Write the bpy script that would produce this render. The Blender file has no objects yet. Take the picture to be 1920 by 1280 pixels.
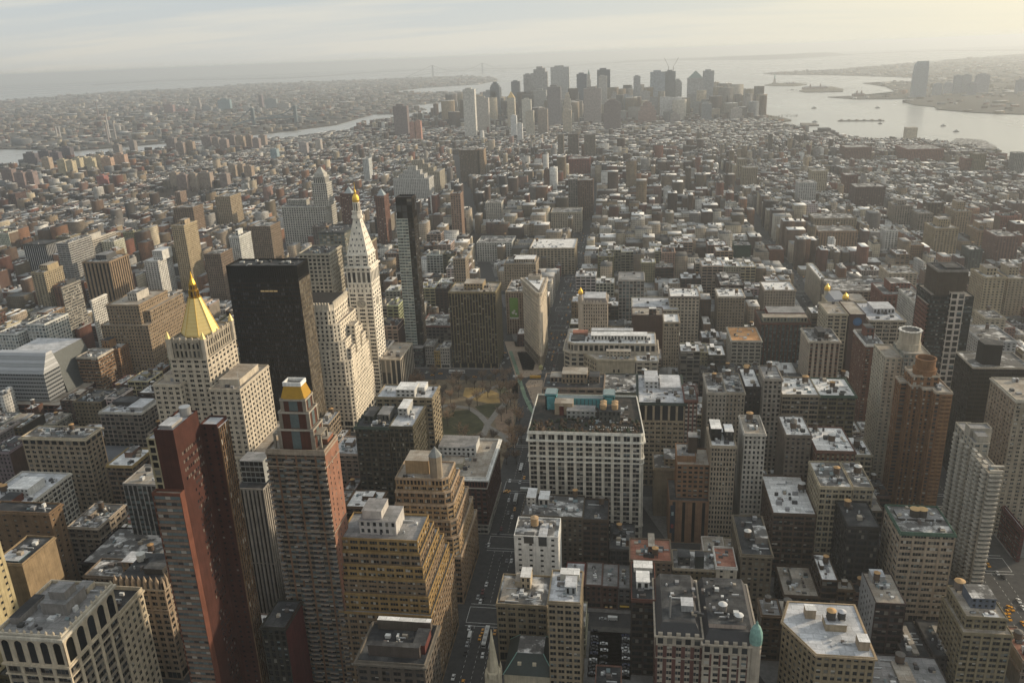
import bpy, math, random
import numpy as np
R = math.radians
rnd = random.Random(7)
sc = bpy.context.scene
COL = sc.collection
# ------------------------------------------------------------------ camera
CAMZ = 328.0; FPX = 1530.0; YAW = R(-8.5); PIT = R(19.3); ROL = R(-2.26)
_c, _s = math.cos(YAW), math.sin(YAW)
FW = np.array([_s*math.cos(PIT), _c*math.cos(PIT), -math.sin(PIT)])
RT = np.array([_c, -_s, 0.0]); UP = np.cross(RT, FW)
R2 = RT*math.cos(ROL)+UP*math.sin(ROL); U2 = UP*math.cos(ROL)-RT*math.sin(ROL)
from mathutils import Matrix
cam = bpy.data.cameras.new('camera'); cam.sensor_width = 36; cam.lens = 36*FPX/1920
cam.clip_start = 1; cam.clip_end = 120000
cob = bpy.data.objects.new('camera', cam); COL.objects.link(cob); sc.camera = cob
cob.matrix_world = Matrix(((R2[0], U2[0], -FW[0], 0), (R2[1], U2[1], -FW[1], 0), (R2[2], U2[2], -FW[2], CAMZ), (0, 0, 0, 1)))
HAZE_D, HAZE_G = 8.2e-5, 0.35
# ------------------------------------------------------------------ sun and sky
SUN_AZ, SUN_EL = R(60), R(16)          # azimuth from +Y towards +X
SUND = (math.sin(SUN_AZ)*math.cos(SUN_EL), math.cos(SUN_AZ)*math.cos(SUN_EL), math.sin(SUN_EL))
sl = bpy.data.lights.new('sun', 'SUN'); sl.energy = 4.2; sl.angle = R(2.0); sl.color = (1.0, 0.83, 0.60)
so = bpy.data.objects.new('sun', sl); COL.objects.link(so); so.location = (0, 0, 900)
from mathutils import Vector
so.rotation_euler = Vector(SUND).to_track_quat('Z', 'Y').to_euler()
w = bpy.data.worlds.new('World'); sc.world = w; w.use_nodes = True
nt = w.node_tree; nt.nodes.clear(); N = nt.nodes.new; L = nt.links.new
out = N('ShaderNodeOutputWorld'); bg = N('ShaderNodeBackground'); bg.inputs[1].default_value = 0.1
L(bg.outputs[0], out.inputs[0])
tc = N('ShaderNodeTexCoord'); sep = N('ShaderNodeSeparateXYZ'); L(tc.outputs['Generated'], sep.inputs[0])
def math_n(tree, op, a, b=None, clamp=False):
    n = tree.nodes.new('ShaderNodeMath'); n.operation = op; n.use_clamp = clamp
    for i, v in enumerate((a, b)):
        if v is None: continue
        if isinstance(v, (int, float)): n.inputs[i].default_value = v
        else: tree.links.new(v, n.inputs[i])
    return n.outputs[0]
mw = lambda op, a, b=None, c=False: math_n(nt, op, a, b, c)
zup = mw('ADD', mw('MAXIMUM', sep.outputs[2], 0.0), 0.012)
comb = N('ShaderNodeCombineXYZ'); L(sep.outputs[0], comb.inputs[0]); L(sep.outputs[1], comb.inputs[1]); L(zup, comb.inputs[2])
sky = N('ShaderNodeTexSky'); sky.sky_type = 'NISHITA'; sky.sun_disc = False
sky.sun_elevation = SUN_EL; sky.sun_rotation = SUN_AZ; sky.dust_density = 4.0; sky.altitude = 300
L(comb.outputs[0], sky.inputs[0])
# thin overcast: streaky cloud sheet on a plane overhead, warm near the sun
zc = mw('ADD', mw('MAXIMUM', sep.outputs[2], 0.0), 0.10)
cb2 = N('ShaderNodeCombineXYZ')
L(mw('MULTIPLY', mw('DIVIDE', sep.outputs[0], zc), 0.55), cb2.inputs[0]); L(mw('MULTIPLY', mw('DIVIDE', sep.outputs[1], zc), 1.5), cb2.inputs[1])
no = N('ShaderNodeTexNoise'); no.inputs['Scale'].default_value = 0.55; no.inputs['Detail'].default_value = 6; no.inputs['Roughness'].default_value = 0.55
L(cb2.outputs[0], no.inputs['Vector'])
rp = N('ShaderNodeValToRGB'); rp.color_ramp.elements[0].position = 0.42; rp.color_ramp.elements[1].position = 0.57
L(no.outputs['Fac'], rp.inputs[0])
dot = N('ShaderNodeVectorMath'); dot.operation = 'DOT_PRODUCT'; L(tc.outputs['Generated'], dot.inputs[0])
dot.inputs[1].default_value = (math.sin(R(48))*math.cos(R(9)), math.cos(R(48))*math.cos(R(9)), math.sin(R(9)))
glow = mw('POWER', mw('MAXIMUM', dot.outputs['Value'], 0.0), 4.5)
def rgbmix(tree, fac, a, b, mode='MIX'):
    n = tree.nodes.new('ShaderNodeMix'); n.data_type = 'RGBA'; n.blend_type = mode
    for i, v in ((0, fac), (6, a), (7, b)):
        if isinstance(v, (int, float)): n.inputs[i].default_value = v
        elif isinstance(v, tuple): n.inputs[i].default_value = (*v, 1) if len(v) == 3 else v
        else: tree.links.new(v, n.inputs[i])
    return n.outputs[2]
hor = mw('POWER', mw('SUBTRACT', 1.0, mw('MAXIMUM', sep.outputs[2], 0.0)), 14.0)
CL_BLUE = (5.7, 6.5, 7.0); CL_CREAM = (7.6, 7.7, 7.3); CL_HOR = (8.8, 8.4, 7.4); CL_SUN = (11.2, 10.5, 7.9)
cc = rgbmix(nt, rp.outputs[0], CL_BLUE, CL_CREAM)
cc = rgbmix(nt, mw('MULTIPLY', hor, 0.75), cc, CL_HOR)
cc = rgbmix(nt, glow, cc, CL_SUN)
shade = nt.nodes.new('ShaderNodeMapRange')          # added dimming of the unseen sky behind the viewer, deepens shade on facades
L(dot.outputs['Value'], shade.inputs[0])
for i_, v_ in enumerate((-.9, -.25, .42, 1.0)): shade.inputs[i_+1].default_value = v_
murk = mw('SUBTRACT', 1.0, mw('MULTIPLY', mw('POWER', 2.718, mw('MULTIPLY', mw('MAXIMUM', sep.outputs[2], 0.0), -28.0)), mw('MULTIPLY', mw('SUBTRACT', 1.0, mw('MULTIPLY', dot.outputs['Value'], 1.8), True), 0.20)))      # murk lying on the horizon
cc = rgbmix(nt, 1.0, cc, murk, 'MULTIPLY')
fin = rgbmix(nt, 0.86, sky.outputs[0], cc)
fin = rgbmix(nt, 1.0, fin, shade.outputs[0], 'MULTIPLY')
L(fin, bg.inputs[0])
sc.view_settings.view_transform = 'Standard'; sc.view_settings.look = 'None'
sc.view_settings.exposure = 0.0; sc.view_settings.gamma = 1.0
sc.cycles.use_denoising = True
sc.cycles.max_bounces = 5; sc.cycles.diffuse_bounces = 1; sc.cycles.glossy_bounces = 2; sc.cycles.volume_bounces = 0
sc.cycles.transparent_max_bounces = 4; sc.cycles.caustics_reflective = False; sc.cycles.sample_clamp_indirect = 4
# ------------------------------------------------------------------ pixel helpers (1920x1280 picture of the place -> metres)
def ray(px, py): return FW+(px-960)/FPX*R2+(640-py)/FPX*U2
def K(p):
    d = ray(*p); return d[0]/-d[2], d[1]/-d[2]
def gnd(px, py, z=0.0):
    k = K((px, py)); return (k[0]*(CAMZ-z), k[1]*(CAMZ-z))
def atY(px, py, Y):
    d = ray(px, py); t = Y/d[1]; return d[0]*t, CAMZ+d[2]*t
def proj(x, y, z):
    D = np.array([x, y, z-CAMZ]); wd = D@FW
    return (960+FPX*(D@R2)/wd, 640-FPX*(D@U2)/wd) if wd > 1 else None
# ------------------------------------------------------------------ materials
MATS = {}
def newmat(name):
    m = bpy.data.materials.new(name); m.use_nodes = True
    t = m.node_tree; b = t.nodes['Principled BSDF']; return m, t, b
def noise(t, scale, detail=3, rough=0.6, stretch=None):
    g = t.nodes.new('ShaderNodeNewGeometry'); v = g.outputs['Position']
    if stretch:
        vm = t.nodes.new('ShaderNodeVectorMath'); vm.operation = 'MULTIPLY'; t.links.new(v, vm.inputs[0]); vm.inputs[1].default_value = stretch; v = vm.outputs[0]
    n = t.nodes.new('ShaderNodeTexNoise'); n.inputs['Scale'].default_value = scale; n.inputs['Detail'].default_value = detail; n.inputs['Roughness'].default_value = rough
    t.links.new(v, n.inputs['Vector']); return n.outputs['Fac']
def mrange(t, v, a, b, c, d):
    n = t.nodes.new('ShaderNodeMapRange'); t.links.new(v, n.inputs[0])
    for i, q in enumerate((a, b, c, d)): n.inputs[i+1].default_value = q
    return n.outputs[0]
def wallc(r, g, b):
    """contrast curve put into the wall colour; dark brick loses more than pale stone"""
    l = (r+g+b)/3; k = .50+.58*min(1, l/.5); q = 1-min(1, l/.62)
    return (r*k, g*(1-.075*q)*k, b*(1-.13*q)*k)
def masonry(c):
    """stone, brick or concrete wall: mottled, with rain streaks"""
    k = ('w',)+tuple(round(v, 2) for v in c)
    if k in MATS: return MATS[k]
    m, t, b = newmat('masonry'); b.inputs['Roughness'].default_value = 0.9; b.inputs['Specular IOR Level'].default_value = 0.2
    f = mrange(t, noise(t, 0.16, 5, 0.65), 0.3, 0.7, 0.74, 1.18)
    s = mrange(t, noise(t, 0.9, 3, 0.6, (1, 1, 0.06)), 0.35, 0.65, 0.84, 1.1)
    col = rgbmix(t, 1.0, wallc(*k[1:]), math_n(t, 'MULTIPLY', f, s), 'MULTIPLY')
    t.links.new(col, b.inputs['Base Color']); MATS[k] = m; return m
def plain(name, c, rough=0.6, metal=0.0, var=0.15, scale=0.5, spec=0.4):
    k = ('p', name)+tuple(c)+(rough, metal)
    if k in MATS: return MATS[k]
    m, t, b = newmat(name); b.inputs['Roughness'].default_value = rough; b.inputs['Metallic'].default_value = metal; b.inputs['Specular IOR Level'].default_value = spec
    f = mrange(t, noise(t, scale, 3), 0.3, 0.7, 1-var, 1+var)
    t.links.new(rgbmix(t, 1.0, tuple(c), f, 'MULTIPLY'), b.inputs['Base Color']); MATS[k] = m; return m
ROOFC = {'snow': ((0.09, 0.088, 0.088), (0.80, 0.78, 0.76), 0.33, 0.40), 'dust': ((0.12, 0.116, 0.112), (0.60, 0.585, 0.57), 0.50, 0.60), 'grey': ((0.20, 0.20, 0.20), (0.30, 0.29, 0.29), 0.4, 0.6),
         'tar': ((0.035, 0.036, 0.04), (0.10, 0.10, 0.10), 0.45, 0.65), 'tan': ((0.30, 0.25, 0.20), (0.42, 0.38, 0.33), 0.4, 0.6), 'silver': ((0.42, 0.43, 0.45), (0.58, 0.58, 0.60), 0.35, 0.6),
         'red': ((0.30, 0.12, 0.08), (0.40, 0.2, 0.14), 0.4, 0.6), 'orange': ((0.5, 0.24, 0.09), (0.6, 0.33, 0.15), 0.4, 0.6), 'white': ((0.66, 0.66, 0.66), (0.78, 0.77, 0.76), 0.3, 0.5), 'garden': ((0.025, 0.027, 0.025), (0.065, 0.052, 0.044), 0.4, 0.6)}
def roofmat(kind):
    k = ('r', kind)
    if k in MATS: return MATS[k]
    a, b2, lo, hi = ROOFC[kind]
    m, t, b = newmat('roofing_'+kind); b.inputs['Roughness'].default_value = 0.85; b.inputs['Specular IOR Level'].default_value = 0.25
    n1 = noise(t, 0.11, 6, 0.62)
    f = mrange(t, n1, lo, hi, 0, 1)
    col = rgbmix(t, f, a, b2)
    g = mrange(t, noise(t, 0.7, 4, 0.7), 0.3, 0.7, 0.78, 1.15)
    ge = t.nodes.new('ShaderNodeNewGeometry'); bk = t.nodes.new('ShaderNodeTexBrick'); t.links.new(ge.outputs['Position'], bk.inputs['Vector'])
    for kk, vv in (('Scale', .12), ('Mortar Size', .012), ('Brick Width', .8), ('Row Height', .45), ('Bias', 0.0)): bk.inputs[kk].default_value = vv
    bk.inputs['Color1'].default_value = (.78, .78, .78, 1); bk.inputs['Color2'].default_value = (1.12, 1.12, 1.12, 1); bk.inputs['Mortar'].default_value = (.55, .55, .55, 1)
    col = rgbmix(t, 1.0, col, bk.outputs['Color'], 'MULTIPLY')
    t.links.new(rgbmix(t, 1.0, col, g, 'MULTIPLY'), b.inputs['Base Color']); MATS[k] = m; return m
def glass(i):
    k = ('g', i)
    if k in MATS: return MATS[k]
    c, r = [((0.012, 0.014, 0.017), 0.12), ((0.02, 0.024, 0.03), 0.2), ((0.045, 0.05, 0.055), 0.25), ((0.16, 0.15, 0.13), 0.5), ((0.42, 0.40, 0.36), 0.6), ((0.10, 0.13, 0.14), 0.12), ((0.15, 0.19, 0.20), 0.15), ((0.008, 0.008, 0.007), 0.35)][i]
    m, t, b = newmat('window_glass'); b.inputs['Base Color'].default_value = (*c, 1); b.inputs['Roughness'].default_value = r; b.inputs['Specular IOR Level'].default_value = .1 if i == 7 else .3
    MATS[k] = m; return m
def lit_glass():
    if 'lit' in MATS: return MATS['lit']
    m, t, b = newmat('lit_window'); b.inputs['Base Color'].default_value = (0.3, 0.25, 0.15, 1); b.inputs['Emission Color'].default_value = (1, 0.62, 0.2, 1); b.inputs['Emission Strength'].default_value = 0.14
    MATS['lit'] = m; return m
def gold(c=(0.95, 0.62, 0.12), r=0.38, metal=1.0): return plain('gold_leaf', c, r, metal, 0.06, 0.4)
GLASSMIX = {'dark': [0, 0, 1, 0, 2, 0, 1, 7, 7, 0, 3], 'office': [0, 1, 1, 2, 0, 1, 3, 4, 0, 2], 'blue': [5, 1, 2, 6, 5, 2], 'pale': [6, 6, 5, 4, 6, 2], 'black': [7, 7, 0, 7, 7, 1]}
# ------------------------------------------------------------------ mesh builder
class MB:
    def __init__(s): s.v = []; s.f = []; s.m = []; s.mats = []
    def mi(s, m):
        if m not in s.mats: s.mats.append(m)
        return s.mats.index(m)
    def poly(s, pts, m):
        n = len(s.v); s.v += [tuple(p) for p in pts]; s.f.append(tuple(range(n, n+len(pts)))); s.m.append(s.mi(m))
    def box(s, x0, x1, y0, y1, z0, z1, m, mt=None, bottom=False):
        n = len(s.v); i = s.mi(m); j = s.mi(mt or m)
        s.v += [(x0, y0, z0), (x1, y0, z0), (x1, y1, z0), (x0, y1, z0), (x0, y0, z1), (x1, y0, z1), (x1, y1, z1), (x0, y1, z1)]
        fs = [(0, 1, 5, 4), (1, 2, 6, 5), (2, 3, 7, 6), (3, 0, 4, 7), (4, 5, 6, 7)]
        if bottom: fs.append((3, 2, 1, 0))
        for q in fs: s.f.append(tuple(n+a for a in q)); s.m.append(j if q == (4, 5, 6, 7) else i)
    def prism(s, P, z0, z1, m, mt=None, P2=None, bottom=False):
        P2 = P2 or P; k = len(P)
        for a in range(k):
            b = (a+1) % k
            s.poly([(*P[a], z0), (*P[b], z0), (*P2[b], z1), (*P2[a], z1)], m)
        s.poly([(*p, z1) for p in P2], mt or m)
        if bottom: s.poly([(*p, z0) for p in reversed(P)], m)
    def lathe(s, cx, cy, prof, n, m, ph=0.0):
        rings = []
        for r, z in prof: rings.append([(cx+r*math.cos(ph+2*math.pi*a/n), cy+r*math.sin(ph+2*math.pi*a/n), z) for a in range(n)])
        for r0, r1 in zip(rings, rings[1:]):
            for a in range(n):
                b = (a+1) % n; s.poly([r0[a], r0[b], r1[b], r1[a]], m)
        s.poly(rings[-1], m)
    def build(s, name, parent=None, org=(0, 0, 0), smooth=False):
        if not s.f: return None
        me = bpy.data.meshes.new(name)
        me.from_pydata([(a-org[0], b-org[1], c-org[2]) for a, b, c in s.v], [], s.f)
        for m in s.mats: me.materials.append(m)
        me.polygons.foreach_set('material_index', s.m)
        if smooth: me.polygons.foreach_set('use_smooth', [True]*len(s.f))
        me.update()
        o = bpy.data.objects.new(name, me); COL.objects.link(o)
        if parent is not None: o.parent = parent
        else: o.location = org
        return o
def tag(o, label=None, cat=None, group=None, kind=None):
    if label: o['label'] = label
    if cat: o['category'] = cat
    if group: o['group'] = group
    if kind: o['kind'] = kind
    return o
def empty(name, loc, rz=0.0):
    o = bpy.data.objects.new(name, None); COL.objects.link(o); o.location = loc; o.rotation_euler = (0, 0, rz); o.empty_display_size = 1; return o
def copy_tree(o, parent=None):
    c = o.copy(); COL.objects.link(c); c.parent = parent
    for ch in list(o.children): copy_tree(ch, c)
    return c
# ------------------------------------------------------------------ buildings
ST = {  # bay width, floor height, pier width, spandrel height, panes per bay, recess
 'pun': (3.3, 3.6, 1.6, 1.6, 1, .35), 'pair': (5.6, 3.7, 1.9, 1.5, 2, .4), 'tri': (6.2, 4.0, 1.5, 1.5, 3, .5), 'loft': (6.5, 4.1, .9, 1.3, 3, .6), 'grid': (4.4, 4.0, 1.0, 1.3, 2, .4),
 'band': (7.0, 3.6, .5, 1.8, 4, .3), 'cur': (3.0, 3.7, .22, .8, 1, .12), 'apt': (4.6, 3.0, 2.2, 1.4, 2, .25), 'vert': (3.6, 3.7, 1.3, 0.9, 1, .6), 'sparse': (6.5, 3.8, 5.2, 2.3, 1, .25), 'blank': None,
 'strip': (3.2, 3.6, .7, 1.4, 1, .5), 'big': (9.0, 5.0, 1.6, 1.6, 3, .5)}
def offs(P, d):
    """move every edge of a counter-clockwise polygon outwards by d"""
    n = len(P); out = []
    for i in range(n):
        a, b, c = P[i-1], P[i], P[(i+1) % n]
        e1 = (b[0]-a[0], b[1]-a[1]); e2 = (c[0]-b[0], c[1]-b[1])
        l1 = math.hypot(*e1); l2 = math.hypot(*e2)
        n1 = (e1[1]/l1, -e1[0]/l1); n2 = (e2[1]/l2, -e2[0]/l2)
        q = 1+n1[0]*n2[0]+n1[1]*n2[1]
        if q < 0.2: q = 0.2
        out.append((b[0]+d*(n1[0]+n2[0])/q, b[1]+d*(n1[1]+n2[1])/q))
    return out
def rect(x0, x1, y0, y1): return [(x0, y0), (x1, y0), (x1, y1), (x0, y1)]
HEROES = []          # footprints and the picture points that must stay visible
class Bld:
    def __init__(s, name, label, cat, x0, x1, y0, y1, h, col, group=None, split=False, glassmix='dark'):
        s.cx, s.cy = (x0+x1)/2, (y0+y1)/2; s.x0, s.x1, s.y0, s.y1, s.h = x0, x1, y0, y1, h
        s.root = empty(name, (s.cx, s.cy, 0)); tag(s.root, label, cat, group)
        s.org = (s.cx, s.cy, 0); s.col = col; s.wall = MB(); s.roof = MB(); s.corn = MB(); s.win = []; s.split = split; s.gm = GLASSMIX[glassmix]
        s.rn = random.Random(hash((round(x0), round(y0))) & 0xffff); s.parts = {}; s.label = label; s.blinds = not ('black' in label or 'slab tower' in label)
    def pm(s, name):
        if name not in s.parts: s.parts[name] = MB()
        return s.parts[name]
    def facade(s, mb, P, Q, z0, z1, st, m, m2=None, gm=None, far=False, arch=False):
        W = math.hypot(Q[0]-P[0], Q[1]-P[1]); H = z1-z0
        u = ((Q[0]-P[0])/W, (Q[1]-P[1])/W); n = (u[1], -u[0])
        pt = lambda a, d, z: (P[0]+u[0]*a-n[0]*d, P[1]+u[1]*a-n[1]*d, z)
        mid = ((P[0]+Q[0])/2, (P[1]+Q[1])/2)
        away = -(n[0]*mid[0]+n[1]*mid[1]) < -45 or n[1] > 0.85
        if st is None or away or W < 2 or H < 2.5:
            mb.poly([pt(0, 0, z0), pt(W, 0, z0), pt(W, 0, z1), pt(0, 0, z1)], m); return
        bay, fl, pw, sh, grp, rec = st
        if far: grp = 1
        nb = max(1, round(W/bay)); bw = W/nb; nf = max(1, round(H/fl)); fh = H/nf
        pw = min(pw, bw*.7); sh = min(sh, fh*.7); m2 = m2 or m
        mb.poly([pt(0, rec, z0), pt(W, rec, z0), pt(W, rec, z1), pt(0, rec, z1)], m2)
        for i in range(nb+1):
            a0 = max(0, i*bw-pw/2); a1 = min(W, i*bw+pw/2)
            mb.poly([pt(a0, 0, z0), pt(a1, 0, z0), pt(a1, 0, z1), pt(a0, 0, z1)], m)
            if i > 0: mb.poly([pt(a0, rec, z0), pt(a0, 0, z0), pt(a0, 0, z1), pt(a0, rec, z1)], m)
            if i < nb: mb.poly([pt(a1, 0, z0), pt(a1, rec, z0), pt(a1, rec, z1), pt(a1, 0, z1)], m)
        sd = 0.06 if rec < .2 else 0.1
        for j in range(nf+1):
            b0 = max(z0, z0+j*fh-sh*.45); b1 = min(z1, z0+j*fh+sh*.55)
            mb.poly([pt(0.01, sd, b0), pt(W-.01, sd, b0), pt(W-.01, sd, b1), pt(0.01, sd, b1)], m2)
            if j < nf: mb.poly([pt(0.01, sd, b1), pt(W-.01, sd, b1), pt(W-.01, rec, b1), pt(0.01, rec, b1)], m2)
        ww = (bw-pw)/grp; g = gm or s.gm; mid_d2 = mid[0]**2+mid[1]**2
        for i in range(nb):
            for j in range(nf):
                za = z0+j*fh+sh*.55+.05; zb = z0+(j+1)*fh-sh*.45-.05
                for k in range(grp):
                    a0 = i*bw+pw/2+k*ww+.08; a1 = a0+ww-.16; d = rec-.05
                    mt = glass(s.rn.choice(g))
                    x, y, zz = pt((a0+a1)/2, d, (za+zb)/2)
                    d2 = x*x+y*y+(CAMZ-zz)**2
                    sco = (a1-a0)*(zb-za)*max(0.0, -(n[0]*x+n[1]*y))/d2**1.5
                    if arch:
                        r = (a1-a0)/2; ac = (a0+a1)/2; zs = zb-r
                        pts = [pt(a0, d, za), pt(a1, d, za)]+[pt(ac+r*math.cos(t*math.pi/8), d, zs+r*math.sin(t*math.pi/8)) for t in range(9)]
                        top = [pt(a0-.08, sd+.02, zb+.1)]+[pt(ac-r*math.cos(t*math.pi/8), sd+.02, zs+r*math.sin(t*math.pi/8)) for t in range(5)]+[pt(ac, sd+.02, zb+.1)]
                        mb.poly(top, m)
                        mb.poly([pt(ac, sd+.02, zb+.1)]+[pt(ac+r*math.cos(t*math.pi/8), sd+.02, zs+r*math.sin(t*math.pi/8)) for t in range(4, -1, -1)]+[pt(a1+.08, sd+.02, zb+.1)], m)
                    else: pts = [pt(a0, d, za), pt(a1, d, za), pt(a1, d, zb), pt(a0, d, zb)]
                    s.win.append((sco, pts, mt))
    def block(s, P, z0, z1, st, col=None, roof='grey', par=1.1, corn=0.0, cornh=1.2, cornc=None, col2=None, gm=None, far=False, ground=0.0, arch=0.0, archst=None, sides=None, parw=.35):
        """polygon mass: windowed walls, parapet or cornice, flat roof"""
        m = masonry(col or s.col); m2 = masonry(col2) if col2 else None; stt = ST[st] if isinstance(st, str) else st
        k = len(P); zb = z0+ground; zt = z1-arch
        for i in range(k):
            A, B = P[i], P[(i+1) % k]
            sti = stt if sides is None or sides[i] else None
            if isinstance(sides, (list, tuple)) and isinstance(sides[i], str): sti = ST[sides[i]]
            if ground: s.facade(s.wall, A, B, z0, zb, (ST['big'] if sti else None), m, m2, GLASSMIX['black'], far)
            s.facade(s.wall, A, B, zb, zt, sti, m, m2, gm, far)
            if arch: s.facade(s.wall, A, B, zt, z1, (archst or (6.0, arch, 1.5, 1.6, 1, .5)) if sti else None, m, None, gm, False, True)
        s.roof.poly([(*p, z1) for p in P], roofmat(roof))
        if par:
            inn = offs(P, -parw); o2 = offs(P, 0.03); pm = masonry(cornc) if cornc else m
            for i in range(k):
                j = (i+1) % k
                s.wall.poly([(*o2[i], z1-.3), (*o2[j], z1-.3), (*o2[j], z1+par), (*o2[i], z1+par)], pm)
                s.wall.poly([(*o2[i], z1+par), (*o2[j], z1+par), (*inn[j], z1+par), (*inn[i], z1+par)], pm)
                s.wall.poly([(*inn[j], z1), (*inn[i], z1), (*inn[i], z1+par), (*inn[j], z1+par)], pm)
        if corn: s.ring(P, z1-cornh, z1+.15, corn, cornc or col or s.col)
    def ring(s, P, z0, z1, o, col, part=None, mat=None):
        mb = s.pm(part) if part else s.corn; m = mat or masonry(col); k = len(P)
        a = offs(P, .02); b = offs(P, o)
        for i in range(k):
            j = (i+1) % k
            mb.poly([(*a[i], z0), (*a[j], z0), (*b[j], z0+.3*(z1-z0)), (*b[i], z0+.3*(z1-z0))], m)
            mb.poly([(*b[i], z0+.3*(z1-z0)), (*b[j], z0+.3*(z1-z0)), (*b[j], z1), (*b[i], z1)], m)
            mb.poly([(*b[i], z1), (*b[j], z1), (*a[j], z1), (*a[i], z1)], m)
    def hut(s, x0, x1, y0, y1, z0, h, col=None, roof='grey', name='rooftop_hut', win=True, st='pun'):
        """penthouse or bulkhead on the roof, a part of its own"""
        mb = MB(); m = masonry(col or s.col); P = rect(x0, x1, y0, y1)
        keep = s.win; s.win = []
        for i in range(4): s.facade(mb, P[i], P[(i+1) % 4], z0, z0+h, ST[st] if (win and i == 0 and h > 3.4) else None, m)
        for _, pts, mt in s.win: mb.poly(pts, mt)
        s.win = keep
        mb.prism(offs(P, .15), z0+h-.3, z0+h+.25, m, roofmat(roof))
        o = mb.build(name, s.root, s.org); return o
    def tank(s, x, y, z, r=2.2, h=4.2, wood=(0.10, 0.07, 0.05), lid=None, legs=2.6, detail=False):
        mb = MB(); wm = plain('tank_wood', wood, .8, 0, .25, 2.0); lm = plain('tank_lid', lid or s.rn.choice([(0.12, 0.11, 0.10), (0.55, 0.54, 0.52), (0.45, 0.27, 0.12)]), .8)
        mb.lathe(x, y, [(r*.96, z+legs), (r, z+legs+h*.5), (r*.95, z+legs+h)], 14, wm)
        o = mb.build('water_tank', s.root, s.org)
        l2 = MB(); l2.lathe(x, y, [(r*1.08, z+legs+h), (r*1.08, z+legs+h+.15), (.15, z+legs+h+r*.5)], 14, lm)
        sm = plain('tank_steel', (0.05, 0.05, 0.055), .7)
        l3 = MB()
        for a, b in ((-1, -1), (1, -1), (1, 1), (-1, 1)): l3.box(x+a*r*.62-.14, x+a*r*.62+.14, y+b*r*.62-.14, y+b*r*.62+.14, z, z+legs, sm)
        l3.box(x-r*.9, x+r*.9, y-r*.9, y+r*.9, z+legs-.25, z+legs+.02, sm, bottom=True)
        for mbx, nm in ((l2, 'tank_lid'), (l3, 'tank_stand')):
            q = mbx.build(nm, None, s.org); q.location = (0, 0, 0); q.parent = o
        return o
    def clutter(s, x0, x1, y0, y1, z, n, mul=1.0, tanks=0, hutcol=None):
        """bulkheads, cooling units, skylights, ducts and pipes scattered on a roof"""
        r = s.rn; W, D = x1-x0, y1-y0; n = int(n*1.7); mb = None if s.split else s.pm('rooftop_plant')
        if W < 5 or D < 5: return
        cols = [plain('unit_metal', c, .6) for c in ((0.45, 0.46, 0.47), (0.25, 0.25, 0.26), (0.62, 0.62, 0.61), (0.06, 0.06, 0.065), (0.35, 0.30, 0.24), (0.12, 0.10, 0.09), (0.05, 0.05, 0.05))]
        for _ in range(n):
            if s.split:
                if mb: mb.build('rooftop_unit', s.root, s.org)
                mb = MB()
            a = r.uniform(1.0, 3.6)*mul; b = r.uniform(1.0, 3.0)*mul; hh = r.uniform(.6, 2.6)*mul
            x = r.uniform(x0+2, x1-2-a) if W > a+4 else x0+1; y = r.uniform(y0+2, y1-2-b) if D > b+4 else y0+1
            t = r.random()
            if t < .66: mb.box(x, x+a, y, y+b, z, z+hh, r.choice(cols))
            elif t < .8: mb.lathe(x, y, [(.5, z), (.5, z+1.6*mul), (.1, z+1.9*mul)], 8, cols[0])
            elif t < .92: mb.box(x, x+a*2.4 if x+a*2.4 < x1 else x1-.5, y, y+.5, z+.3, z+.9, cols[0], bottom=True)
            else:
                mb.poly([(x, y, z+.3), (x+a, y, z+.3), (x+a, y+b, z+1.3), (x, y+b, z+1.3)], glass(6)); mb.poly([(x+a, y+b, z+1.3), (x+a, y+b, z), (x, y+b, z), (x, y+b, z+1.3)], cols[1])
        if s.split and mb: mb.build('rooftop_unit', s.root, s.org)
        for _ in range(tanks):
            s.tank(r.uniform(x0+3, x1-3), r.uniform(y0+min(4, D*.3), y1-min(3, D*.3)), z, r.uniform(1.7, 2.5), r.uniform(3.4, 4.6))
    def done(s, vis=0.55):
        s.wall.build('wall', s.root, s.org); s.roof.build('roof', s.root, s.org); s.corn.build('cornice', s.root, s.org)
        for n, mb in s.parts.items():
            if n == 'balcony':
                q, rest_ = {}, MB()
                for f, m in zip(mb.f, mb.m): q.setdefault(f[0]//8, []).append((f, m))
                ks = sorted(q, key=lambda k: -mb.v[k*8][2])
                for i, k in enumerate(ks):
                    t = MB() if i < 100 else rest_
                    for f, m in q[k]: t.poly([mb.v[j] for j in f], mb.mats[m])
                    if i < 100: t.build(n, s.root, s.org)
                o = rest_.build(n, s.root, s.org)
            else: o = mb.build(n, s.root, s.org)
            if o is not None and n in ('balcony', 'pinnacle'): o['kind'] = 'stuff'
        w_ = []
        for sco, pts, mt in s.win:                      # blinds drawn down part of the way in some windows
            if len(pts) == 4 and mt is not glass(7) and sco > 5e-5*0 and s.blinds and s.rn.random() < (.34 if s.y0 < 900 else 0):
                q = s.rn.uniform(.35, .8); mid = lambda A, B: tuple(A[i]+(B[i]-A[i])*q for i in range(3))
                M1, M2 = mid(pts[0], pts[3]), mid(pts[1], pts[2]); w_.append((sco, [(pts[0], pts[1], M2, M1), (M1, M2, pts[2], pts[3])], (mt, glass(s.rn.choice([2, 3, 3, 4, 6])))))
            else: w_.append((sco, [pts], (mt,)))
        if s.split:
            w_.sort(key=lambda q: -q[0])
            for sco, pts, mt in w_[:100]:
                mb = MB()
                for p, m in zip(pts, mt): mb.poly(p, m)
                mb.build('window', s.root, s.org)
            w_ = w_[100:]
        mb = MB()
        for _, pts, mt in w_:
            for p, m in zip(pts, mt): mb.poly(p, m)
        o = mb.build('window', s.root, s.org)
        if o is not None: o['kind'] = 'stuff'
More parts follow.
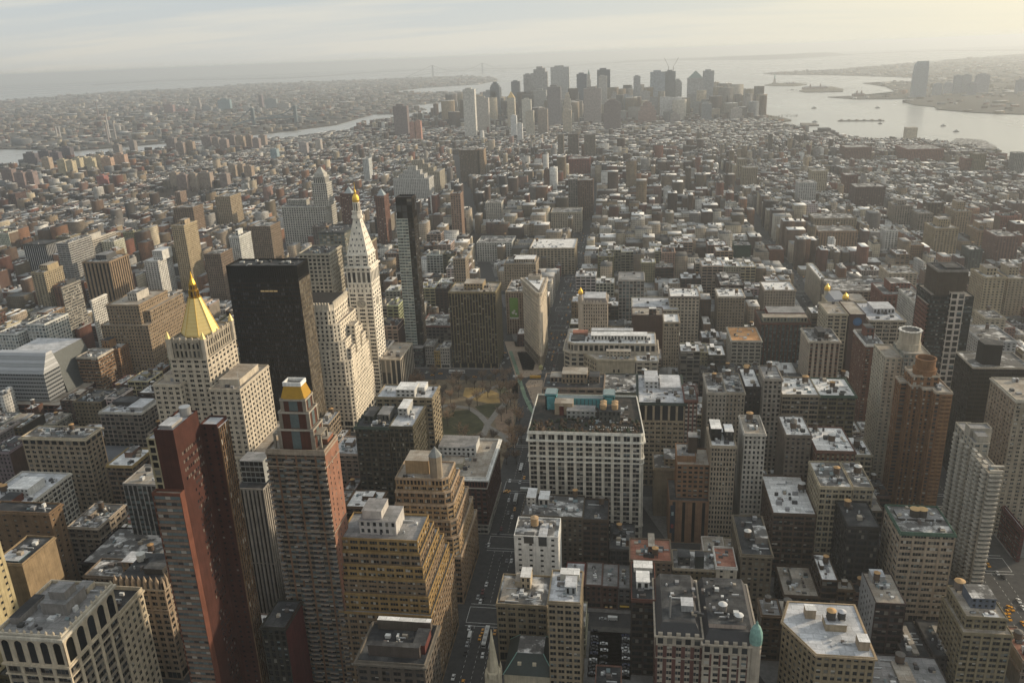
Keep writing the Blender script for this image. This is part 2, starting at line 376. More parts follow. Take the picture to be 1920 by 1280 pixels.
        HEROES.append((s.x0, s.x1, s.y0, s.y1, s.h, vis, s.label))
        return s
def ext(pL, pR, Y0, dep=None, back=None):
    """front top edge from two picture points on the plane y = Y0 -> x0, x1, h, y1"""
    a, b = K(pL), K(pR); D = Y0/((a[1]+b[1])/2)
    y1 = K(back)[1]*D if back else Y0+(dep or 20)
    return a[0]*D, b[0]*D, CAMZ-D, y1
# ------------------------------------------------------------------ palette
STONE = (0.44, 0.40, 0.33); LIME = (0.54, 0.47, 0.36); MARBLE = (0.72, 0.65, 0.54); CREAM = (0.52, 0.46, 0.34); WHITE = (0.68, 0.67, 0.64); TAN = (0.36, 0.29, 0.20)
REDB = (0.27, 0.12, 0.08); BROWN = (0.19, 0.13, 0.10); DKBR = (0.11, 0.085, 0.07); ORNG = (0.36, 0.20, 0.10); GREY = (0.30, 0.29, 0.28); DKGR = (0.13, 0.13, 0.13); OLIVE = (0.22, 0.19, 0.14); SALM = (0.38, 0.20, 0.14); YEL = (0.56, 0.47, 0.28)
COPPER = (0.22, 0.42, 0.36)
def simple(name, label, cat, pL, pR, Y0, dep, col, st, roof='grey', corn=0.0, col2=None, ground=0.0, n=7, tanks=1, hut=None, split=False, gm='dark', cornc=None, x0=None, x1=None, vis=.55, par=1.1, arch=0.0, far=False, finish=True, sides=None, group=None, h=None):
    a, b, hh, y1 = ext(pL, pR, Y0, dep)
    a = a if x0 is None else x0; b = b if x1 is None else x1; hh = h or hh
    B = Bld(name, label, cat, a, b, Y0, y1, hh, col, group, split, gm)
    B.block(rect(a, b, Y0, y1), 0, hh, st, col, roof, par, corn, 1.4, cornc, col2, ground=ground, arch=arch, far=far, sides=sides)
    if hut:
        for q in ([hut] if not isinstance(hut, list) else hut):
            fx0, fx1, fy0, fy1, hz = q[:5]; W, Dp = b-a, y1-Y0
            B.hut(a+W*fx0, a+W*fx1, Y0+Dp*fy0, Y0+Dp*fy1, hh, hz, q[5] if len(q) > 5 else col, q[6] if len(q) > 6 else roof, win=hz > 4)
    B.clutter(a+.6, b-.6, Y0+.6, y1-.6, hh, n, 1.0, tanks)
    if finish: B.done(vis)
    return B
OB = 'office building'; AB = 'apartment building'
# ===== foreground, east of the near avenue
def ornate_arcade():
    B = Bld('office_building', 'cream ornate block with giant arched windows below its cornice, bottom corner beside yellow wall', OB, -280, -248, 268, 306, 91, LIME, None, True)
    P = rect(-280, -248, 268, 306)
    B.block(P, 0, 74, (7.2, 4.2, 1.7, 1.4, 3, .6), LIME, 'grey', 0, 0, col2=(0.30, 0.27, 0.22), ground=6)
    B.block(P, 74, 91, None, LIME, 'grey', 1.4, 0)
    B.wall.f = B.wall.f; 
    m = masonry(LIME)
    for A, Q in ((P[0], P[1]), (P[1], P[2])):
        B.facade(B.wall, (A[0]+(Q[1]-A[1])/100, A[1]-(Q[0]-A[0])/100*1), (Q[0]+(Q[1]-A[1])/100, Q[1]-(Q[0]-A[0])/100), 75.5, 89, (7.0, 13.4, 2.6, 1.6, 1, .28), m, None, [0, 7, 7, 0, 1], False, True)
    B.ring(P, 74.2, 75.6, .9, LIME, 'string_course'); B.ring(P, 69, 69.8, .6, LIME, 'string_course')
    B.ring(P, 89.2, 91.2, 1.5, (0.54, 0.5, 0.42)); B.ring(P, 91.2, 92.6, .5, (0.54, 0.5, 0.42))
    pn = B.pm('pinnacle')
    for i in range(10): pn.lathe(-280+i*32/9, 268.2, [(.5, 92), (.6, 93.2), (.1, 94.2)], 8, m)
    for i in range(1, 11): pn.lathe(-248.2, 268+i*3.8, [(.5, 92), (.6, 93.2), (.1, 94.2)], 8, m)
    B.hut(-268, -255, 283, 297, 91, 6, GREY, 'grey', 'penthouse', False); B.hut(-265, -257, 286, 294, 97.2, 4, GREY, 'grey', 'penthouse', False)
    B.hut(-278, -273, 275, 292, 91, 3.5, GREY, 'tar', win=False); B.hut(-262, -256, 299, 305, 91, 3, LIME, win=False)
    B.clutter(-278, -250, 270, 304, 91, 16, 1.0); B.done(.7)
    B = Bld('office_building', 'cream block with dark sunken roof, joined behind the block with giant arches', OB, -266, -248, 306.1, 327, 73, LIME, None, True)
    B.block(rect(-266, -248, 306.1, 327), 0, 73, (4.4, 4.3, 1.9, 1.6, 2, .4), LIME, 'tar', 2.2, .8, ground=6)
    B.ring(rect(-266, -248, 306.1, 327), 57, 58, .5, LIME, 'string_course'); B.clutter(-264, -250, 308, 325, 73, 6); B.done(.7)
ornate_arcade()
def pinnacled():
    B = Bld('office_building', 'ornate beige block with row of pointed pinnacles along its mansard roof edge', OB, -277, -248, 344, 372, 61, (0.40, 0.32, 0.24), None, True)
    P = rect(-277, -248, 344, 372)
    B.block(P, 0, 61, (4.8, 4.0, 1.7, 1.5, 2, .5), None, 'grey', 0, .9, ground=6, cornc=(0.45, 0.37, 0.28))
    B.ring(P, 47, 48, .6, (0.42, 0.34, 0.26), 'string_course')
    mb = B.pm('mansard'); mb.prism(P, 61, 66, masonry((0.12, 0.11, 0.10)), roofmat('tar'), offs(P, -2.2))
    pn = B.pm('pinnacle'); m = masonry((0.45, 0.36, 0.27))
    for i in range(9):
        for x, y in ((-276.4+i*3.5, 344.6), (-248.6, 344.6+i*3.3)):
            pn.box(x-.8, x+.8, y-.8, y+.8, 61, 65.5, m); pn.lathe(x, y, [(1.0, 65.5), (.7, 66.5), (.1, 68.8)], 8, m)
    B.hut(-262, -251, 350, 364, 66, 3.5, (0.1, 0.1, 0.1), 'tar', 'penthouse', False); B.tank(-271, 362, 66, 2.4, 4, (0.5, 0.5, 0.48), (.55, .55, .53), .6); B.clutter(-274, -251, 348, 369, 66, 8); B.done(.6)
pinnacled()
B = Bld('apartment_building', 'tall plain yellow wall with tiny windows at the picture edge', AB, -352, -322, 290, 326, 135, (0.50, 0.43, 0.26)); B.block(rect(-352, -322, 290, 326), 0, 135, 'sparse', None, 'grey', 1, 0, ground=5); B.done()
def sky_slab():
    RB = (0.115, 0.052, 0.036); RB2 = (0.12, 0.05, 0.038)
    B = Bld('residential_tower', 'very tall red brick slab tower with banded balcony front, beside the gold topped brick tower', 'tower', -213, -180, 303, 337, 176, RB, None, True)
    B.block(rect(-208.5, -199, 304.5, 326), 146, 176, None, RB, 'silver', .9, 0)
    B.block(rect(-208.5, -199, 304.5, 326), 0, 146, None, RB, 'grey', 0, 0)
    # front strip of glazed balconies
    B.block(rect(-212.8, -199.05, 300.6, 304.45), 0, 146, ('band' and (14.0, 3.15, .6, 1.15, 5, .9)), (0.24, 0.10, 0.07), 'tan', 1.2, 0, col2=(0.30, 0.22, 0.17), gm=GLASSMIX['pale'], sides=[1, None, None, None])
    B.block(rect(-212.8, -208.55, 304.5, 318), 0, 172, 'vert', (0.42, 0.37, 0.25), 'silver', .5, 0)
    # west brick flank with narrow window slots
    m = masonry(RB); r = random.Random(3)
    for z in np.arange(12, 150, 3.15):
        for yy in np.arange(306.5, 325, 1.7):
            if 312 < yy < 322 and r.random() < .8:
                B.win.append((.0001*z/300, [(-198.95, yy, z), (-198.95, yy+.9, z), (-198.95, yy+.9, z+1.5), (-198.95, yy, z+1.5)], glass(r.choice([0, 1, 2, 3, 7]))))
    for z in np.arange(150, 166, 4.2):
        for yy in np.arange(308, 325, 1.7): B.win.append((.001, [(-198.95, yy, z), (-198.95, yy+.9, z), (-198.95, yy+.9, z+1.5), (-198.95, yy, z+1.5)], glass(r.choice([0, 1, 3]))))
    B.block(rect(-199, -190.4, 326, 336), 0, 169, (5.0, 3.15, 4.2, 2.0, 1, .15), RB2, 'silver', .8, 0, sides=[1, None, None, None])
    B.block(rect(-190.35, -189.6, 326.2, 335.8), 0, 168, (1.9, 3.15, .7, .35, 1, .3), (0.26, 0.17, 0.10), 'silver', 0, 0, gm=GLASSMIX['office'], sides=[None, 1, None, None])
    B.pm('flue').lathe(-202.5, 322, [(2.6, 176), (2.6, 180.5), (2.2, 180.5)], 18, plain('flue_steel', (0.4, 0.4, 0.4), .4, .6))
    B.hut(-207, -201, 307, 316, 176, 1.6, (0.35, 0.34, 0.33), 'silver', win=False); B.clutter(-211, -203, 301, 304, 146, 5, .6); B.done(.8)
sky_slab()
simple('office_building', 'dark glass block with pale vertical fins and roof machinery, behind the red slab tower', OB, (229, 909), (296, 910), 426, 26, (0.33, 0.33, 0.33), 'strip', 'tan', 0, (0.06, 0.065, 0.075), n=16, tanks=0, x1=-262, gm='blue', hut=[(.5, .75, .3, .7, 3.5, (.6, .6, .6), 'white')])
def stripe_mid():
    B = Bld('office_building', 'grey block of plain vertical concrete ribs squeezed between two brick towers', OB, -226, -203, 388, 408, 100, (0.36, 0.34, 0.31))
    B.block(rect(-222, -205, 388, 408), 0, 99, (2.6, 60, 1.3, .5, 1, .5), None, 'tar', .8, 0, gm=[2, 7]); B.hut(-221, -207, 396, 407, 99, 14, (0.34, 0.36, 0.36), 'grey', 'penthouse', True, 'cur'); B.done(.8)
stripe_mid()
def salmon_tower():
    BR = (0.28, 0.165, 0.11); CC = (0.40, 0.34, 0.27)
    B = Bld('residential_tower', 'brick apartment tower topped by stepped crown with small gold pyramid roof', 'tower', -178.5, -147, 344.5, 364, 146, SALM, None, True, 'pale')
    P = rect(-178, -147.5, 345.5, 364)
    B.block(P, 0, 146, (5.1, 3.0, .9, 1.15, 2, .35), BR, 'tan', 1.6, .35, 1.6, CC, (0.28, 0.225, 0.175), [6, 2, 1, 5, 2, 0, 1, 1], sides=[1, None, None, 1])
    # sunlit plain brick flank with slots
    r = random.Random(5)
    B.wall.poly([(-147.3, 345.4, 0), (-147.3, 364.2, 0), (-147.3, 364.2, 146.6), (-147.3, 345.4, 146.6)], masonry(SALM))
    for z in np.arange(10, 142, 3.0):
        for yy in (348.5, 353.5, 359.5): B.win.append((.00002, [(-147.25, yy, z), (-147.25, yy+.8, z), (-147.25, yy+.8, z+1.5), (-147.25, yy, z+1.5)], glass(r.choice([0, 1, 3]))))
    for z in (100.5, 138): B.ring(rect(-178.2, -147.2, 345.3, 364.3), z, z+.7, .25, CC, 'string_course')
    bal = B.pm('balcony'); mc = masonry((0.35, 0.305, 0.25)); dk = plain('rail', (0.12, 0.12, 0.12), .5)
    for k in range(46):
        z = 6+k*3.0
        for x, wd in ((-178.3, 2.4), (-168.6, 4.6), (-159.5, 4.6), (-150.0, 2.6)):
            if (k*7+int(-x)) % 9 == 0: continue
            bal.box(x, x+wd, 343.9, 345.4, z, z+1.05, mc, dk, True)
    m1 = masonry((0.16, 0.07, 0.05)); mc2 = masonry((0.34, 0.31, 0.26)); gl = plain('crown_glass', (0.12, 0.15, 0.15), .2)
    cx, cy = -162.5, 355
    cr = B.pm('crown')
    for z0, z1, hw, hd in ((146, 157, 9, 6.2), (157, 166, 7.6, 5.4), (166, 172.5, 6.3, 4.8)):
        P2 = rect(cx-hw, cx+hw, cy-hd, cy+hd); cr.prism(P2, z0, z1, m1, mc2)
        for sx in (-1, 1):
            cr.box(cx+sx*(hw-.5)-.9, cx+sx*(hw-.5)+.9, cy-hd-.3, cy-hd+.8, z0, z1+.6, mc2); cr.box(cx+sx*(hw-.4)-.6, cx+sx*(hw-.4)+.7, cy+hd-1, cy+hd+.3, z0, z1+.6, mc2)
        cr.box(cx-2.2, cx+2.2, cy-hd-.12, cy-hd+.4, z0+.5, z1-.9, gl); cr.box(cx+hw-.3, cx+hw+.12, cy-1.6, cy+1.6, z0+.5, z1-.9, gl)
        B.ring(P2, z1-.9, z1+.2, .5, (0.45, 0.41, 0.35), 'crown_cornice')
    for x in (-174.5, -170, -155, -150.5):
        cr.box(x-.5, x+.5, 349.5, 350.5, 146, 154, mc2)
        cr.box(x-.5, x+.5, 358, 359, 146, 154, mc2)
    cr.box(-175, -171, 349.7, 358.8, 153.4, 154.2, mc2); cr.box(-154, -150, 349.7, 358.8, 153.4, 154.2, mc2)
    gm_ = B.pm('gold_roof'); gd = plain('gold_panel', (0.50, 0.29, 0.04), .35, .55, .08)
    gm_.prism(rect(cx-6.2, cx+6.2, cy-4.7, cy+4.7), 172.7, 179, gd, gd, rect(cx-4.4, cx+4.4, cy-3.2, cy+3.2))
    wr = B.pm('roof_rim'); wm = masonry((0.75, 0.74, 0.72))
    for q in ((cx-4.7, cx+4.7, cy-3.5, cy-2.9), (cx-4.7, cx+4.7, cy+2.9, cy+3.5), (cx-4.7, cx-4.1, cy-2.9, cy+2.9), (cx+4.1, cx+4.7, cy-2.9, cy+2.9)): wr.box(*q, 179, 181, wm)
    wr.box(cx-4.1, cx+4.1, cy-2.9, cy+2.9, 179, 179.4, plain('well', (0.04, 0.04, 0.04)))
    B.hut(-154, -149, 355, 363, 146, 3, (0.36, 0.16, 0.1), 'tan', win=False); B.clutter(-177, -149, 346.5, 349, 146, 5, .7); B.done(.9)
salmon_tower()
def orange_stepped():
    OC = (0.39, 0.27, 0.125); OC2 = (0.31, 0.235, 0.15)
    B = Bld('office_building', 'golden brown stepped office block with terraces climbing its west side, below the gold topped tower', OB, -149, -100, 344.5, 404, 92, OC, None, True, 'office')
    tiers = [(-149, -106.5, 353.5, 379, 92), (-149.3, -105.2, 352, 384, 85), (-149.6, -103.9, 350.5, 389, 78), (-149.9, -102.6, 349, 394, 71), (-150.2, -101.3, 347.5, 399, 62), (-150.5, -100, 345, 404, 52)]
    z0 = 0
    for i, (a, b, c, d, h) in reversed(list(enumerate(tiers))):
        P = rect(a, b, c, d); B.block(P, z0 if i != 5 else 0, h, (5.2, 3.55, 1.1, 1.5, 3, .5), OC if i % 2 == 0 else OC2, 'grey', 1.0, 0, cornc=OC, col2=OC2 if i % 2 else None, ground=6 if i == 5 else 0)
        z0 = h
    B.hut(-139, -119, 359, 375, 92, 8, (0.50, 0.48, 0.46), 'grey', 'penthouse'); B.hut(-137.5, -127, 361, 374, 100.3, 4.5, (0.50, 0.47, 0.44), 'grey', 'penthouse', False)
    B.clutter(-147, -108, 355, 378, 92, 9, .7); B.done(.85)
orange_stepped()
def brown_turret():
    OC = (0.46, 0.325, 0.19); OC2 = (0.38, 0.265, 0.165)
    B = Bld('office_building', 'brown stepped tower with octagonal turret on its roof, beside the maroon block', OB, -142, -101, 424, 482, 84, OC, None, True, 'office')
    tiers = [(-141, -108, 433, 456, 84), (-141.3, -106.5, 431, 461, 76), (-141.6, -105, 429.5, 466, 68), (-141.9, -103.5, 428, 471, 58), (-142.2, -102.2, 426.5, 477, 47), (-142.5, -101, 425, 482, 34)]
    z0 = 0
    for i, (a, b, c, d, h) in reversed(list(enumerate(tiers))):
        c1 = 3.5 if i < 5 else .01
        P = [(a, c), (b-c1, c), (b, c+c1), (b, d), (a, d)]
        B.block(P, z0, h, (4.6, 3.7, 1.2, 1.4, 3, .45), OC if i % 2 == 0 else OC2, 'tan', 1.0, .3, .8, (0.46, 0.36, 0.26), ground=6 if i == 5 else 0, arch=4.5 if i in (0,) else 0, archst=(2.3, 4.4, .8, 1.2, 1, .4))
        z0 = h
    m = masonry((0.36, 0.31, 0.24)); t = B.pm('turret'); t.lathe(-116, 438, [(4, 84), (4, 98.5)], 8, m, R(22.5)); t2 = B.pm('turret_roof'); t2.lathe(-116, 438, [(4.3, 98.5), (.1, 104.5)], 8, plain('slate', (0.20, 0.21, 0.21), .6), R(22.5))
    B.hut(-136, -121, 440, 454, 84, 9, OC, 'tan', 'penthouse', False); B.clutter(-140, -122, 434, 439, 84, 4, .7); B.done(.8)
brown_turret()
# dark pair west of the stepped stone block
simple('loft_building', 'dark olive loft block with green copper cornice and roof tanks, facing the park corner', OB, (665, 802), (728, 803), 505, 34, (0.13, 0.12, 0.09), (5.0, 3.9, 1.3, 1.4, 2, .5), 'tar', 1.1, cornc=(0.10, 0.14, 0.12), ground=6, n=14, tanks=0, split=True, hut=[(.15, .45, .3, .8, 4.5, (.12, .14, .12), 'tar'), (.55, .9, .35, .8, 5, (.2, .2, .19), 'grey')])
simple('loft_building', 'dark loft block with smooth grey roof, joined to the green corniced block', OB, (728, 803), (775, 800), 505.5, 38, (0.15, 0.135, 0.10), (3.6, 3.9, .9, 1.0, 2, .5), 'silver', .5, ground=6, n=8, tanks=0, split=True, hut=[(.1, .5, .5, .95, 6, (.45, .45, .43), 'white')])
simple('office_building', 'beige slab with white roof huts overlooking the park lawn', OB, (700, 752), (814, 742), 546, 25, (0.34, 0.29, 0.20), 'pair', 'silver', .6, ground=6, n=12, tanks=0, split=True, hut=[(.35, .68, .1, .7, 6, (.5, .5, .48), 'white'), (.6, .8, .5, .95, 4, (.6, .6, .58), 'white')])
def maroon():
    MR = (0.13, 0.05, 0.045)
    B = Bld('office_building', 'maroon brick block with broad white rimmed roof, at the park corner', OB, -147, -98, 505.5, 568, 45, MR, None, True)
    P = rect(-147, -98, 505.5, 568)
    B.block(P, 0, 8, 'big', (0.42, 0.40, 0.36), 'grey', 0, .4); B.block(P, 8, 38, (4.2, 3.7, 1.5, 1.5, 1, .35), MR, 'grey', 0, .5, .8, (0.5, 0.48, 0.44), (0.17, 0.10, 0.09))
    B.block(P, 38, 45, (2.1, 6, .9, 1.6, 1, .4), (0.16, 0.07, 0.06), 'tan', 1.4, 2.0, 1.3, (0.70, 0.69, 0.66), gm=[0])
    B.hut(-140, -112, 540, 560, 45, 7, (0.55, 0.55, 0.54), 'grey', 'penthouse'); B.hut(-128, -118, 520, 530, 45, 4, (.5, .47, .36), 'tan', win=False); B.clutter(-144, -101, 508, 565, 45, 26, 1.0); B.done(.8)
maroon()
# white hotel-like block with roof garden
def white_block():
    WH = (0.60, 0.56, 0.48)
    B = Bld('office_building', 'long white block with paired windows and dark garden roof, across from the park', OB, -67, 12, 505.5, 571, 82, WH, None, True)
    P = [(-67, 505.5), (10.2, 505.5), (12, 507.3), (7.5, 571), (-67, 571)]
    B.block(P, 0, 12, 'big', (0.46, 0.44, 0.39), 'grey', 0, .5); B.block(P, 12, 61, (6.4, 3.75, 2.0, 1.0, 2, .55), WH, 'grey', 0, 0, col2=(0.42, 0.39, 0.34))
    B.block(P, 61, 65, (6.4, 4, 2.0, 1.2, 2, .5), WH, 'grey', 0, .7, 1.0, (0.68, 0.65, 0.58)); B.block(P, 65, 76.5, (6.4, 3.8, 2.0, 1.1, 2, .55), WH, 'grey', 0, 0)
    B.block(P, 76.5, 82.5, (6.4, 6, 2.1, 1.8, 2, .5), (0.66, 0.63, 0.55), 'garden', 1.3, .6, 1.0, (0.70, 0.67, 0.6))
    B.ring(P, 76, 77.4, 1.4, (0.70, 0.67, 0.6), 'string_course'); B.ring(P, 60.4, 61.2, .6, (0.68, 0.65, 0.58), 'string_course')
    pl = B.pm('roof_planting'); r = random.Random(9)
    cols = [plain('hedge', c, .9) for c in ((0.03, 0.04, 0.022), (0.07, 0.042, 0.025), (0.10, 0.07, 0.045))]
    for i in range(230):
        x = r.uniform(-65.5, 9); y = r.choice([r.uniform(507, 511), r.uniform(507, 527), r.uniform(507, 530)]); q = r.uniform(.5, 1.5)
        pl.lathe(x, y, [(q*.7, 82.5), (q, 82.5+q), (q*.3, 82.5+q*1.9)], 6, r.choice(cols))
    for x0, x1, n in ((-66, 10, 60),):
        for i in range(n): pl.box(x0+i*(x1-x0)/n, x0+(i+.9)*(x1-x0)/n, 506.2, 507, 82.5, 83.6+r.random()*.5, cols[r.randint(0, 2)])
    st_ = B.pm('roof_furniture'); wm = plain('white_table', (0.7, 0.7, 0.68), .6)
    for i in range(20):
        for y in (512, 516): st_.box(-25+i*1.55, -24.2+i*1.55, y, y+.7, 82.5, 83.3, wm)
    CY = (0.10, 0.33, 0.36); cm = plain('turquoise_metal', CY, .5, 0, .2); gl = glass(5); fm = B.pm('turquoise_frame')
    for x in (-58.5, -16.5):
        for a in (0, 9):
            fm.box(x, x+8, 545+a, 546+a, 82.5, 93, cm); 
        fm.box(x, x+1, 545, 555, 82.5, 94, cm); fm.box(x+7, x+8, 545, 555, 82.5, 94, cm); fm.box(x-.5, x+8.5, 544.5, 555.5, 94, 94.8, cm, glass(5))
        for k in range(5): fm.box(x+.2, x+7.8, 545+k*2.2, 545.5+k*2.2, 94.8, 95.6, plain('rib_white', (.5, .6, .6), .5))
    fm.box(-50.4, -16.6, 548, 553, 82.5, 90.5, cm, gl); 
    for k in range(12): fm.box(-50+k*2.8, -49.5+k*2.8, 547.6, 548, 84, 90, gl)
    B.hut(-51, -38, 536, 545, 82.5, 9, (0.47, 0.38, 0.27), 'tan', 'gable_house', False); B.hut(-47.5, -44.5, 535, 536, 82.5, 7, (0.20, 0.05, 0.04), 'tan', 'red_door', False)
    B.hut(-42, -22, 530, 540, 82.5, 6, (0.36, 0.37, 0.36), 'grey'); B.hut(-19, -4, 526, 538, 82.5, 8, (0.14, 0.15, 0.14), 'tar')
    for x in (-17, -9):
        for y in (530, 535): B.tank(x+1, y, 88, 2.3, 3.6, (0.40, 0.27, 0.14), (0.42, 0.28, 0.15), 2.6)
    B.clutter(-36, 6, 520, 560, 82.5, 34, .9); B.done(.8)
white_block()
# ===== the tall group east of the park
def gold_pyramid():
    LM = (0.54, 0.48, 0.39)
    B = Bld('skyscraper', 'limestone tower crowned by tall gilded octagonal pyramid roof and golden lantern', 'skyscraper', -347, -252, 505, 567, 187, LM, None, True)
    PB = rect(-347, -252, 505, 567); B.block(PB, 0, 56, (3.9, 4.0, 1.7, 1.6, 1, .4), LM, 'tan', 1.2, .5, ground=7)
    for x0, x1, h in ((-343, -322, 110), (-300, -276, 107)):
        B.block(rect(x0, x1, 511, 561), 56, h, (5.2, 3.85, 2.3, 1.7, 2, .4), LM, 'tan', 1.4, .4, 1.0); B.ring(rect(x0, x1, 511, 561), 83, 83.8, .4, LM, 'string_course')
        B.hut(x0+4, x1-4, 520, 552, h, 5, LM, 'tan', win=False); B.clutter(x0+2, x1-2, 512, 560, h, 4)
    PT = rect(-331, -302, 519, 565)
    B.block(PT, 56, 128, (5.6, 3.85, 2.5, 1.7, 2, .45), LM, 'tan', 0, .5, 1.0); B.ring(PT, 98, 98.8, .4, LM, 'string_course'); B.ring(PT, 119, 119.8, .4, LM, 'string_course')
    PU = offs(PT, -1.2); B.block(PU, 128, 141, (3.4, 6.5, 1.6, 1.5, 1, .6), (0.40, 0.36, 0.29), 'tan', 1.6, .5, 1.0)
    pn = B.pm('pinnacle'); m = masonry(LM); g = plain('gilded_tile', (0.82, 0.63, 0.26), .45, .3, .04, .3)
    for x in (-330, -303):
        for y in (520, 564): pn.lathe(x, y, [(2.1, 128), (2.1, 143.5)], 8, m); pn.lathe(x, y, [(2.2, 143.5), (.1, 149)], 8, g)
    for i in range(1, 6):
        pn.box(-331+i*4.8-.5, -331+i*4.8+.5, 519.8, 520.8, 139, 144, m); pn.box(-303.6, -302.6, 519+i*7.6-.5, 519+i*7.6+.5, 139, 144, m)
    cx, cy = -315.5, 540
    pr = B.pm('pyramid_roof'); pr.lathe(cx, cy, [(13.2, 141.5), (13.4, 143), (4.2, 169)], 8, g, R(22.5)); rb = plain('gilded_rib', (0.70, 0.48, 0.13), .45, .4, .05)
    for a in range(8):
        t = R(22.5+45*a); p0, p1 = (cx+13.5*math.cos(t), cy+13.5*math.sin(t)), (cx+4.3*math.cos(t), cy+4.3*math.sin(t))
        pr.prism([(p0[0]-.25, p0[1]-.25), (p0[0]+.25, p0[1]-.25), (p0[0]+.25, p0[1]+.25), (p0[0]-.25, p0[1]+.25)], 143, 169.2, rb, None, [(p1[0]-.2, p1[1]-.2), (p1[0]+.2, p1[1]-.2), (p1[0]+.2, p1[1]+.2), (p1[0]-.2, p1[1]+.2)])
    for z in np.arange(146, 168, 2.6): r_ = 13.4-9.2*(z-143)/26+.06; pr.lathe(cx, cy, [(r_, z), (r_-.02, z+.16)], 8, rb, R(22.5))
    ln = B.pm('golden_lantern'); gd = gold((0.62, 0.38, 0.06), .35); dk = plain('lantern_dark', (0.08, 0.05, 0.02), .6)
    ln.lathe(cx, cy, [(4.4, 168.8), (4.4, 169.8), (3.6, 169.8)], 8, gd, R(22.5))
    for a in range(8):
        x, y = cx+3.2*math.cos(R(22.5+45*a)), cy+3.2*math.sin(R(22.5+45*a)); ln.box(x-.4, x+.4, y-.4, y+.4, 169.8, 174, gd)
        x, y = cx+2.4*math.cos(R(22.5+45*a)), cy+2.4*math.sin(R(22.5+45*a)); ln.box(x-.33, x+.33, y-.33, y+.33, 175, 178.6, gd)
    ln.lathe(cx, cy, [(2.2, 169.8), (2.2, 174)], 8, dk); ln.lathe(cx, cy, [(3.7, 174), (3.7, 175), (2.5, 175)], 8, gd); ln.lathe(cx, cy, [(1.5, 175), (1.5, 178.6)], 8, dk); ln.lathe(cx, cy, [(2.7, 178.6), (2.5, 179.6), (1.2, 183), (.12, 188.5)], 8, gd)
    B.pm('flagpole').lathe(-277, 513, [(.15, 107), (.12, 121)], 6, plain('pole', (.5, .5, .5)))
    B.done(.95)
gold_pyramid()
def black_slab():
    BK = (0.013, 0.011, 0.009)
    B = Bld('skyscraper', 'broad black glass slab tower with flat rimmed roof, behind the gold pyramid tower', 'skyscraper', -332, -270, 624, 650, 170, BK, None, True, 'black')
    P = rect(-332, -270, 624, 648.5); gm = [7, 7, 7, 0, 0, 7, 1, 7, 2]
    B.block(P, 0, 160, (1.9, 3.75, .35, 1.3, 1, .25), BK, 'tar', 0, 0, col2=(0.035, 0.029, 0.023), gm=gm, sides=[1, None, None, 1]); B.block(P, 160, 170, (1.9, 10, .5, .7, 1, .3), BK, 'tar', 1.5, 0, gm=[7])
    W = masonry((0.30, 0.25, 0.18))
    B.facade(B.wall, (-269.7, 624.1), (-269.7, 648.4), 0, 158, (2.0, 3.75, .55, .9, 1, .25), W, masonry((0.16, 0.135, 0.10)), [7, 2, 3, 2])
    for i in range(2, 6): B.win.append((.00001, [(-312+i*3.8, 623.98, 148.9+.0*i), (-308.6+i*3.8, 623.98, 148.9), (-308.6+i*3.8, 623.98, 150.2), (-312+i*3.8, 623.98, 150.2)], lit_glass()))
    mb = B.pm('rooftop_plant'); dk = plain('plant_dark', (.05, .05, .05), .6); lt = plain('plant_light', (.4, .4, .38), .6); r = random.Random(2)
    for i in range(16): x = r.uniform(-329, -275); y = r.uniform(627, 644); mb.box(x, x+r.uniform(1, 4), y, y+2.5, 170, 170.5+r.random()*1.2, r.choice([dk, dk, lt]))
    B.done(.95)
black_slab()
def stepped_stone():
    LM = (0.74, 0.66, 0.54)
    B = Bld('skyscraper', 'massive pale stone block with many stepped setbacks, between black slab and clock tower', 'skyscraper', -340, -249, 668, 732, 124, LM, None, True)
    ti = [(-340, -249, 666, 732, 0, 46), (-334, -250, 667.5, 731, 46, 70), (-326, -254, 669, 729, 70, 88), (-318, -258, 670, 725, 88, 104), (-305, -262, 671, 717, 104, 117)]
    for i, (a, b, c, d, z0, h) in enumerate(ti):
        ch = 5.0 if i > 0 else 3
        P = [(a+ch, c), (b-ch, c), (b, c+ch), (b, d-ch), (b-ch, d), (a+ch, d), (a, d-ch), (a, c+ch)]
        B.block(P, z0, h, (4.3, 3.9, 2.1, 1.7, 1, .45), LM, 'tan', 1.0, 0, ground=12 if i == 0 else 0)
    # shallow stepped buttresses that carry the setbacks down both street fronts
    for k, (x0, x1, h) in enumerate(((-312, -300, 78), (-296, -284, 96), (-280, -268, 80))): B.block(rect(x0, x1, 666.9, 671), 46, h, (4.0, 3.9, 2.0, 1.7, 1, .4), LM, 'tan', .9, 0)
    for k, (y0, y1, h) in enumerate(((676, 688, 80), (692, 704, 97), (708, 720, 82))): B.block(rect(-259, -250.3, y0, y1), 46, h, (4.0, 3.9, 2.0, 1.7, 1, .4), LM, 'tan', .9, 0)
    cr = B.pm('crown'); m = masonry(LM); dk = plain('crown_dark', (.08, .07, .06), .7)
    P = [(-300, 672), (-266, 672), (-262.5, 676), (-262.5, 714), (-300, 714)]
    cr.prism(P, 117, 122.5, m, dk)
    for i in range(13): cr.box(-299.5+i*2.75, -298.3+i*2.75, 671.6, 673.2, 117, 124.5, m)
    for i in range(14): cr.box(-263.4, -262.1, 676+i*2.8, 677.2+i*2.8, 117, 124.5, m)
    for i in range(11): cr.box(-298, -265, 675+i*3.5, 676+i*3.5, 122.5, 123.7, dk)
    dm = B.pm('arched_portal'); dd = plain('portal_dark', (.05, .045, .04), .8)
    pts = [(-270+4.5*math.cos(t*math.pi/10), 665.8, 14+4.5*math.sin(t*math.pi/10)) for t in range(11)]; dm.poly([(-274.5, 665.8, 2), (-265.5, 665.8, 2)]+pts, dd)
    B.done(.95)
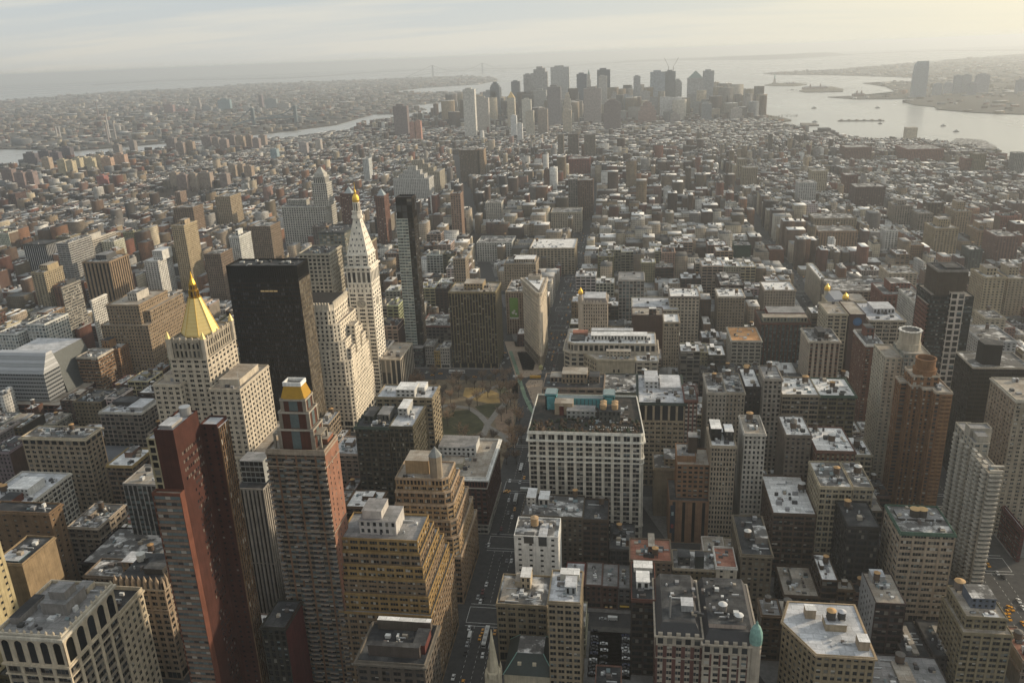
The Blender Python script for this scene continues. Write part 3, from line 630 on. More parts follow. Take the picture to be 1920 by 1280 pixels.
stepped_stone()
def clock_tower():
    MA = (0.80, 0.74, 0.64)
    B = Bld('skyscraper', 'slender white marble clock tower with steep pyramid roof and gold cupola', 'skyscraper', -274, -248, 746, 775, 213, MA, None, True)
    P = rect(-273, -248.5, 747, 774); f4 = (7.6, 3.9, 2.6, 1.7, 3, .4)
    B.block(P, 0, 112, f4, MA, 'tan', 0, 0, ground=10, cornc=MA); B.block(P, 112, 122, (4.4, 5, 2.6, 2.2, 2, .35), MA, 'tan', 0, .3, .8)
    B.block(P, 122, 134, (4.9, 11.5, 1.7, 1.6, 1, .7), MA, 'tan', 0, 0, gm=[2, 3]); B.block(P, 134, 138.5, (4.9, 4.5, 2.6, 2.0, 1, .3), MA, 'tan', 1.2, 1.6, 1.6)
    PU = offs(P, -1.6); B.block(PU, 138.5, 150, (7, 4, 3.4, 2.0, 2, .35), MA, 'tan', 0, .8, .9)
    # steep pyramid with rows of small windows
    py = B.pm('pyramid_roof'); m = masonry(MA); PV = rect(-263.9, -257.6, 757.2, 763.8); py.prism(PU, 150, 185, m, m, PV)
    r = random.Random(1)
    for j, z in enumerate((153, 158.5, 164, 169.5, 175, 180)):
        t = (z-150)/35; nwin = max(1, 5-j) if j < 5 else 1
        xa = PU[0][0]+(PV[0][0]-PU[0][0])*t; xb = PU[1][0]+(PV[1][0]-PU[1][0])*t; ya = PU[0][1]+(PV[0][1]-PU[0][1])*t; yb = PU[2][1]+(PV[2][1]-PU[2][1])*t
        dy = (PV[0][1]-PU[0][1])/35*1.8; dx = (PU[1][0]-PV[1][0])/35*1.8
        for k in range(nwin):
            x = xa+(xb-xa)*(k+.75)/(nwin+.5); B.win.append((.00003, [(x-.55, ya-.06, z), (x+.55, ya-.06, z), (x+.55, ya+dy-.06, z+1.8), (x-.55, ya+dy-.06, z+1.8)], glass(0)))
            y = ya+(yb-ya)*(k+.75)/(nwin+.5); B.win.append((.00003, [(xb+.06, y-.55, z), (xb+.06, y+.55, z), (xb-dx+.06, y+.55, z+1.8), (xb-dx+.06, y-.55, z+1.8)], glass(0)))
    cx, cy = -260.75, 760.5
    ln = B.pm('lantern'); ln.lathe(cx, cy, [(5.6, 184.5), (5.6, 187), (4.6, 187), (4.6, 190.5), (5.2, 190.5), (5.2, 191.5), (3.2, 191.5)], 8, m, R(22.5))
    for a in range(8): x, y = cx+3.0*math.cos(R(45*a)), cy+3.0*math.sin(R(45*a)); ln.box(x-.45, x+.45, y-.45, y+.45, 191.5, 199, m)
    ln.lathe(cx, cy, [(2.2, 191.5), (2.2, 199)], 8, plain('lantern_shade', (.2, .18, .15))); ln.lathe(cx, cy, [(3.8, 199), (3.8, 200), (2, 200)], 8, m)
    gc = B.pm('gold_cupola'); g = gold(); gc.lathe(cx, cy, [(3.1, 200), (3.5, 202), (3.2, 204.5), (2.0, 206.8), (1.0, 207.8), (1.1, 209.5), (.9, 211), (.35, 212), (.12, 219)], 16, g)
    # clock faces
    for nx, ny, x, y in ((0, -1, -260.75, 746.9), (1, 0, -248.4, 760.5)):
        fm = MB(); u = (-ny, nx); face = plain('clock_dial', (0.40, 0.37, 0.32), .7); rim = plain('clock_rim', (0.30, 0.28, 0.24), .7); hand = plain('clock_hand', (0.04, 0.04, 0.04), .6)
        def disc(r0, r1, off, mt):
            for a in range(32):
                t0, t1 = 2*math.pi*a/32, 2*math.pi*(a+1)/32
                q = lambda r_, t: (x+nx*off+u[0]*r_*math.cos(t), y+ny*off+u[1]*r_*math.cos(t), 101.5+r_*math.sin(t))
                fm.poly([q(r0, t0), q(r1, t0), q(r1, t1), q(r0, t1)], mt)
        disc(0.0, 3.6, .1, face); disc(3.6, 4.3, .25, rim)
        for a in range(12):
            t = R(30*a); c_, s_ = math.cos(t), math.sin(t)
            q = lambda r_, w_: (x+nx*.2+u[0]*(r_*c_-w_*s_), y+ny*.2+u[1]*(r_*c_-w_*s_), 101.5+r_*s_+w_*c_)
            fm.poly([q(2.8, -.14), q(3.4, -.14), q(3.4, .14), q(2.8, .14)], hand)
        for t, ln_ in ((R(-35), 2.1), (R(120), 3.1)):
            c_, s_ = math.cos(t), math.sin(t); q = lambda r_, w_: (x+nx*.3+u[0]*(r_*c_-w_*s_), y+ny*.3+u[1]*(r_*c_-w_*s_), 101.5+r_*s_+w_*c_)
            fm.poly([q(-.4, -.2), q(ln_, -.1), q(ln_, .1), q(-.4, .2)], hand)
        # blank stone panel behind the dial
        pnl = [(x+u[0]*a+nx*.04, y+u[1]*a+ny*.04, z) for a, z in ((-4.6, 96.8), (4.6, 96.8), (4.6, 106.2), (-4.6, 106.2))]; fm.poly(pnl, masonry(MA))
        fm.build('clock_face', B.root, B.org)
    B.done(.95)
clock_tower()
simple('office_building', 'plain pale block hugging the foot of the clock tower', OB, (705, 690), (741, 693), 748, 50, (0.50, 0.45, 0.37), (6, 30, 1.4, 1.2, 1, .5), 'tan', 0, x0=-247.6, x1=-226.5, h=42, n=4, tanks=0)
def slim_glass():
    B = Bld('residential_tower', 'slim dark glass tower with pale banded front, alone beside the clock tower', 'tower', -248, -229, 848, 866, 188, (0.05, 0.045, 0.04), None, True, 'pale')
    B.block(rect(-248, -235, 848, 866), 0, 166, (6.5, 3.4, .3, 1.25, 2, .2), (0.46, 0.50, 0.46), 'tar', .6, 0, gm=[5, 6, 2, 5, 5], sides=[1, None, None, 1])
    B.block(rect(-235, -228.5, 848.5, 867), 0, 166, (3.2, 3.4, .4, 1.2, 1, .15), (0.055, 0.048, 0.04), 'tar', .6, 0, gm=[7, 7, 2])
    B.block(rect(-247, -229, 849, 866.5), 166, 188, (6.2, 7, .5, .8, 1, .4), (0.05, 0.045, 0.038), 'tar', 1.5, 0, gm=[7, 2, 7]); B.block(rect(-256, -226, 836, 872), 0, 22, 'band', (0.12, 0.12, 0.12), 'grey', .8, 0, gm=[5, 1]); B.done(.95)
slim_glass()
simple('apartment_building', 'brown gridded apartment slab with tan piers, facing the park across the street', AB, (843, 545), (927, 552), 836, 40, (0.30, 0.255, 0.16), (3.2, 2.95, .8, .7, 1, .9), 'tan', .4, (0.07, 0.06, 0.045), ground=6, n=14, tanks=0, split=True, gm='dark', hut=[(.3, .7, .25, .75, 7, (.36, .29, .18), 'tan')])
def flatiron():
    LM = (0.72, 0.62, 0.49)
    B = Bld('skyscraper', 'triangular wedge shaped stone tower with rounded prow pointing at the plaza', 'skyscraper', -118, -92, 838, 898, 87, LM, None, True)
    def P_(o=0):
        base = [(-94.9, 838.9), (-93.6, 837.9), (-92.4, 838.9), (-91.9, 841), (-91.6, 898), (-119.5, 898), (-96.2, 841)]
        return offs(base, o) if o else base
    P = P_(); w1 = (3.7, 3.85, 1.7, 1.5, 1, .3)
    B.block(P, 0, 14, (4.6, 6.5, 1.3, 1.4, 1, .4), (0.42, 0.36, 0.28), 'tan', 0, .5, .7); B.block(P, 14, 72, w1, LM, 'tan', 0, 0)
    B.ring(P, 71.5, 72.6, .7, (0.5, 0.43, 0.34), 'string_course'); B.block(P, 72.6, 83.5, (3.7, 5.4, 1.4, 1.5, 1, .45), LM, 'tan', 0, 0)
    B.ring(P, 83, 87, 1.9, (0.53, 0.46, 0.37)); B.roof.poly([(*p, 86.6) for p in P], roofmat('tan'))
    B.wall.prism(P, 83.5, 86.5, masonry(LM)); o2 = P_(-2.2); B.pm('roof_rim').prism(o2, 86.6, 88.4, masonry((0.5, 0.44, 0.36)), roofmat('white'))
    B.hut(-111, -97, 884, 896, 88.4, 4, (0.45, 0.40, 0.33), 'tan', win=False); B.tank(-104, 890, 92, 1.8, 3); B.tank(-99, 893, 92, 1.8, 3); B.clutter(-103, -94, 868, 884, 88.4, 6, .7)
    g = B.pm('prow_kiosk'); g.lathe(-93.7, 835.2, [(2.4, 0), (2.4, 3.6), (2.6, 3.6), (.4, 5.4)], 10, plain('kiosk_glass', (.45, .42, .2), .4))
    B.done(.95)
flatiron()
# ===== behind the plaza and along the near avenue, west side
def pale_complex():
    LM = (0.50, 0.45, 0.37)
    B = Bld('office_building', 'broad pale stone block with terrace of white roof huts, opposite the wedge tower', OB, -63, 31, 765, 804, 57, LM, None, True)
    P = [(-63, 772), (-56, 765), (31, 765), (31, 804), (-63, 804)]
    B.block(P, 0, 46, (7.2, 4.6, 2.6, 1.6, 1, .5), LM, 'tan', 1, 1.0, ground=7); B.block([(-59, 774), (-53, 768), (28, 768), (28, 803), (-59, 803)], 46, 54, (5, 6.5, 1.6, 1.4, 1, .5), LM, 'white', 1.2, .7)
    B.hut(-36, 20, 780, 792, 54, 5, (0.62, 0.6, 0.55), 'white', 'penthouse'); B.hut(-36, 6, 793, 801, 54, 6, (0.6, 0.58, 0.52), 'silver', 'penthouse', False); B.hut(-56, -42, 776, 790, 54, 2, (.12, .13, .14), 'tar'); B.hut(-55, -40, 792, 802, 54, 3.5, (.35, .2, .14), 'red', win=False)
    B.clutter(-56, 26, 770, 802, 54, 26); B.done(.5)
    B = Bld('office_building', 'cream block with blank windowless front wall and angled side, before the plaza', OB, -42, 8, 746, 764, 45, (0.46, 0.41, 0.31), None, True)
    P = [(-29, 746), (8, 746), (8, 764.8), (-42, 764.8)]
    B.block(P, 0, 45, None, (0.46, 0.41, 0.31), 'tan', 1.2, .6); m = masonry((0.46, 0.41, 0.31))
    B.facade(B.wall, (-42.3, 764.6), (-29.3, 745.8), 0, 43, (3.2, 4.6, 1.4, 1.8, 1, .2), m, None)
    for z in (22, 28, 33):
        for x in (-13, -8.5): B.win.append((.001, [(x, 745.95, z), (x+1.6, 745.95, z), (x+1.6, 745.95, z+3.2), (x, 745.95, z+3.2)], glass(0)))
    B.hut(-20, 4, 756, 764, 45, 6, (0.5, 0.45, 0.36), 'tan', 'penthouse'); B.clutter(-30, 4, 748, 757, 45, 6); B.done(.6)
    simple('office_building', 'cream block with arched top windows, right of the blank walled block', OB, (1197, 650), (1236, 650), 747, 17, LM, (7, 4.2, 2.4, 1.8, 1, .5), 'white', .8, x0=9, x1=30, n=6, tanks=1, h=44)
pale_complex()
simple('loft_building', 'brown block with dark roof huts and heavy corner piers, behind the turquoise frames', OB, (1018, 727), (1132, 730), 666, 34, (0.33, 0.27, 0.22), (8, 4.6, 2.2, 1.8, 1, .6), 'tar', .8, n=14, tanks=0, hut=[(.3, .72, .35, .85, 9, (.33, .27, .20), 'tan'), (.1, .3, .4, .8, 5, (.3, .25, .2), 'tan'), (.75, .92, .4, .8, 6, (.25, .21, .17), 'tar')], vis=.3)
simple('loft_building', 'long low grey block with green cornice, beyond the long white block', OB, (1132, 738), (1276, 738), 666, 45, (0.26, 0.25, 0.23), 'loft', 'dust', .8, cornc=(0.14, 0.17, 0.14), n=22, tanks=1, vis=.4, hut=[(.62, .8, .1, .5, 6, (.6, .6, .6), 'white'), (.55, .62, .2, .6, 4, (.5, .5, .5), 'white')])
B_ = simple('loft_building', 'beige block with tall round arched windows and dark copper cornice, beyond the long white block', OB, (1197, 757), (1284, 757), 585, 60, (0.42, 0.36, 0.27), (4.6, 4.0, 1.2, 1.9, 2, .5), 'silver', 1.5, ground=6, n=26, tanks=1, split=True, cornc=(0.07, 0.10, 0.09), arch=15, vis=.6, finish=False, hut=[(.15, .45, .5, .9, 6, (.55, .55, .55), 'silver'), (.5, .95, .45, .9, 2.5, (.5, .5, .5), 'silver')])
B_.done(.6)
simple('loft_building', 'narrow red and white windowed block, tight against the beige arched block', OB, (1284, 752), (1308, 752), 586, 30, (0.24, 0.12, 0.10), (3.0, 3.7, 1.2, 1.7, 1, .3), 'dust', .6, (0.48, 0.44, 0.40), n=5, tanks=1, vis=.6)
simple('loft_building', 'near twin of a pair of grey lofts with dark glass shaft, pale east half', OB, (1327, 738), (1362, 738), 585, 40, (0.40, 0.37, 0.32), (3.0, 3.8, 1.5, 1.4, 1, .4), 'dust', .7, ground=6, n=9, tanks=2, split=True, vis=.7)
simple('loft_building', 'near twin of a pair of grey lofts with dark glass shaft, browner west half', OB, (1362, 738), (1397, 738), 585.4, 40, (0.36, 0.32, 0.26), (3.0, 3.8, 1.5, 1.4, 1, .4), 'dust', .7, ground=6, n=9, tanks=1, split=True, vis=.7)
simple('loft_building', 'dark windowless sided block with very white roof and round tank', OB, (1397, 727), (1427, 727), 600, 40, (0.08, 0.075, 0.07), 'pun', 'white', .4, n=4, tanks=2, vis=.5)
simple('loft_building', 'narrow tall grey building with dark glass centre strip and gabled top', OB, (1433, 712), (1467, 712), 590, 28, (0.36, 0.33, 0.29), (3.6, 3.8, 1.4, 1.3, 1, .5), 'grey', .8, ground=6, n=4, tanks=1, split=True, vis=.8)
simple('loft_building', 'brown loft block with snowy roof and fine column row, beside the narrow gabled building', OB, (1467, 742), (1536, 742), 588, 36, (0.34, 0.29, 0.22), (6.0, 3.9, .8, 1.3, 3, .5), 'snow', .8, ground=6, n=12, tanks=1, split=True, vis=.4)
simple('loft_building', 'olive loft block with green cornice and snowy roof, corner of the wide avenue', OB, (1536, 742), (1606, 745), 588.3, 36, (0.23, 0.20, 0.13), (6.5, 3.9, 1.0, 1.3, 3, .5), 'snow', 1.0, cornc=(0.10, 0.17, 0.13), ground=6, n=12, tanks=1, split=True, vis=.4)
simple('hotel', 'cream tower with ornate top storeys over dark red centre bays and round roof turret', 'hotel', (1517, 640), (1577, 643), 748, 40, (0.52, 0.46, 0.38), (4.4, 3.9, 2.4, 1.8, 1, .4), 'dust', .9, (0.30, 0.18, 0.13), ground=8, n=8, tanks=1, split=True, vis=.8, hut=[(.35, .6, .3, .7, 6, (.12, .12, .12), 'tar')])
simple('office_building', 'red and green glass gridded block with terraces and red roof storey', OB, (1427, 607), (1520, 607), 832, 46, (0.20, 0.085, 0.06), (4.2, 3.9, 1.2, 1.0, 2, .6), 'garden', .6, (0.09, 0.10, 0.08), ground=5, n=12, tanks=0, gm='blue', vis=.7, hut=[(.2, .95, .4, .9, 6, (.24, .07, .05), 'grey'), (.06, .95, .12, .38, 5, (.32, .32, .25), 'tan')])
def orange_tower():
    OC = (0.33, 0.18, 0.085)
    B = Bld('residential_tower', 'orange brown brick apartment tower with round drum on its roof', 'tower', 187, 216, 537, 566, 111, OC, None, True, 'office')
    P1 = [(199, 543), (204, 541), (204, 537), (216, 537), (216, 556), (188, 566), (188, 554), (193, 551), (193, 546), (199, 546)]
    P1 = [(188, 555), (193, 555), (193, 549), (199, 549), (199, 543), (205, 543), (205, 537), (216, 537), (216, 566), (188, 566)]
    B.block(P1, 0, 104, (3.6, 2.95, 1.5, 1.4, 1, .45), OC, 'tan', 1.0, .25, .6, (0.46, 0.40, 0.33), (0.25, 0.14, 0.08))
    B.block(rect(193.2, 211, 549.3, 565.8), 104, 111, 'apt', OC, 'tan', 1.0, .25, .6, (0.46, 0.40, 0.33))
    d = B.pm('roof_drum'); m = masonry(OC); d.lathe(203, 556, [(7.4, 111), (7.4, 114), (7.7, 114), (7.7, 115), (6.4, 115)], 24, m); d.lathe(203, 556, [(6.4, 115), (6.4, 121.5), (6.8, 121.5), (6.8, 122.5), (5.9, 122.5), (5.8, 119)], 24, m); d.lathe(203, 556, [(5.8, 119), (5.8, 119.1)], 24, plain('drum_well', (.05, .04, .04)))
    bl = B.pm('balcony'); bm = masonry((0.36, 0.21, 0.11))
    for k in range(33):
        z = 8+k*2.95
        for x0, y0 in ((199.2, 547.2), (205.2, 541.2), (193.2, 553.2)): bl.box(x0, x0+3.4, y0-1.4+1.4, y0+1.7, z, z+1.0, bm, None, True)
        bl.box(209, 215.5, 535.8, 536.9, z, z+1.0, bm, None, True)
    B.clutter(206, 215, 538, 560, 104, 6); B.done(.95)
orange_tower()
def white_balcony():
    WC = (0.43, 0.40, 0.34)
    B = Bld('residential_tower', 'pale concrete apartment tower ringed by balconies, beside the wide avenue', 'tower', 205, 217, 454, 510, 97, WC, None, True, 'pale')
    B.block(rect(209, 216.5, 455, 478), 0, 88, (7, 3.0, .8, 1.1, 3, .8), WC, 'tan', .8, 0, sides=[1, None, None, 1]); B.block(rect(208.5, 217.5, 478, 508), 0, 96, (5, 3.0, 1.8, 1.2, 1, .6), WC, 'grey', .8, 0)
    B.block(rect(209.5, 222, 488, 496), 88, 101, None, WC, 'grey', .8, 0); B.hut(211, 217, 480, 487, 96, 4, WC, 'grey', win=False)
    bl = B.pm('balcony'); m = masonry((0.48, 0.45, 0.39))
    for k in range(30):
        z = 6+k*3.0
        bl.box(209.3, 216.3, 453.4, 454.9, z, z+1.05, m, None, True)
        for y in (457, 465, 472): bl.box(207.2, 208.9, y, y+4.5, z, z+1.05, m, None, True)
        if k < 29:
            for y in (482, 490, 500): bl.box(206.6, 208.4, y, y+4.5, z, z+1.05, m, None, True)
    B.clutter(210, 216, 456, 476, 88, 5, .8); B.done(.95)
white_balcony()
BB = simple('office_building', 'beige office block in four wide window bands under green rimmed roof, twin tan lidded tanks', OB, (1689, 1000), (1792, 1003), 424, 30, (0.42, 0.355, 0.265), (7.4, 3.85, 1.3, 1.75, 4, .4), 'dust', .5, ground=11, n=14, tanks=0, split=True, cornc=(0.12, 0.22, 0.17), finish=False, gm='office')
w_ = BB.x1-BB.x0
for q in (.42, .56): BB.tank(BB.x0+w_*q, BB.y0+17, BB.h, 2.7, 5, (0.05, 0.045, 0.04), (0.52, 0.34, 0.16), 1.2)
BB.hut(BB.x0+w_*.1, BB.x0+w_*.9, BB.y0+14, BB.y0+24, BB.h, 1.2, (0.12, 0.12, 0.12), 'grey', win=False)
BB.done(.8)
# ===== bottom centre and right
simple('loft_building', 'beige loft block whose roof carries tan terrace and cream hut, at the taxi crossing', OB, (930, 1135), (1025, 1137), 376, 28, (0.33, 0.275, 0.19), (5.2, 3.9, 1.6, 1.6, 3, .4), 'dust', .4, ground=7, n=10, tanks=0, split=True, x0=-71, x1=-42.5, vis=.9, hut=[(.42, .62, .55, .9, 8, (.52, .44, .32), 'white'), (.3, .42, .6, .9, 4, (.5, .43, .33), 'tan'), (.06, .34, .12, .85, .5, (.40, .29, .17), 'tan')])
simple('loft_building', 'tan loft tower with white scalloped balcony ledge near its top and rooftop skylight', OB, (1031, 1130), (1088, 1132), 345, 27, (0.36, 0.30, 0.21), (4.0, 3.8, 1.0, 1.5, 2, .45), 'silver', .5, ground=6, n=10, tanks=0, split=True, vis=.8, hut=[(.5, .85, .25, .6, 5, (.35, .38, .4), 'silver'), (.3, .9, .7, .9, 4, (.6, .57, .5), 'white')], x0=-38.5, x1=-22)
B_ = Bld('loft_building', 'small blank white block with open roof pit and tan round tank', OB, -67, -40, 424.5, 446, 52, (0.74, 0.73, 0.70), None, True)
B_.block(rect(-67, -40, 424.5, 446), 0, 52, 'sparse', None, 'dust', .8, 0); B_.hut(-61, -55, 424.4, 430, 47.5, 4.4, (.14, .14, .14), 'tar', win=False); B_.hut(-52, -47, 424.35, 440, 46, 6.2, (.12, .13, .14), 'silver', win=False); B_.tank(-55.5, 436, 52, 2.5, 5, (0.42, 0.28, 0.15), (0.42, 0.29, 0.17), 1.5); B_.clutter(-66, -41, 432, 445, 52, 10, .8); B_.done(.9)
simple('loft_building', 'wide dark olive block with snowy roof clutter, in front of the long white block', OB, (978, 965), (1092, 975), 461, 28, (0.16, 0.145, 0.11), 'pun', 'dust', .4, n=18, tanks=1, vis=.7, split=True, hut=[(.05, .2, .5, .95, 6, (.5, .49, .46), 'white'), (.25, .42, .5, .9, 5, (.45, .44, .42), 'white')])
simple('loft_building', 'dark brown block with black roof and round tank, standing before the long white block', OB, (1092, 975), (1140, 978), 461.5, 27, (0.12, 0.085, 0.065), (5.4, 3.9, 1.2, 1.6, 2, .4), 'tar', .3, n=4, tanks=1, vis=.7, split=True)
def row(): # low row behind the car park
    for i, (a, b, h, c, lab) in enumerate(((-24, -14, 17, (0.20, 0.13, 0.11), 'low pinkish brown row building with grey roof, behind the car park'), (-13.8, -4, 16.5, (0.19, 0.115, 0.10), 'low brown row building with shopfront lights, behind the car park'), (-3.8, 4, 16, (0.20, 0.20, 0.21), 'low grey row building with yellow awning, behind the car park'))):
        B = Bld('row_house', lab, 'row house', a, b, 428, 452, h, c, 'row buildings behind the car park'); B.block(rect(a, b, 428, 452), 0, h, 'pun', c, 'grey', .5, .5, ground=4.5); B.clutter(a+1, b-1, 430, 450, h, 6, .7)
        if i == 2: B.pm('awning').prism([(a+1, 426.5), (b-1, 426.5), (b-1, 428), (a+1, 428)], 3, 3.4, plain('awning', (.5, .33, .05)))
        if i == 1:
            for x in (-12, -9): B.win.append((.0001, [(x, 427.8, 1.2), (x+1.6, 427.8, 1.2), (x+1.6, 427.8, 2.8), (x, 427.8, 2.8)], lit_glass()))
        B.done(.5)
row()
simple('loft_building', 'nearly black loft block with white roof hut, right of the car park', OB, (1184, 1126), (1230, 1126), 372, 34, (0.085, 0.07, 0.06), 'loft', 'tar', .3, n=10, tanks=0, vis=.7, split=True, cornc=(.2, .09, .07), hut=[(.2, .75, .3, .6, 4.5, (.66, .65, .62), 'white'), (.1, .9, .75, .95, 3, (.6, .6, .58), 'white')])
def red_hotel():
    RB = (0.20, 0.10, 0.085); CC = (0.46, 0.41, 0.34)
    B = Bld('hotel', 'red brick and cream striped hotel with dark mansard roof and green corner dome', 'hotel', 16, 66, 341, 392, 49, RB, None, True, 'office')
    for x0, x1, y0, h in ((16, 38.8, 345, 49.5), (38.9, 66, 342, 48.5)):
        P = rect(x0, x1, y0, 392); B.block(P, 0, h-6, (4.5, 3.7, 1.9, 1.5, 2 if x0 < 30 else 1, .3), RB, 'tar', 0, 0, col2=CC, ground=6)
        B.block(P, h-6, h, (4.5, 5.6, 1.7, 1.6, 1, .3), CC, 'tar', 0, .9, 1.0, CC); B.ring(P, h-14, h-13.3, .3, CC, 'string_course')
        m = masonry(CC)
        for i in range(round((x1-x0)/4.5)): 
            x = x0+2.2+i*4.5; q = B.pm('dormer'); q.prism([(x-1.1, y0-.2), (x+1.1, y0-.2), (x+1.1, y0+1), (x-1.1, y0+1)], h, h+1.6, m)
        ms = B.pm('mansard'); ms.prism(offs(P, -.3), h, h+6, plain('slate', (.045, .045, .05), .6), roofmat('tar'), offs(P, -3.2))
        for i in range(round((x1-x0)/4.5)):
            xa = x0+i*4.5; 
            B.wall.poly([(xa+.0, y0-.05, 6), (xa+.95, y0-.05, 6), (xa+.95, y0-.05, h-6), (xa, y0-.05, h-6)], m if x0 > 30 else masonry(RB))
    B.wall.poly([(61, 341.9, 6), (66.1, 341.9, 6), (66.1, 341.9, 49), (61, 341.9, 49)], masonry(CC))
    d = B.pm('corner_dome'); cm = plain('copper_green', (0.20, 0.36, 0.32), .6, 0, .2)
    d.lathe(64.5, 343.5, [(2.9, 0), (2.9, 50)], 14, masonry(CC)); d.lathe(64.5, 343.5, [(3.1, 50), (3.3, 53), (3.0, 56), (2.0, 59), (.6, 61), (.5, 62), (.05, 63)], 14, cm)
    for x, y in ((50, 360), (57, 352)): B.tank(x, y, 54.5, 2.2, 3.6, (.16, .15, .14), (.55, .55, .55), 1)
    B.pm('flue').lathe(23, 352, [(.5, 55), (.5, 68), (.7, 68.2)], 10, plain('flue_steel', (0.4, 0.4, 0.4), .4, .6)); B.hut(29, 35, 357, 364, 55, 4, (.35, .36, .37), 'silver', win=False); B.hut(42, 60, 347, 349.5, 54.5, 2.2, (.46, .38, .33), 'tar', win=False)
    B.clutter(20, 62, 350, 388, 55.3, 26, .8); B.done(.6)
red_hotel()
def white_roof_corner():
    B = Bld('loft_building', 'tan corner block with big white five sided roof, roof tanks and white lidded huts', OB, 80, 120, 337, 385, 50, (0.36, 0.30, 0.20), None, True)
    P = [(92, 337), (119, 337), (119, 377), (86, 377), (80, 360)]
    B.block(P, 0, 50, (3.3, 3.8, 1.3, 1.6, 1, .4), None, 'silver', .5, .9, 1.2, (0.42, 0.33, 0.22), ground=7)
    B.hut(100, 110, 355, 363, 50, 4, (0.42, 0.35, 0.25), 'silver', win=False); B.tank(103, 359, 54.3, 2.3, 4.2, (.06, .055, .05), (.50, .31, .14), 1); B.tank(108.2, 359.5, 54.3, 2.0, 3.6, (.06, .06, .06), (.5, .5, .52), 1)
    B.hut(92, 97, 364, 369, 50, 5, (0.42, 0.34, 0.25), 'white', win=False); B.hut(112.5, 117.5, 342, 348, 50, 5, (0.42, 0.34, 0.25), 'white', win=False); B.clutter(94, 112, 341, 354, 50, 5, .5); B.done(.8)
white_roof_corner()
B_ = Bld('loft_building', 'narrow block with pale grey side wall, dark front and messy pink roof', OB, 136, 152, 396, 424, 38, (0.10, 0.075, 0.065), None, True)
B_.block(rect(136.2, 152, 396, 424), 0, 38, 'loft', (0.10, 0.075, 0.065), 'tan', .6, 0, sides=[1, None, None, None]); B_.wall.poly([(136, 424, 0), (136, 396.2, 0), (136, 396.2, 38.6), (136, 424, 38.6)], masonry((.40, .41, .42)))
for z in range(8, 36, 4):
    for y in (400, 404.5, 409, 413.5, 418): B_.win.append((.00005, [(135.95, y+1.2, z), (135.95, y, z), (135.95, y, z+1.9), (135.95, y+1.2, z+1.9)], glass(1)))
B_.hut(139, 146, 415, 422, 38, 4, (.4, .4, .4), 'silver', win=False); B_.clutter(138, 151, 398, 422, 38, 14, .7, 1); B_.done(.8)
simple('loft_building', 'brown loft block with white roof and lone orange lidded tank, right of centre', OB, (1450, 965), (1530, 965), 470, 50, (0.17, 0.115, 0.085), 'loft', 'white', .4, n=10, tanks=1, vis=.7, split=True, ground=6)
simple('loft_building', 'brown grey ornate corner block with gabled dark roof, before the brown loft', OB, (1390, 1040), (1449, 1045), 424.5, 44, (0.23, 0.195, 0.15), 'pun', 'tar', .9, n=10, tanks=1, vis=.6, split=True, ground=6, hut=[(.55, .95, .3, .6, 4, (.3, .28, .26), 'dust')])
B_ = Bld('loft_building', 'cream ended olive block with white rimmed roof and red terrace', OB, 29, 66, 424.6, 446, 32, (0.22, 0.19, 0.12), None, True)
B_.block(rect(29, 54, 426, 446), 0, 33, 'pun', (0.22, 0.19, 0.12), 'dust', .8, .6, cornc=(.4, .35, .27)); B_.block(rect(54, 66, 424.6, 446), 0, 36, 'sparse', (0.58, 0.53, 0.44), 'red', 1.3, .4, cornc=(.66, .63, .58)); B_.hut(32, 39, 430, 438, 33, 6, (.1, .11, .11), 'tar'); B_.hut(42, 47, 428, 434, 33, 8, (.07, .09, .085), 'tar', win=False); B_.clutter(48, 65, 427, 445, 35, 16, .8); B_.done(.8)
simple('loft_building', 'red and beige block with orange stripe and cluttered red roof, mid bottom', OB, (1190, 1030), (1270, 1035), 428, 24, (0.26, 0.21, 0.16), 'pun', 'red', .5, n=18, tanks=1, vis=.5, x0=3, x1=28, h=36, hut=[(.45, .6, .3, .9, 6, (.25, .12, .08), 'tan')])
def brick_annex():
    OC = (0.33, 0.20, 0.115)
    B = Bld('office_building', 'orange brick block with stepped tower and dark slots, beside the cream gabled loft', OB, 30, 57, 505, 540, 62, OC, None, True)
    B.block(rect(30, 57, 505.4, 536), 0, 33, (6.5, 40, 4.6, 1, 1, .5), OC, 'tar', .8, 0); B.block(rect(35, 57, 511, 536), 33, 58, (3.4, 3.6, 1.3, 1.7, 1, .3), OC, 'tan', .8, 0); B.block(rect(35, 48, 516, 536), 58, 62, None, OC, 'grey', .8, 0); B.hut(43, 49, 522, 530, 62, 12, (.12, .09, .075), 'grey', win=False); B.clutter(36, 47, 517, 535, 62, 5, .7)
    B.pm('advertising_banner').box(31, 34, 505, 505.35, 8, 30, plain('banner_dark', (.02, .03, .05), .5)); b2 = B.pm('banner_emblem'); b2.box(31.7, 33.3, 504.9, 504.98, 22, 25, plain('banner_pale', (.3, .38, .4), .5)); b2.box(31.6, 33.4, 504.9, 504.98, 12, 15, plain('banner_red', (.3, .05, .05), .5)); B.done(.8)
brick_annex()
simple('loft_building', 'narrow cream gabled loft with white roof boxes, between orange brick block and grey lofts', OB, (1334, 838), (1380, 838), 506, 30, (0.42, 0.365, 0.275), (2.0, 3.8, .8, 1.3, 1, .5), 'white', .7, ground=8, n=6, tanks=0, split=True, vis=.9, hut=[(.02, .45, .3, .8, 9, (.05, .05, .05), 'white'), (.6, .95, .3, .7, 7, (.05, .05, .05), 'white')])
simple('loft_building', 'pale loft with dark glass shaft and arched top windows, before the narrow gabled building', OB, (1396, 815), (1436, 815), 512, 30, (0.50, 0.47, 0.42), (2.6, 3.8, 1.3, 1.4, 1, .4), 'tan', .6, ground=6, n=8, tanks=1, split=True, vis=.8)
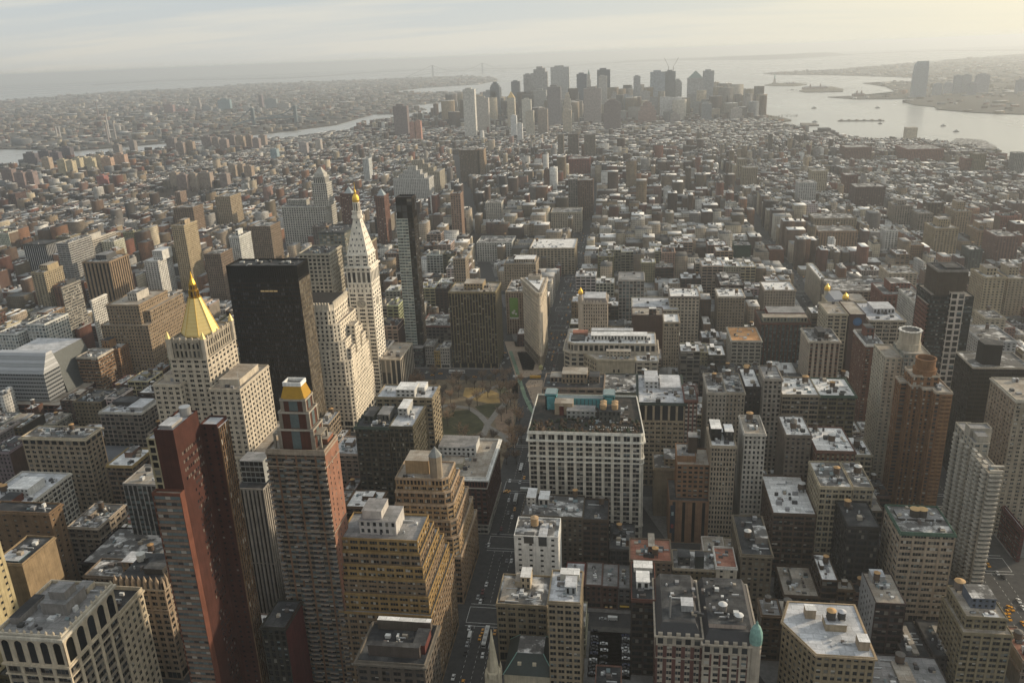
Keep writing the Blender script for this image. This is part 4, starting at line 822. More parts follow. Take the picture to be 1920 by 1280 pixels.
simple('loft_building', 'tan windowless block with white capped roof step, behind the orange brick block', OB, (1230, 880), (1283, 880), 540, 24, (0.34, 0.28, 0.20), None and 'blank' or 'blank', 'dust', .8, n=5, tanks=0, vis=.8, x0=12.5+8, x1=42, hut=[(.35, 1, .2, .9, 6, (.34, .28, .2), 'dust')])
simple('loft_building', 'grey brown block with snowy roof skylights, right of the pale glass shaft loft', OB, (1474, 818), (1522, 818), 520, 32, (0.23, 0.20, 0.165), 'pun', 'snow', .5, n=12, tanks=2, vis=.6, split=True)
simple('loft_building', 'low brick block with two white roof strips and gabled parapet, left of the orange tower', OB, (1530, 845), (1605, 850), 512, 38, (0.22, 0.125, 0.085), 'pun', 'snow', .6, (0.36, 0.30, 0.2), n=14, tanks=2, vis=.5)
simple('loft_building', 'cream gridded block with snowy roof, below the low brick block', OB, (1538, 915), (1598, 915), 470, 34, (0.46, 0.40, 0.29), (3.6, 4, .8, 1.2, 2, .5), 'dust', .5, n=14, tanks=1, vis=.6, split=True)
simple('loft_building', 'cream block with three dark wide bays and snowy roof, left of the orange tower foot', OB, (1600, 915), (1638, 917), 471, 34, (0.40, 0.35, 0.26), 'grid', 'dust', .5, n=10, tanks=1, vis=.5)
simple('loft_building', 'almost black block with bare tar roof, left of the wide banded beige block', OB, (1590, 990), (1650, 990), 440, 30, (0.06, 0.055, 0.055), 'loft', 'tar', .3, n=3, tanks=1, vis=.6, split=True)
simple('office_building', 'maroon block with grey roof on the wide avenue, right picture edge', OB, (1866, 990), (1925, 998), 500, 30, (0.16, 0.04, 0.04), 'band', 'silver', .5, x0=256, n=6, tanks=0, vis=.6)
def corner_right():
    B = Bld('apartment_building', 'tan terraced block with blue grey penthouse and copper lidded tank, bottom beside the taxis', AB, 166, 203, 372, 402, 46, (0.31, 0.27, 0.18), None, True)
    B.block(rect(172, 196, 372, 402), 0, 40, (4.4, 3.6, 1.2, 1.3, 2, .5), None, 'tan', .8, .3, ground=5); B.block(rect(174, 194, 376, 402), 40, 47, (4.4, 3.6, 1.2, 1.3, 2, .5), None, 'tan', .8, .3); B.hut(179, 191, 384, 396, 47, 6, (.16, .20, .27), 'dust'); B.tank(178.5, 399, 47, 2.6, 4.4, (.18, .15, .13), (.48, .30, .14), 1.5); B.hut(183, 190, 376.4, 379, 47, .6, (.2, .34, .3), 'silver', win=False); B.clutter(175, 193, 377, 383, 47, 6, .7); B.done(.7)
corner_right()
# ===== right: towers beyond the wide avenue
simple('residential_tower', 'red brick tower with stepped flat roof and octagonal hut, left of the cream tower', 'tower', (1600, 640), (1655, 655), 687, 40, (0.24, 0.115, 0.08), 'apt', 'dust', .5, cornc=(.6, .58, .55), x0=201, x1=216, n=6, tanks=0, split=True, gm='office', vis=.8, hut=[(.3, .75, .45, .8, 9, (.24, .11, .08), 'tar')])
def cream_cyl():
    CC = (0.47, 0.43, 0.35)
    B = Bld('residential_tower', 'cream tower with glassy corner and fat scalloped cylinder on top', 'tower', 188, 218, 590, 616, 117, CC, None, True, 'blue')
    B.block(rect(188, 200, 592, 622), 0, 108, 'apt', CC, 'tan', .8, 0); B.block(rect(200, 218, 590, 616), 0, 112, (3.4, 3, .7, 1.0, 2, .4), (0.36, 0.36, 0.32), 'tan', .8, 0, gm=GLASSMIX['pale'])
    d = B.pm('roof_drum'); m = masonry(CC); d.lathe(207, 604, [(8.2, 112), (8.2, 117), (7.2, 117)], 20, m)
    prof = [(7.0+(.5 if a % 2 else 0)) for a in range(24)]
    P = [(207+prof[a]*math.cos(2*math.pi*a/24), 604+prof[a]*math.sin(2*math.pi*a/24)) for a in range(24)]; d.prism(P, 117, 126, m, roofmat('tar'))
    w = masonry((.66, .64, .6))
    for a in range(24): x, y = P[a]; d.box(x-.8, x+.8, y-.8, y+.8, 126, 126.8, w)
    B.done(.9)
cream_cyl()
def dark_stripe():
    B = Bld('residential_tower', 'dark glass tower with pale gridded stripe up its front and blank brown box on top', 'tower', 252, 286, 699, 736, 127, (0.06, 0.055, 0.055), None, True, 'black')
    B.block(rect(253, 268, 701, 736), 0, 124, 'band', (0.075, 0.07, 0.065), 'tan', .8, 0, gm=[7, 0, 5, 1]); B.block(rect(268, 279, 698.5, 736), 0, 127, (5.4, 5.2, 1.5, 1.4, 1, .5), (0.52, 0.47, 0.42), 'tan', .5, 0, gm=[7, 7, 0, 2]); B.block(rect(279, 287, 701, 736), 0, 123, 'band', (0.05, 0.055, 0.055), 'tan', .8, 0, gm=[7, 5, 1])
    B.block(rect(251.5, 254, 703, 730), 0, 116, 'strip', (0.30, 0.15, 0.12), 'tan', 0, 0); B.block(rect(257, 281, 704, 732), 124, 144, None, (0.13, 0.11, 0.085), 'tar', 1.6, 0, cornc=(.3, .29, .28)); B.hut(266, 278, 712, 728, 144, 1.4, (.1, .1, .1), 'tar', win=False); B.done(.95)
dark_stripe()
def black_right():
    B = Bld('residential_tower', 'near black glass block with dark rooftop box, right picture edge', 'tower', 255, 296, 606, 640, 96, (0.035, 0.035, 0.035), None, True, 'black')
    B.block(rect(255, 296, 606, 640), 0, 96, (4.5, 3.3, .4, 1.3, 3, .3), (0.06, 0.055, 0.05), 'dust', .9, .3, .6, (.42, .39, .34)); P = [(264, 614), (276, 612), (280, 622), (270, 630), (263, 624)]; B.pm('rooftop_box').prism(P, 96, 112, masonry((.04, .04, .04)), roofmat('tar')); B.done(.9)
black_right()
simple('residential_tower', 'tall beige tower with notched facade cut by the right picture edge', 'tower', (1869, 747), (1930, 757), 533, 40, (0.38, 0.34, 0.265), 'apt', 'tan', .8, cornc=(.5, .47, .4), n=10, tanks=0, x0=254, x1=312, split=True, gm='office', vis=.9, sides=['apt', None, None, 'apt'])
# ===== middle distance, east side
simple('apartment_building', 'orange brown tower with balconied corner, behind the silver banded building', AB, (141, 672), (185, 670), 745, 28, (0.36, 0.225, 0.13), 'band', 'dust', .7, (0.33, 0.21, 0.12), cornc=(.5, .46, .4), n=6, tanks=0, vis=.8, gm='office')
simple('apartment_building', 'orange brick slab wing with salmon tiled roof hut, behind the balconied corner tower', AB, (186, 655), (222, 655), 776, 30, (0.38, 0.235, 0.13), 'apt', 'dust', .7, n=6, tanks=0, vis=.7, hut=[(.1, .5, .1, .5, 9, (.40, .24, .12), 'tar')])
def silver_fold():
    SV = (0.30, 0.31, 0.32)
    B = Bld('office_building', 'huge silver metal clad building with sloped top and dark window bands, left edge', OB, -655, -566, 684, 782, 60, SV, None, True, 'black')
    P0 = rect(-642, -582, 693, 718)
    m = plain('silver_panel', SV, .45, .2, .05); d = plain('band_window', (.03, .035, .04), .2); m2 = plain('silver_roof', (0.40, 0.41, 0.43), .5, .2, .05, .1)
    for i in range(7):
        z = 13+i*4.15
        B.wall.prism(P0, z, z+1.05, m); B.wall.prism(offs(P0, .12), z+1.1, z+2.4, m); B.wall.prism(offs(P0, -.4), z+2.4, z+4.15, d)
        for q in range(20): B.wall.box(-641+q*3, -640.7+q*3, 693.2, 693.8, z+2.4, z+4.15, m)
        for q in range(8): B.wall.box(-582.9, -582.2, 694+q*3, 694.3+q*3, z+2.4, z+4.15, m)
    for k in range(6):
        t0, t1 = k/6, (k+1)/6-.012; L_ = lambda t: rect(-642, -582-4*t, 693+15*t, 718-2*t)
        B.wall.prism(L_(t0), 42.2+18*t0, 42.2+18*t1, m2 if k % 2 else m, m2, L_(t1))
    B.block(rect(-655, -566, 684, 782), 0, 12, 'loft', (0.17, 0.08, 0.06), 'tan', .8, 0)
    B.wall.prism(rect(-642, -580, 719, 776), 12, 54, plain('dark_cladding', (0.09, 0.10, 0.10), .4, .2), roofmat('silver'), rect(-642, -590, 721, 770)); B.done(.9)
silver_fold()
simple('loft_building', 'beige loft block with arcaded top storeys and thin white ledge, above the white gridded block', OB, (42, 814), (155, 822), 506, 20, (0.42, 0.355, 0.26), (5.2, 3.8, 1.9, 1.6, 2, .4), 'dust', 1.6, n=20, tanks=1, arch=6, cornc=(.47, .41, .31), split=True, vis=.7, ground=6, h=67)
simple('loft_building', 'white gridded loft with broad snowy roof and red bulkhead, left picture edge', OB, (-60, 960), (30, 966), 424.5, 56, (0.52, 0.50, 0.45), (4.4, 4.0, .9, 1.1, 2, .45), 'silver', .8, n=26, tanks=2, x0=-440, x1=-401, h=52, split=True, vis=.7, hut=[(.4, .8, .4, .7, 6, (.66, .66, .64), 'white'), (.5, .75, .1, .35, 5, (.2, .09, .07), 'tar')])
simple('loft_building', 'grey square windowed loft with spiky white parapet and roof huts, behind the red slab', OB, (188, 772), (263, 777), 586, 28, (0.31, 0.285, 0.25), (4.6, 4.1, .9, 1.2, 1, .5), 'silver', .7, cornc=(.5, .48, .44), n=18, tanks=0, split=True, vis=.7, hut=[(.1, .6, .5, .95, 4, (.1, .1, .1), 'tar'), (.6, .95, .2, .9, 3, (.45, .45, .45), 'silver')])
B_ = Bld('armory', 'drill hall with long dark barrel roof and brick ends, left middle', 'armory', -480, -410, 545, 582, 30, (0.24, 0.17, 0.12)); B_.block(rect(-480, -410, 545, 582), 0, 18, 'pun', None, 'grey', 0, 0)
mb = B_.pm('barrel_roof'); rm = plain('slate_roof', (.085, .09, .10), .5)
arc = [(563.5-18.5*math.cos(math.pi*t/14), 18+11*math.sin(math.pi*t/14)) for t in range(15)]
for (y0, z0), (y1, z1) in zip(arc, arc[1:]): mb.poly([(-478, y0, z0), (-412, y0, z0), (-412, y1, z1), (-478, y1, z1)], rm)
mb.poly([(-412, y, z) for y, z in arc], masonry((.24, .17, .12))); B_.pm('flue').lathe(-476, 548, [(2, 18), (2, 31), (1.4, 31.5)], 12, masonry((.42, .33, .27))); B_.done(.6)
simple('loft_building', 'tan loft with yellow parapet and white roof, in front of the red slab tower', OB, (200, 873), (247, 876), 486, 28, (0.25, 0.19, 0.14), 'loft', 'white', .5, cornc=(.42, .32, .15), n=8, tanks=0, vis=.5, hut=[(.3, .6, .5, .9, 4, (.25, .16, .12), 'dust')])
simple('loft_building', 'block with brown brick side wall and teal lit pool deck on its roof', OB, (19, 1060), (54, 1062), 352, 28, (0.35, 0.27, 0.17), 'blank', 'tar', .6, x0=-356, x1=-338, h=66, n=6, tanks=0, vis=.8, hut=[(.05, .75, .1, .45, .5, (.1, .2, .25), 'silver')])
simple('loft_building', 'brown block with dark sloping roof and tall tan pier at its east end', OB, (0, 975), (86, 966), 397, 12, (0.27, 0.19, 0.12), 'sparse', 'tar', .9, x0=-395, x1=-353, h=71, n=4, tanks=0, vis=.7)
simple('loft_building', 'nearly black block with patchy rust and snow roof, deep in shade', OB, (150, 1000), (222, 1005), 392, 40, (0.035, 0.032, 0.03), 'loft', 'dust', .5, x0=-335, x1=-280, h=40, n=12, tanks=1, vis=.3)
simple('loft_building', 'grey white loft block below a hut roofed with snow, beside the red slab foot', OB, (170, 1035), (235, 1040), 374, 18, (0.24, 0.20, 0.16), 'pun', 'dust', .6, x0=-320, x1=-252, h=44, n=16, tanks=1, vis=.4, hut=[(.35, .55, .2, .8, 9, (.36, .27, .19), 'silver')])
# further back
simple('apartment_building', 'tall tan brown tower with dark vertical window stripes', AB, (154, 492), (204, 492), 1000, 46, (0.36, 0.27, 0.18), (5.4, 90, 2.6, .6, 1, 1.0), 'dust', 1, n=6, tanks=0, vis=.95, gm='black', hut=[(.3, .7, .3, .8, 7, (.14, .15, .16), 'grey')])
def tan_stepped():
    TC = (0.37, 0.29, 0.20)
    B = simple('office_building', 'big tan stepped block with white boxed roof hut and windowed upper band', OB, (200, 572), (258, 574), 800, 60, TC, (3.6, 3.8, 1.8, 1.7, 1, .35), 'tan', .8, finish=False, n=8, tanks=0, hut=[(.4, .7, .3, .7, 9, (.5, .47, .42), 'dust')])
    W = B.x1-B.x0; B.block(rect(B.x0-8, B.x1+10, 795, 885), 0, B.h-22, (3.6, 3.8, 1.8, 1.7, 1, .35), TC, 'tan', .8, 0); B.block(rect(B.x1, B.x1+7, 808, 880), B.h-22, B.h-9, (3.6, 3.8, 1.8, 1.7, 1, .35), TC, 'tan', .8, 0); B.x0 -= 8; B.x1 += 10; B.done(.8)
tan_stepped()
simple('apartment_building', 'slim yellow beige tower rising alone near the left', AB, (321, 424), (344, 424), 1150, 40, (0.47, 0.39, 0.26), (3.2, 2.95, 1.6, 1.3, 1, .4), 'tan', .6, n=3, tanks=0, vis=.95, far=True, hut=[(.4, .8, .3, .7, 7, (.45, .36, .25), 'tan')])
simple('apartment_building', 'grey tower with curved stacked balconies, left of the tan stepped block', AB, (100, 546), (128, 535), 860, 36, (0.33, 0.32, 0.29), 'band', 'dust', .6, n=3, tanks=0, vis=.95, gm='office', hut=[(.3, .8, .3, .8, 6, (.12, .13, .14), 'tar')])
simple('apartment_building', 'white gridded tower beside the grey curved balcony tower', AB, (162, 568), (178, 562), 852, 30, (0.62, 0.60, 0.56), (3.3, 3.0, 1.2, 1.2, 1, .4), 'dust', .6, n=3, tanks=0, vis=.9, far=True)
simple('apartment_building', 'white terraced apartment tower with stepped top, behind the striped tower', AB, (265, 492), (300, 488), 1110, 40, (0.62, 0.61, 0.58), 'apt', 'white', .6, n=4, tanks=0, vis=.8, far=True, hut=[(.5, 1.2, .2, .9, 14, (.62, .61, .58), 'white')])
simple('office_building', 'white curved block with turquoise glass bays, far left edge', OB, (-20, 632), (42, 622), 770, 40, (0.60, 0.60, 0.57), (3.6, 3.8, 1.2, 1.2, 1, .4), 'dust', .6, n=10, tanks=0, vis=.8, gm='pale')
simple('office_building', 'white building with fan of turquoise window bays and round roof terrace', OB, (42, 612), (90, 606), 778, 40, (0.60, 0.60, 0.57), (4.6, 3.8, 1.2, 1.2, 1, .5), 'dust', .6, n=8, tanks=0, vis=.8, gm='pale')
simple('office_building', 'black and white finned block under dark top, far left', OB, (40, 460), (88, 458), 1240, 40, (0.44, 0.45, 0.46), (4.0, 60, 1.3, 5, 1, .6), 'tar', 3, cornc=(.06, .07, .07), n=4, tanks=0, vis=.8, gm='black')
simple('office_building', 'grey banded hospital block with black roof machines, left of the striped tower', OB, (102, 458), (130, 456), 1170, 60, (0.40, 0.40, 0.39), 'band', 'dust', .7, n=14, tanks=0, vis=.8, gm='dark')
simple('office_building', 'pale banded block with raised roof hut, behind the grey hospital block', OB, (155, 455), (168, 452), 1230, 80, (0.48, 0.45, 0.40), 'band', 'dust', .7, n=6, tanks=0, vis=.8, hut=[(.1, .9, .1, .5, 10, (.5, .48, .44), 'dust')])
simple('apartment_building', 'yellowish stepped block, left of the striped tower', AB, (58, 512), (82, 512), 1010, 40, (0.42, 0.36, 0.25), 'apt', 'dust', .7, n=5, tanks=0, vis=.7, far=True, hut=[(.3, .9, .3, .9, 8, (.45, .37, .24), 'tan')])
simple('apartment_building', 'white slab tower with dark balcony stacks, right of the yellow beige tower', AB, (425, 447), (452, 443), 1120, 40, (0.60, 0.60, 0.57), (3.4, 2.95, 1.4, 1.2, 1, .5), 'dust', .7, n=3, tanks=0, vis=.9, far=True, hut=[(.3, .6, .3, .7, 8, (.6, .6, .57), 'white')])
simple('apartment_building', 'broad brown block right of the white balconied slab', AB, (465, 426), (508, 424), 1240, 40, (0.29, 0.23, 0.17), 'pun', 'dust', .7, n=4, tanks=0, vis=.8, far=True)
simple('apartment_building', 'brown block with grey roof, between the yellow beige tower and the black slab', AB, (380, 478), (415, 476), 1060, 36, (0.27, 0.21, 0.16), 'pun', 'dust', .7, n=4, tanks=1, vis=.8, far=True)
simple('office_building', 'stone block with tall windowed flank rising behind the black slab', OB, (558, 478), (592, 476), 740, 36, (0.45, 0.42, 0.35), (4.2, 3.9, 1.5, 1.5, 1, .5), 'tar', .9, n=10, tanks=0, vis=.5, x1=-286)
simple('office_building', 'long olive block with green glazed band, behind the clock tower', OB, (592, 440), (650, 434), 1140, 60, (0.27, 0.26, 0.20), (5.4, 4.2, 1.2, 1.2, 1, .5), 'tar', 1.0, cornc=(.10, .12, .12), n=14, tanks=1, vis=.6, gm='pale')
def white_palace():
    WC = (0.50, 0.49, 0.45)
    B = simple('office_building', 'long white colonnaded block with tall ornate tower at its west end', OB, (523, 391), (612, 386), 1420, 60, WC, (4.6, 4.2, 2.1, 1.5, 1, .6), 'dust', 1.5, n=10, tanks=0, finish=False, far=True, hut=[(.05, .5, .3, .6, 10, (.4, .4, .37), 'dust')])
    x = B.x1-8; P = rect(x-13, x+15, 1424, 1452)
    B.block(P, B.h, 122, (4.2, 4.1, 1.9, 1.5, 1, .5), WC, 'grey', .8, .9, far=True); B.block(offs(P, -3), 122, 134, (4, 11, 1.6, 1.5, 1, .6), WC, 'grey', .8, .8, far=True); t = B.pm('tower_top'); t.prism(offs(P, -5), 134, 140, masonry(WC)); t.prism(offs(P, -6.5), 140, 150, masonry((.45, .45, .42)), None, offs(P, -12)); B.h = 150; B.done(.6)
white_palace()
for i, (pl, pr, ys, lab) in enumerate((((633, 366), (667, 362), 1440, 'brown red tower with glassy pyramid cap, left of the clock tower cupola'), ((700, 370), (722, 367), 1400, 'brown red tower with glassy pyramid cap, right of the clock tower cupola'), ((742, 376), (775, 372), 1470, 'dark brown tower with flat cap, behind the slim glass tower'))):
    B = simple('apartment_building', lab, AB, pl, pr, ys, 30, (0.24, 0.13, 0.10) if i < 2 else (.11, .10, .10), (4, 2.95, 2, 1.4, 1, .3), 'grey', .8, finish=False, n=0, tanks=0, far=True, gm='office')
    if i < 2: B.pm('pyramid_cap').lathe((B.x0+B.x1)/2, ys+14, [(10, B.h), (.2, B.h+12)], 4, plain('cap_glass', (.35, .4, .42), .4), R(45))
    B.done(.8)
# ===== plaza surroundings
B_ = simple('loft_building', 'loft row with big green painted advert wall, left of the wedge tower', OB, (948, 548), (982, 548), 955, 60, (0.38, 0.32, 0.25), 'pun', 'dust', .8, (.3, .2, .15), n=10, tanks=2, vis=.7, finish=False)
x0, x1, h = B_.x0, B_.x1, B_.h
B_.pm('green_advert').box(x0+4.5, x0+14.8, 954.6, 954.9, h-32, h-7, plain('advert_green', (.13, .27, .045), .7, 0, .1)); q = B_.pm('advert_emblem'); wm = plain('advert_white', (.62, .64, .6), .7)
for cx_, cz_, r_ in ((8.5, 26, 1.9), (12, 27.5, 1.4), (10, 23.6, 1.3)): q.poly([(x0+cx_+r_*math.cos(t*math.pi/8), 954.5, h-cz_+r_*math.sin(t*math.pi/8)) for t in range(16)], wm)
B_.pm('advert_rim').box(x0+4.2, x0+15.1, 954.4, 954.9, h-34, h-32.1, plain('advert_sill', (.6, .62, .6)))
B_.done(.8)
simple('loft_building', 'beige loft with ornate arched crown, right behind the wedge tower', OB, (1030, 548), (1046, 548), 930, 80, (0.44, 0.37, 0.29), 'pun', 'dust', .8, n=8, tanks=1, vis=.6, x1=-68-34, x0=-116, h=58)
simple('loft_building', 'beige block with a stepped front, beyond the advert wall', OB, (944, 497), (1005, 494), 1075, 40, (0.40, 0.34, 0.26), 'pun', 'dust', .8, n=8, tanks=1, vis=.7, hut=[(.3, .95, .2, .8, 5, (.42, .36, .28), 'white')])
simple('loft_building', 'pair of wide beige loft blocks with white roof, beside the near avenue far side', OB, (992, 468), (1078, 464), 1245, 70, (0.43, 0.37, 0.27), 'pair', 'snow', .8, n=12, tanks=1, vis=.7, far=True)
simple('loft_building', 'white arcaded office block facing the far square trees', OB, (893, 456), (960, 454), 1330, 50, (0.52, 0.52, 0.49), (4.4, 4.1, 2, 1.6, 1, .5), 'dust', .8, n=8, tanks=1, vis=.8, far=True)
simple('office_building', 'narrow tan tower with columned top, behind the brown gridded slab', OB, (848, 487), (873, 484), 990, 24, (0.38, 0.32, 0.25), (3.4, 3.8, 1.3, 1.6, 1, .4), 'dust', .9, n=3, tanks=1, vis=.7, far=True)
def gold_dome_corner():
    B = simple('loft_building', 'pale striped corner block with arched roof windows and small gold domed turret', OB, (1084, 570), (1139, 568), 840, 34, (0.46, 0.40, 0.33), (2.6, 3.9, 1.3, 1.6, 1, .3), 'silver', .7, finish=False, n=4, tanks=0, vis=.8)
    m = masonry((.5, .44, .37)); t = B.pm('turret'); t.lathe(B.x0+2.5, 842, [(2.8, 0), (2.8, B.h+7), (2, B.h+7), (2, B.h+10)], 12, m); B.pm('gold_dome').lathe(B.x0+2.5, 842, [(2.2, B.h+10), (2.8, B.h+11.5), (2.4, B.h+13.5), (1.2, B.h+15), (.1, B.h+17.5)], 14, gold())
    ms = B.pm('mansard'); ms.prism([(B.x0+5, 841), (B.x1-.4, 841), (B.x1-.4, 870), (B.x0+5, 870)], B.h, B.h+5, plain('slate', (.2, .17, .15), .6), roofmat('silver'), [(B.x0+6, 844), (B.x1-2, 844), (B.x1-2, 868), (B.x0+6, 868)])
    for i in range(6): x = B.x0+6+i*3.6; ms.poly([(x+1.3*math.cos(t*math.pi/8), 840.9, B.h+1+2.6*math.sin(t*math.pi/8)) for t in range(9)], m)
    B.done(.8)
gold_dome_corner()
def twin_gold_domes():
    B = Bld('loft_building', 'cream mansarded block with two small gold domes, beside the far avenue bend', OB, *(lambda e: (e[0], e[1], 918, 970, e[2]))(ext((1560, 570), (1625, 568), 918, 50)), (0.52, 0.45, 0.32))
    B.block(rect(B.x0, B.x1, 918, 965), 0, B.h-4, 'pun', None, 'dust', .8, .6); B.hut(B.x0+22, B.x1, 920, 950, B.h-4, 6, (.55, .47, .32), 'tan', 'penthouse'); ms = B.pm('mansard'); ms.prism(rect(B.x0+1, B.x0+21, 919, 963), B.h-4, B.h+3, plain('slate_blue', (.25, .26, .29), .6), None, rect(B.x0+4, B.x0+18, 923, 960))
    for x, y in ((B.x0+3.5, 958), (B.x0+15, 921)): B.pm('turret').lathe(x, y, [(3, B.h-8), (3, B.h+4)], 12, masonry((.55, .5, .4))); B.pm('gold_dome').lathe(x, y, [(3.1, B.h+4), (3.5, B.h+6), (2.8, B.h+8.5), (1.2, B.h+10.3), (.1, B.h+12.5)], 14, gold())
    B.done(.8)
twin_gold_domes()
simple('loft_building', 'wide dark block with curved dark roof screen, behind the gold domed block', OB, (1560, 545), (1680, 548), 1000, 60, (0.30, 0.27, 0.23), 'tri', 'dust', 1.2, n=10, tanks=0, vis=.6, gm='dark', far=True)
simple('loft_building', 'long narrow cream block lining the far avenue bend', OB, (1539, 526), (1551, 526), 1060, 90, (0.48, 0.43, 0.35), 'pun', 'white', .8, n=4, tanks=0, vis=.7, far=True)
B_ = simple('office_building', 'cream block with blank end wall bearing round blue sign, beyond the ornate hotel', OB, (1552, 590), (1590, 590), 790, 40, (0.48, 0.43, 0.33), 'pair', 'tan', .8, n=4, tanks=0, vis=.7, finish=False); B_.done(.7)
B_ = Bld('office_building', 'dark brick wall block carrying round blue sign', OB, 228-6, 242-6, 806, 850, 58, (0.16, 0.10, 0.09)); 
a_, b_, h_, _y = ext((1594, 590), (1624, 590), 790, 40); B_.root.location = ((a_+b_)/2, 810, 0); B_.cx = (a_+b_)/2; B_.cy = 810; B_.org = (B_.cx, 810, 0); B_.x0, B_.x1, B_.y0, B_.y1, B_.h = a_, b_, 790, 835, h_
B_.block(rect(a_, b_, 790, 835), 0, h_, None, None, 'tan', .6, 0); B_.pm('blue_sign').lathe(0, 0, [(0, 0)], 3, glass(0)) if False else None
q = B_.pm('blue_sign'); cxs = (a_+b_)/2; q.poly([(cxs+4.2*math.cos(t*math.pi/12), 789.8, h_-7+4.2*math.sin(t*math.pi/12)) for t in range(24)], plain('sign_blue', (.05, .13, .28), .5)); q.poly([(cxs+2.6*math.cos(t*math.pi/12), 789.7, h_-7+2.6*math.sin(t*math.pi/12)) for t in range(24)], plain('sign_blue_light', (.07, .18, .36), .5)); B_.done(.7)
simple('loft_building', 'long pale shop block with silver vaulted roof, right of the round blue sign', OB, (1628, 600), (1700, 604), 792, 60, (0.45, 0.41, 0.34), 'loft', 'silver', .8, n=12, tanks=0, vis=.5, hut=[(.3, .9, .4, .8, 5, (.5, .5, .52), 'silver')])
simple('office_building', 'long pale block with snowy roof and grey vaulted skylight, behind the tall brown windowless wall', OB, (1185, 580), (1272, 583), 905, 50, (0.46, 0.42, 0.34), 'tri', 'silver', 1.0, n=6, tanks=0, vis=.2)
simple('loft_building', 'blank dark brown walled block with chimney slab, left of the tall narrow cream tower', OB, (1185, 592), (1243, 592), 868, 30, (0.135, 0.085, 0.065), 'blank', 'tan', .8, n=3, tanks=0, vis=.7, hut=[(.55, .78, 0, .2, 8, (.13, .08, .06), 'white')])
simple('loft_building', 'tall narrow cream loft with arched top windows, right of the blank brown wall', OB, (1245, 605), (1274, 605), 830, 30, (0.42, 0.36, 0.28), (2.6, 3.9, 1.2, 1.5, 1, .4), 'white', .8, arch=5, n=3, tanks=0, vis=.8, split=True)
simple('loft_building', 'tall cream loft with heavy dark cornice and orderly square windows', OB, (1256, 556), (1312, 558), 915, 36, (0.52, 0.46, 0.37), (4.2, 3.9, 1.6, 1.5, 2, .4), 'snow', 1.3, cornc=(.30, .27, .24), n=8, tanks=1, vis=.9, split=True)
simple('office_building', 'blue grey glass office block with curved top and square grid below', OB, (1160, 526), (1208, 526), 990, 40, (0.40, 0.38, 0.36), (4.4, 4.4, .9, .9, 1, .5), 'grey', .8, n=3, tanks=0, vis=.8, gm='blue')
simple('loft_building', 'block with rust orange flat roof and pale walls, right middle', OB, (1372, 640), (1428, 640), 800, 44, (0.45, 0.42, 0.36), 'tri', 'orange', 1.0, n=6, tanks=0, vis=.5)
simple('loft_building', 'wide beige loft with arched third row windows, at the far avenue corner', OB, (1434, 545), (1492, 545), 985, 40, (0.41, 0.35, 0.28), 'pun', 'snow', .9, n=10, tanks=0, vis=.8, far=True)
simple('loft_building', 'olive beige block with white ornate attic storey, middle right', OB, (1347, 558), (1396, 556), 930, 34, (0.33, 0.28, 0.21), 'pun', 'snow', .9, cornc=(.5, .45, .38), n=8, tanks=1, vis=.7, far=True)
simple('loft_building', 'dark green netted block, far middle right', OB, (1377, 462), (1408, 460), 1320, 34, (0.03, 0.10, 0.075), 'blank', 'dust', .6, n=3, tanks=0, vis=.6)
simple('loft_building', 'rust red blank walled block beside the far avenue', OB, (1442, 468), (1472, 470), 1310, 34, (0.29, 0.145, 0.085), 'blank', 'dust', .6, n=3, tanks=0, vis=.6)
# towers of the village side, right
def cluster():
    for lab, pl, pr, Y, dep, c, ht in (('yellow beige stepped twin block, right middle distance, nearer of two', (1752, 428), (1800, 430), 1330, 50, (0.40, 0.32, 0.20), 12), ('yellow beige stepped block behind its nearer twin', (1790, 396), (1825, 398), 1480, 50, (0.38, 0.30, 0.20), 14), ('orange beige stepped block under dark round tank, far right', (1832, 432), (1866, 434), 1400, 50, (0.38, 0.27, 0.16), 10), ('brown red slab block near the right edge', (1866, 442), (1916, 446), 1290, 50, (0.24, 0.13, 0.11), 0), ('pale yellow block with dark balcony grid, right of the dark striped tower', (1845, 520), (1888, 522), 960, 40, (0.42, 0.36, 0.25), 8), ('beige gridded block cut by the right edge, behind the black block', (1890, 522), (1930, 524), 985, 50, (0.38, 0.33, 0.24), 10), ('grey beige slab tower with pale west strip, right middle distance', (1676, 385), (1715, 388), 1560, 44, (0.33, 0.29, 0.24), 8), ('grey beige tower beside the pale strip slab', (1720, 400), (1752, 402), 1520, 44, (0.34, 0.30, 0.25), 0), ('dark teal netted tower, right of the yellow beige twins', (1820, 470), (1842, 468), 1230, 30, (0.10, 0.13, 0.13), 0), ('tan block with white parapet, far avenue right', (1524, 408), (1610, 412), 1480, 50, (0.37, 0.31, 0.22), 0), ('orange tan long block below the tan block with white parapet', (1532, 432), (1612, 436), 1400, 50, (0.40, 0.27, 0.17), 0), ('white balconied block left of the grey beige slab', (1660, 432), (1686, 434), 1380, 30, (0.60, 0.59, 0.56), 0), ('cream gridded mid block behind the dark curved screen', (1665, 512), (1722, 514), 1050, 40, (0.46, 0.40, 0.31), 0), ('red brick court block with tall hut, right of the gold domes', (1655, 552), (1735, 556), 930, 50, (0.28, 0.12, 0.09), 10), ('white windowed blank block left of the dark striped tower', (1716, 570), (1742, 574), 860, 60, (0.46, 0.45, 0.42), 0), ('white roofed grey banded block, right of the dark striped tower', (1840, 640), (1908, 642), 800, 50, (0.40, 0.41, 0.42), 0), ('beige block with fine columned front, right of dark striped tower', (1848, 598), (1886, 598), 860, 30, (0.42, 0.38, 0.30), 0)):
        B = simple('apartment_building', lab, AB, pl, pr, Y, dep, c, 'apt', 'dust', .7, n=4, tanks=1, vis=.7, far=True, finish=False, hut=[(.25, .75, .3, .8, ht, c, 'dust')] if ht else None); B.done(.7)
cluster()
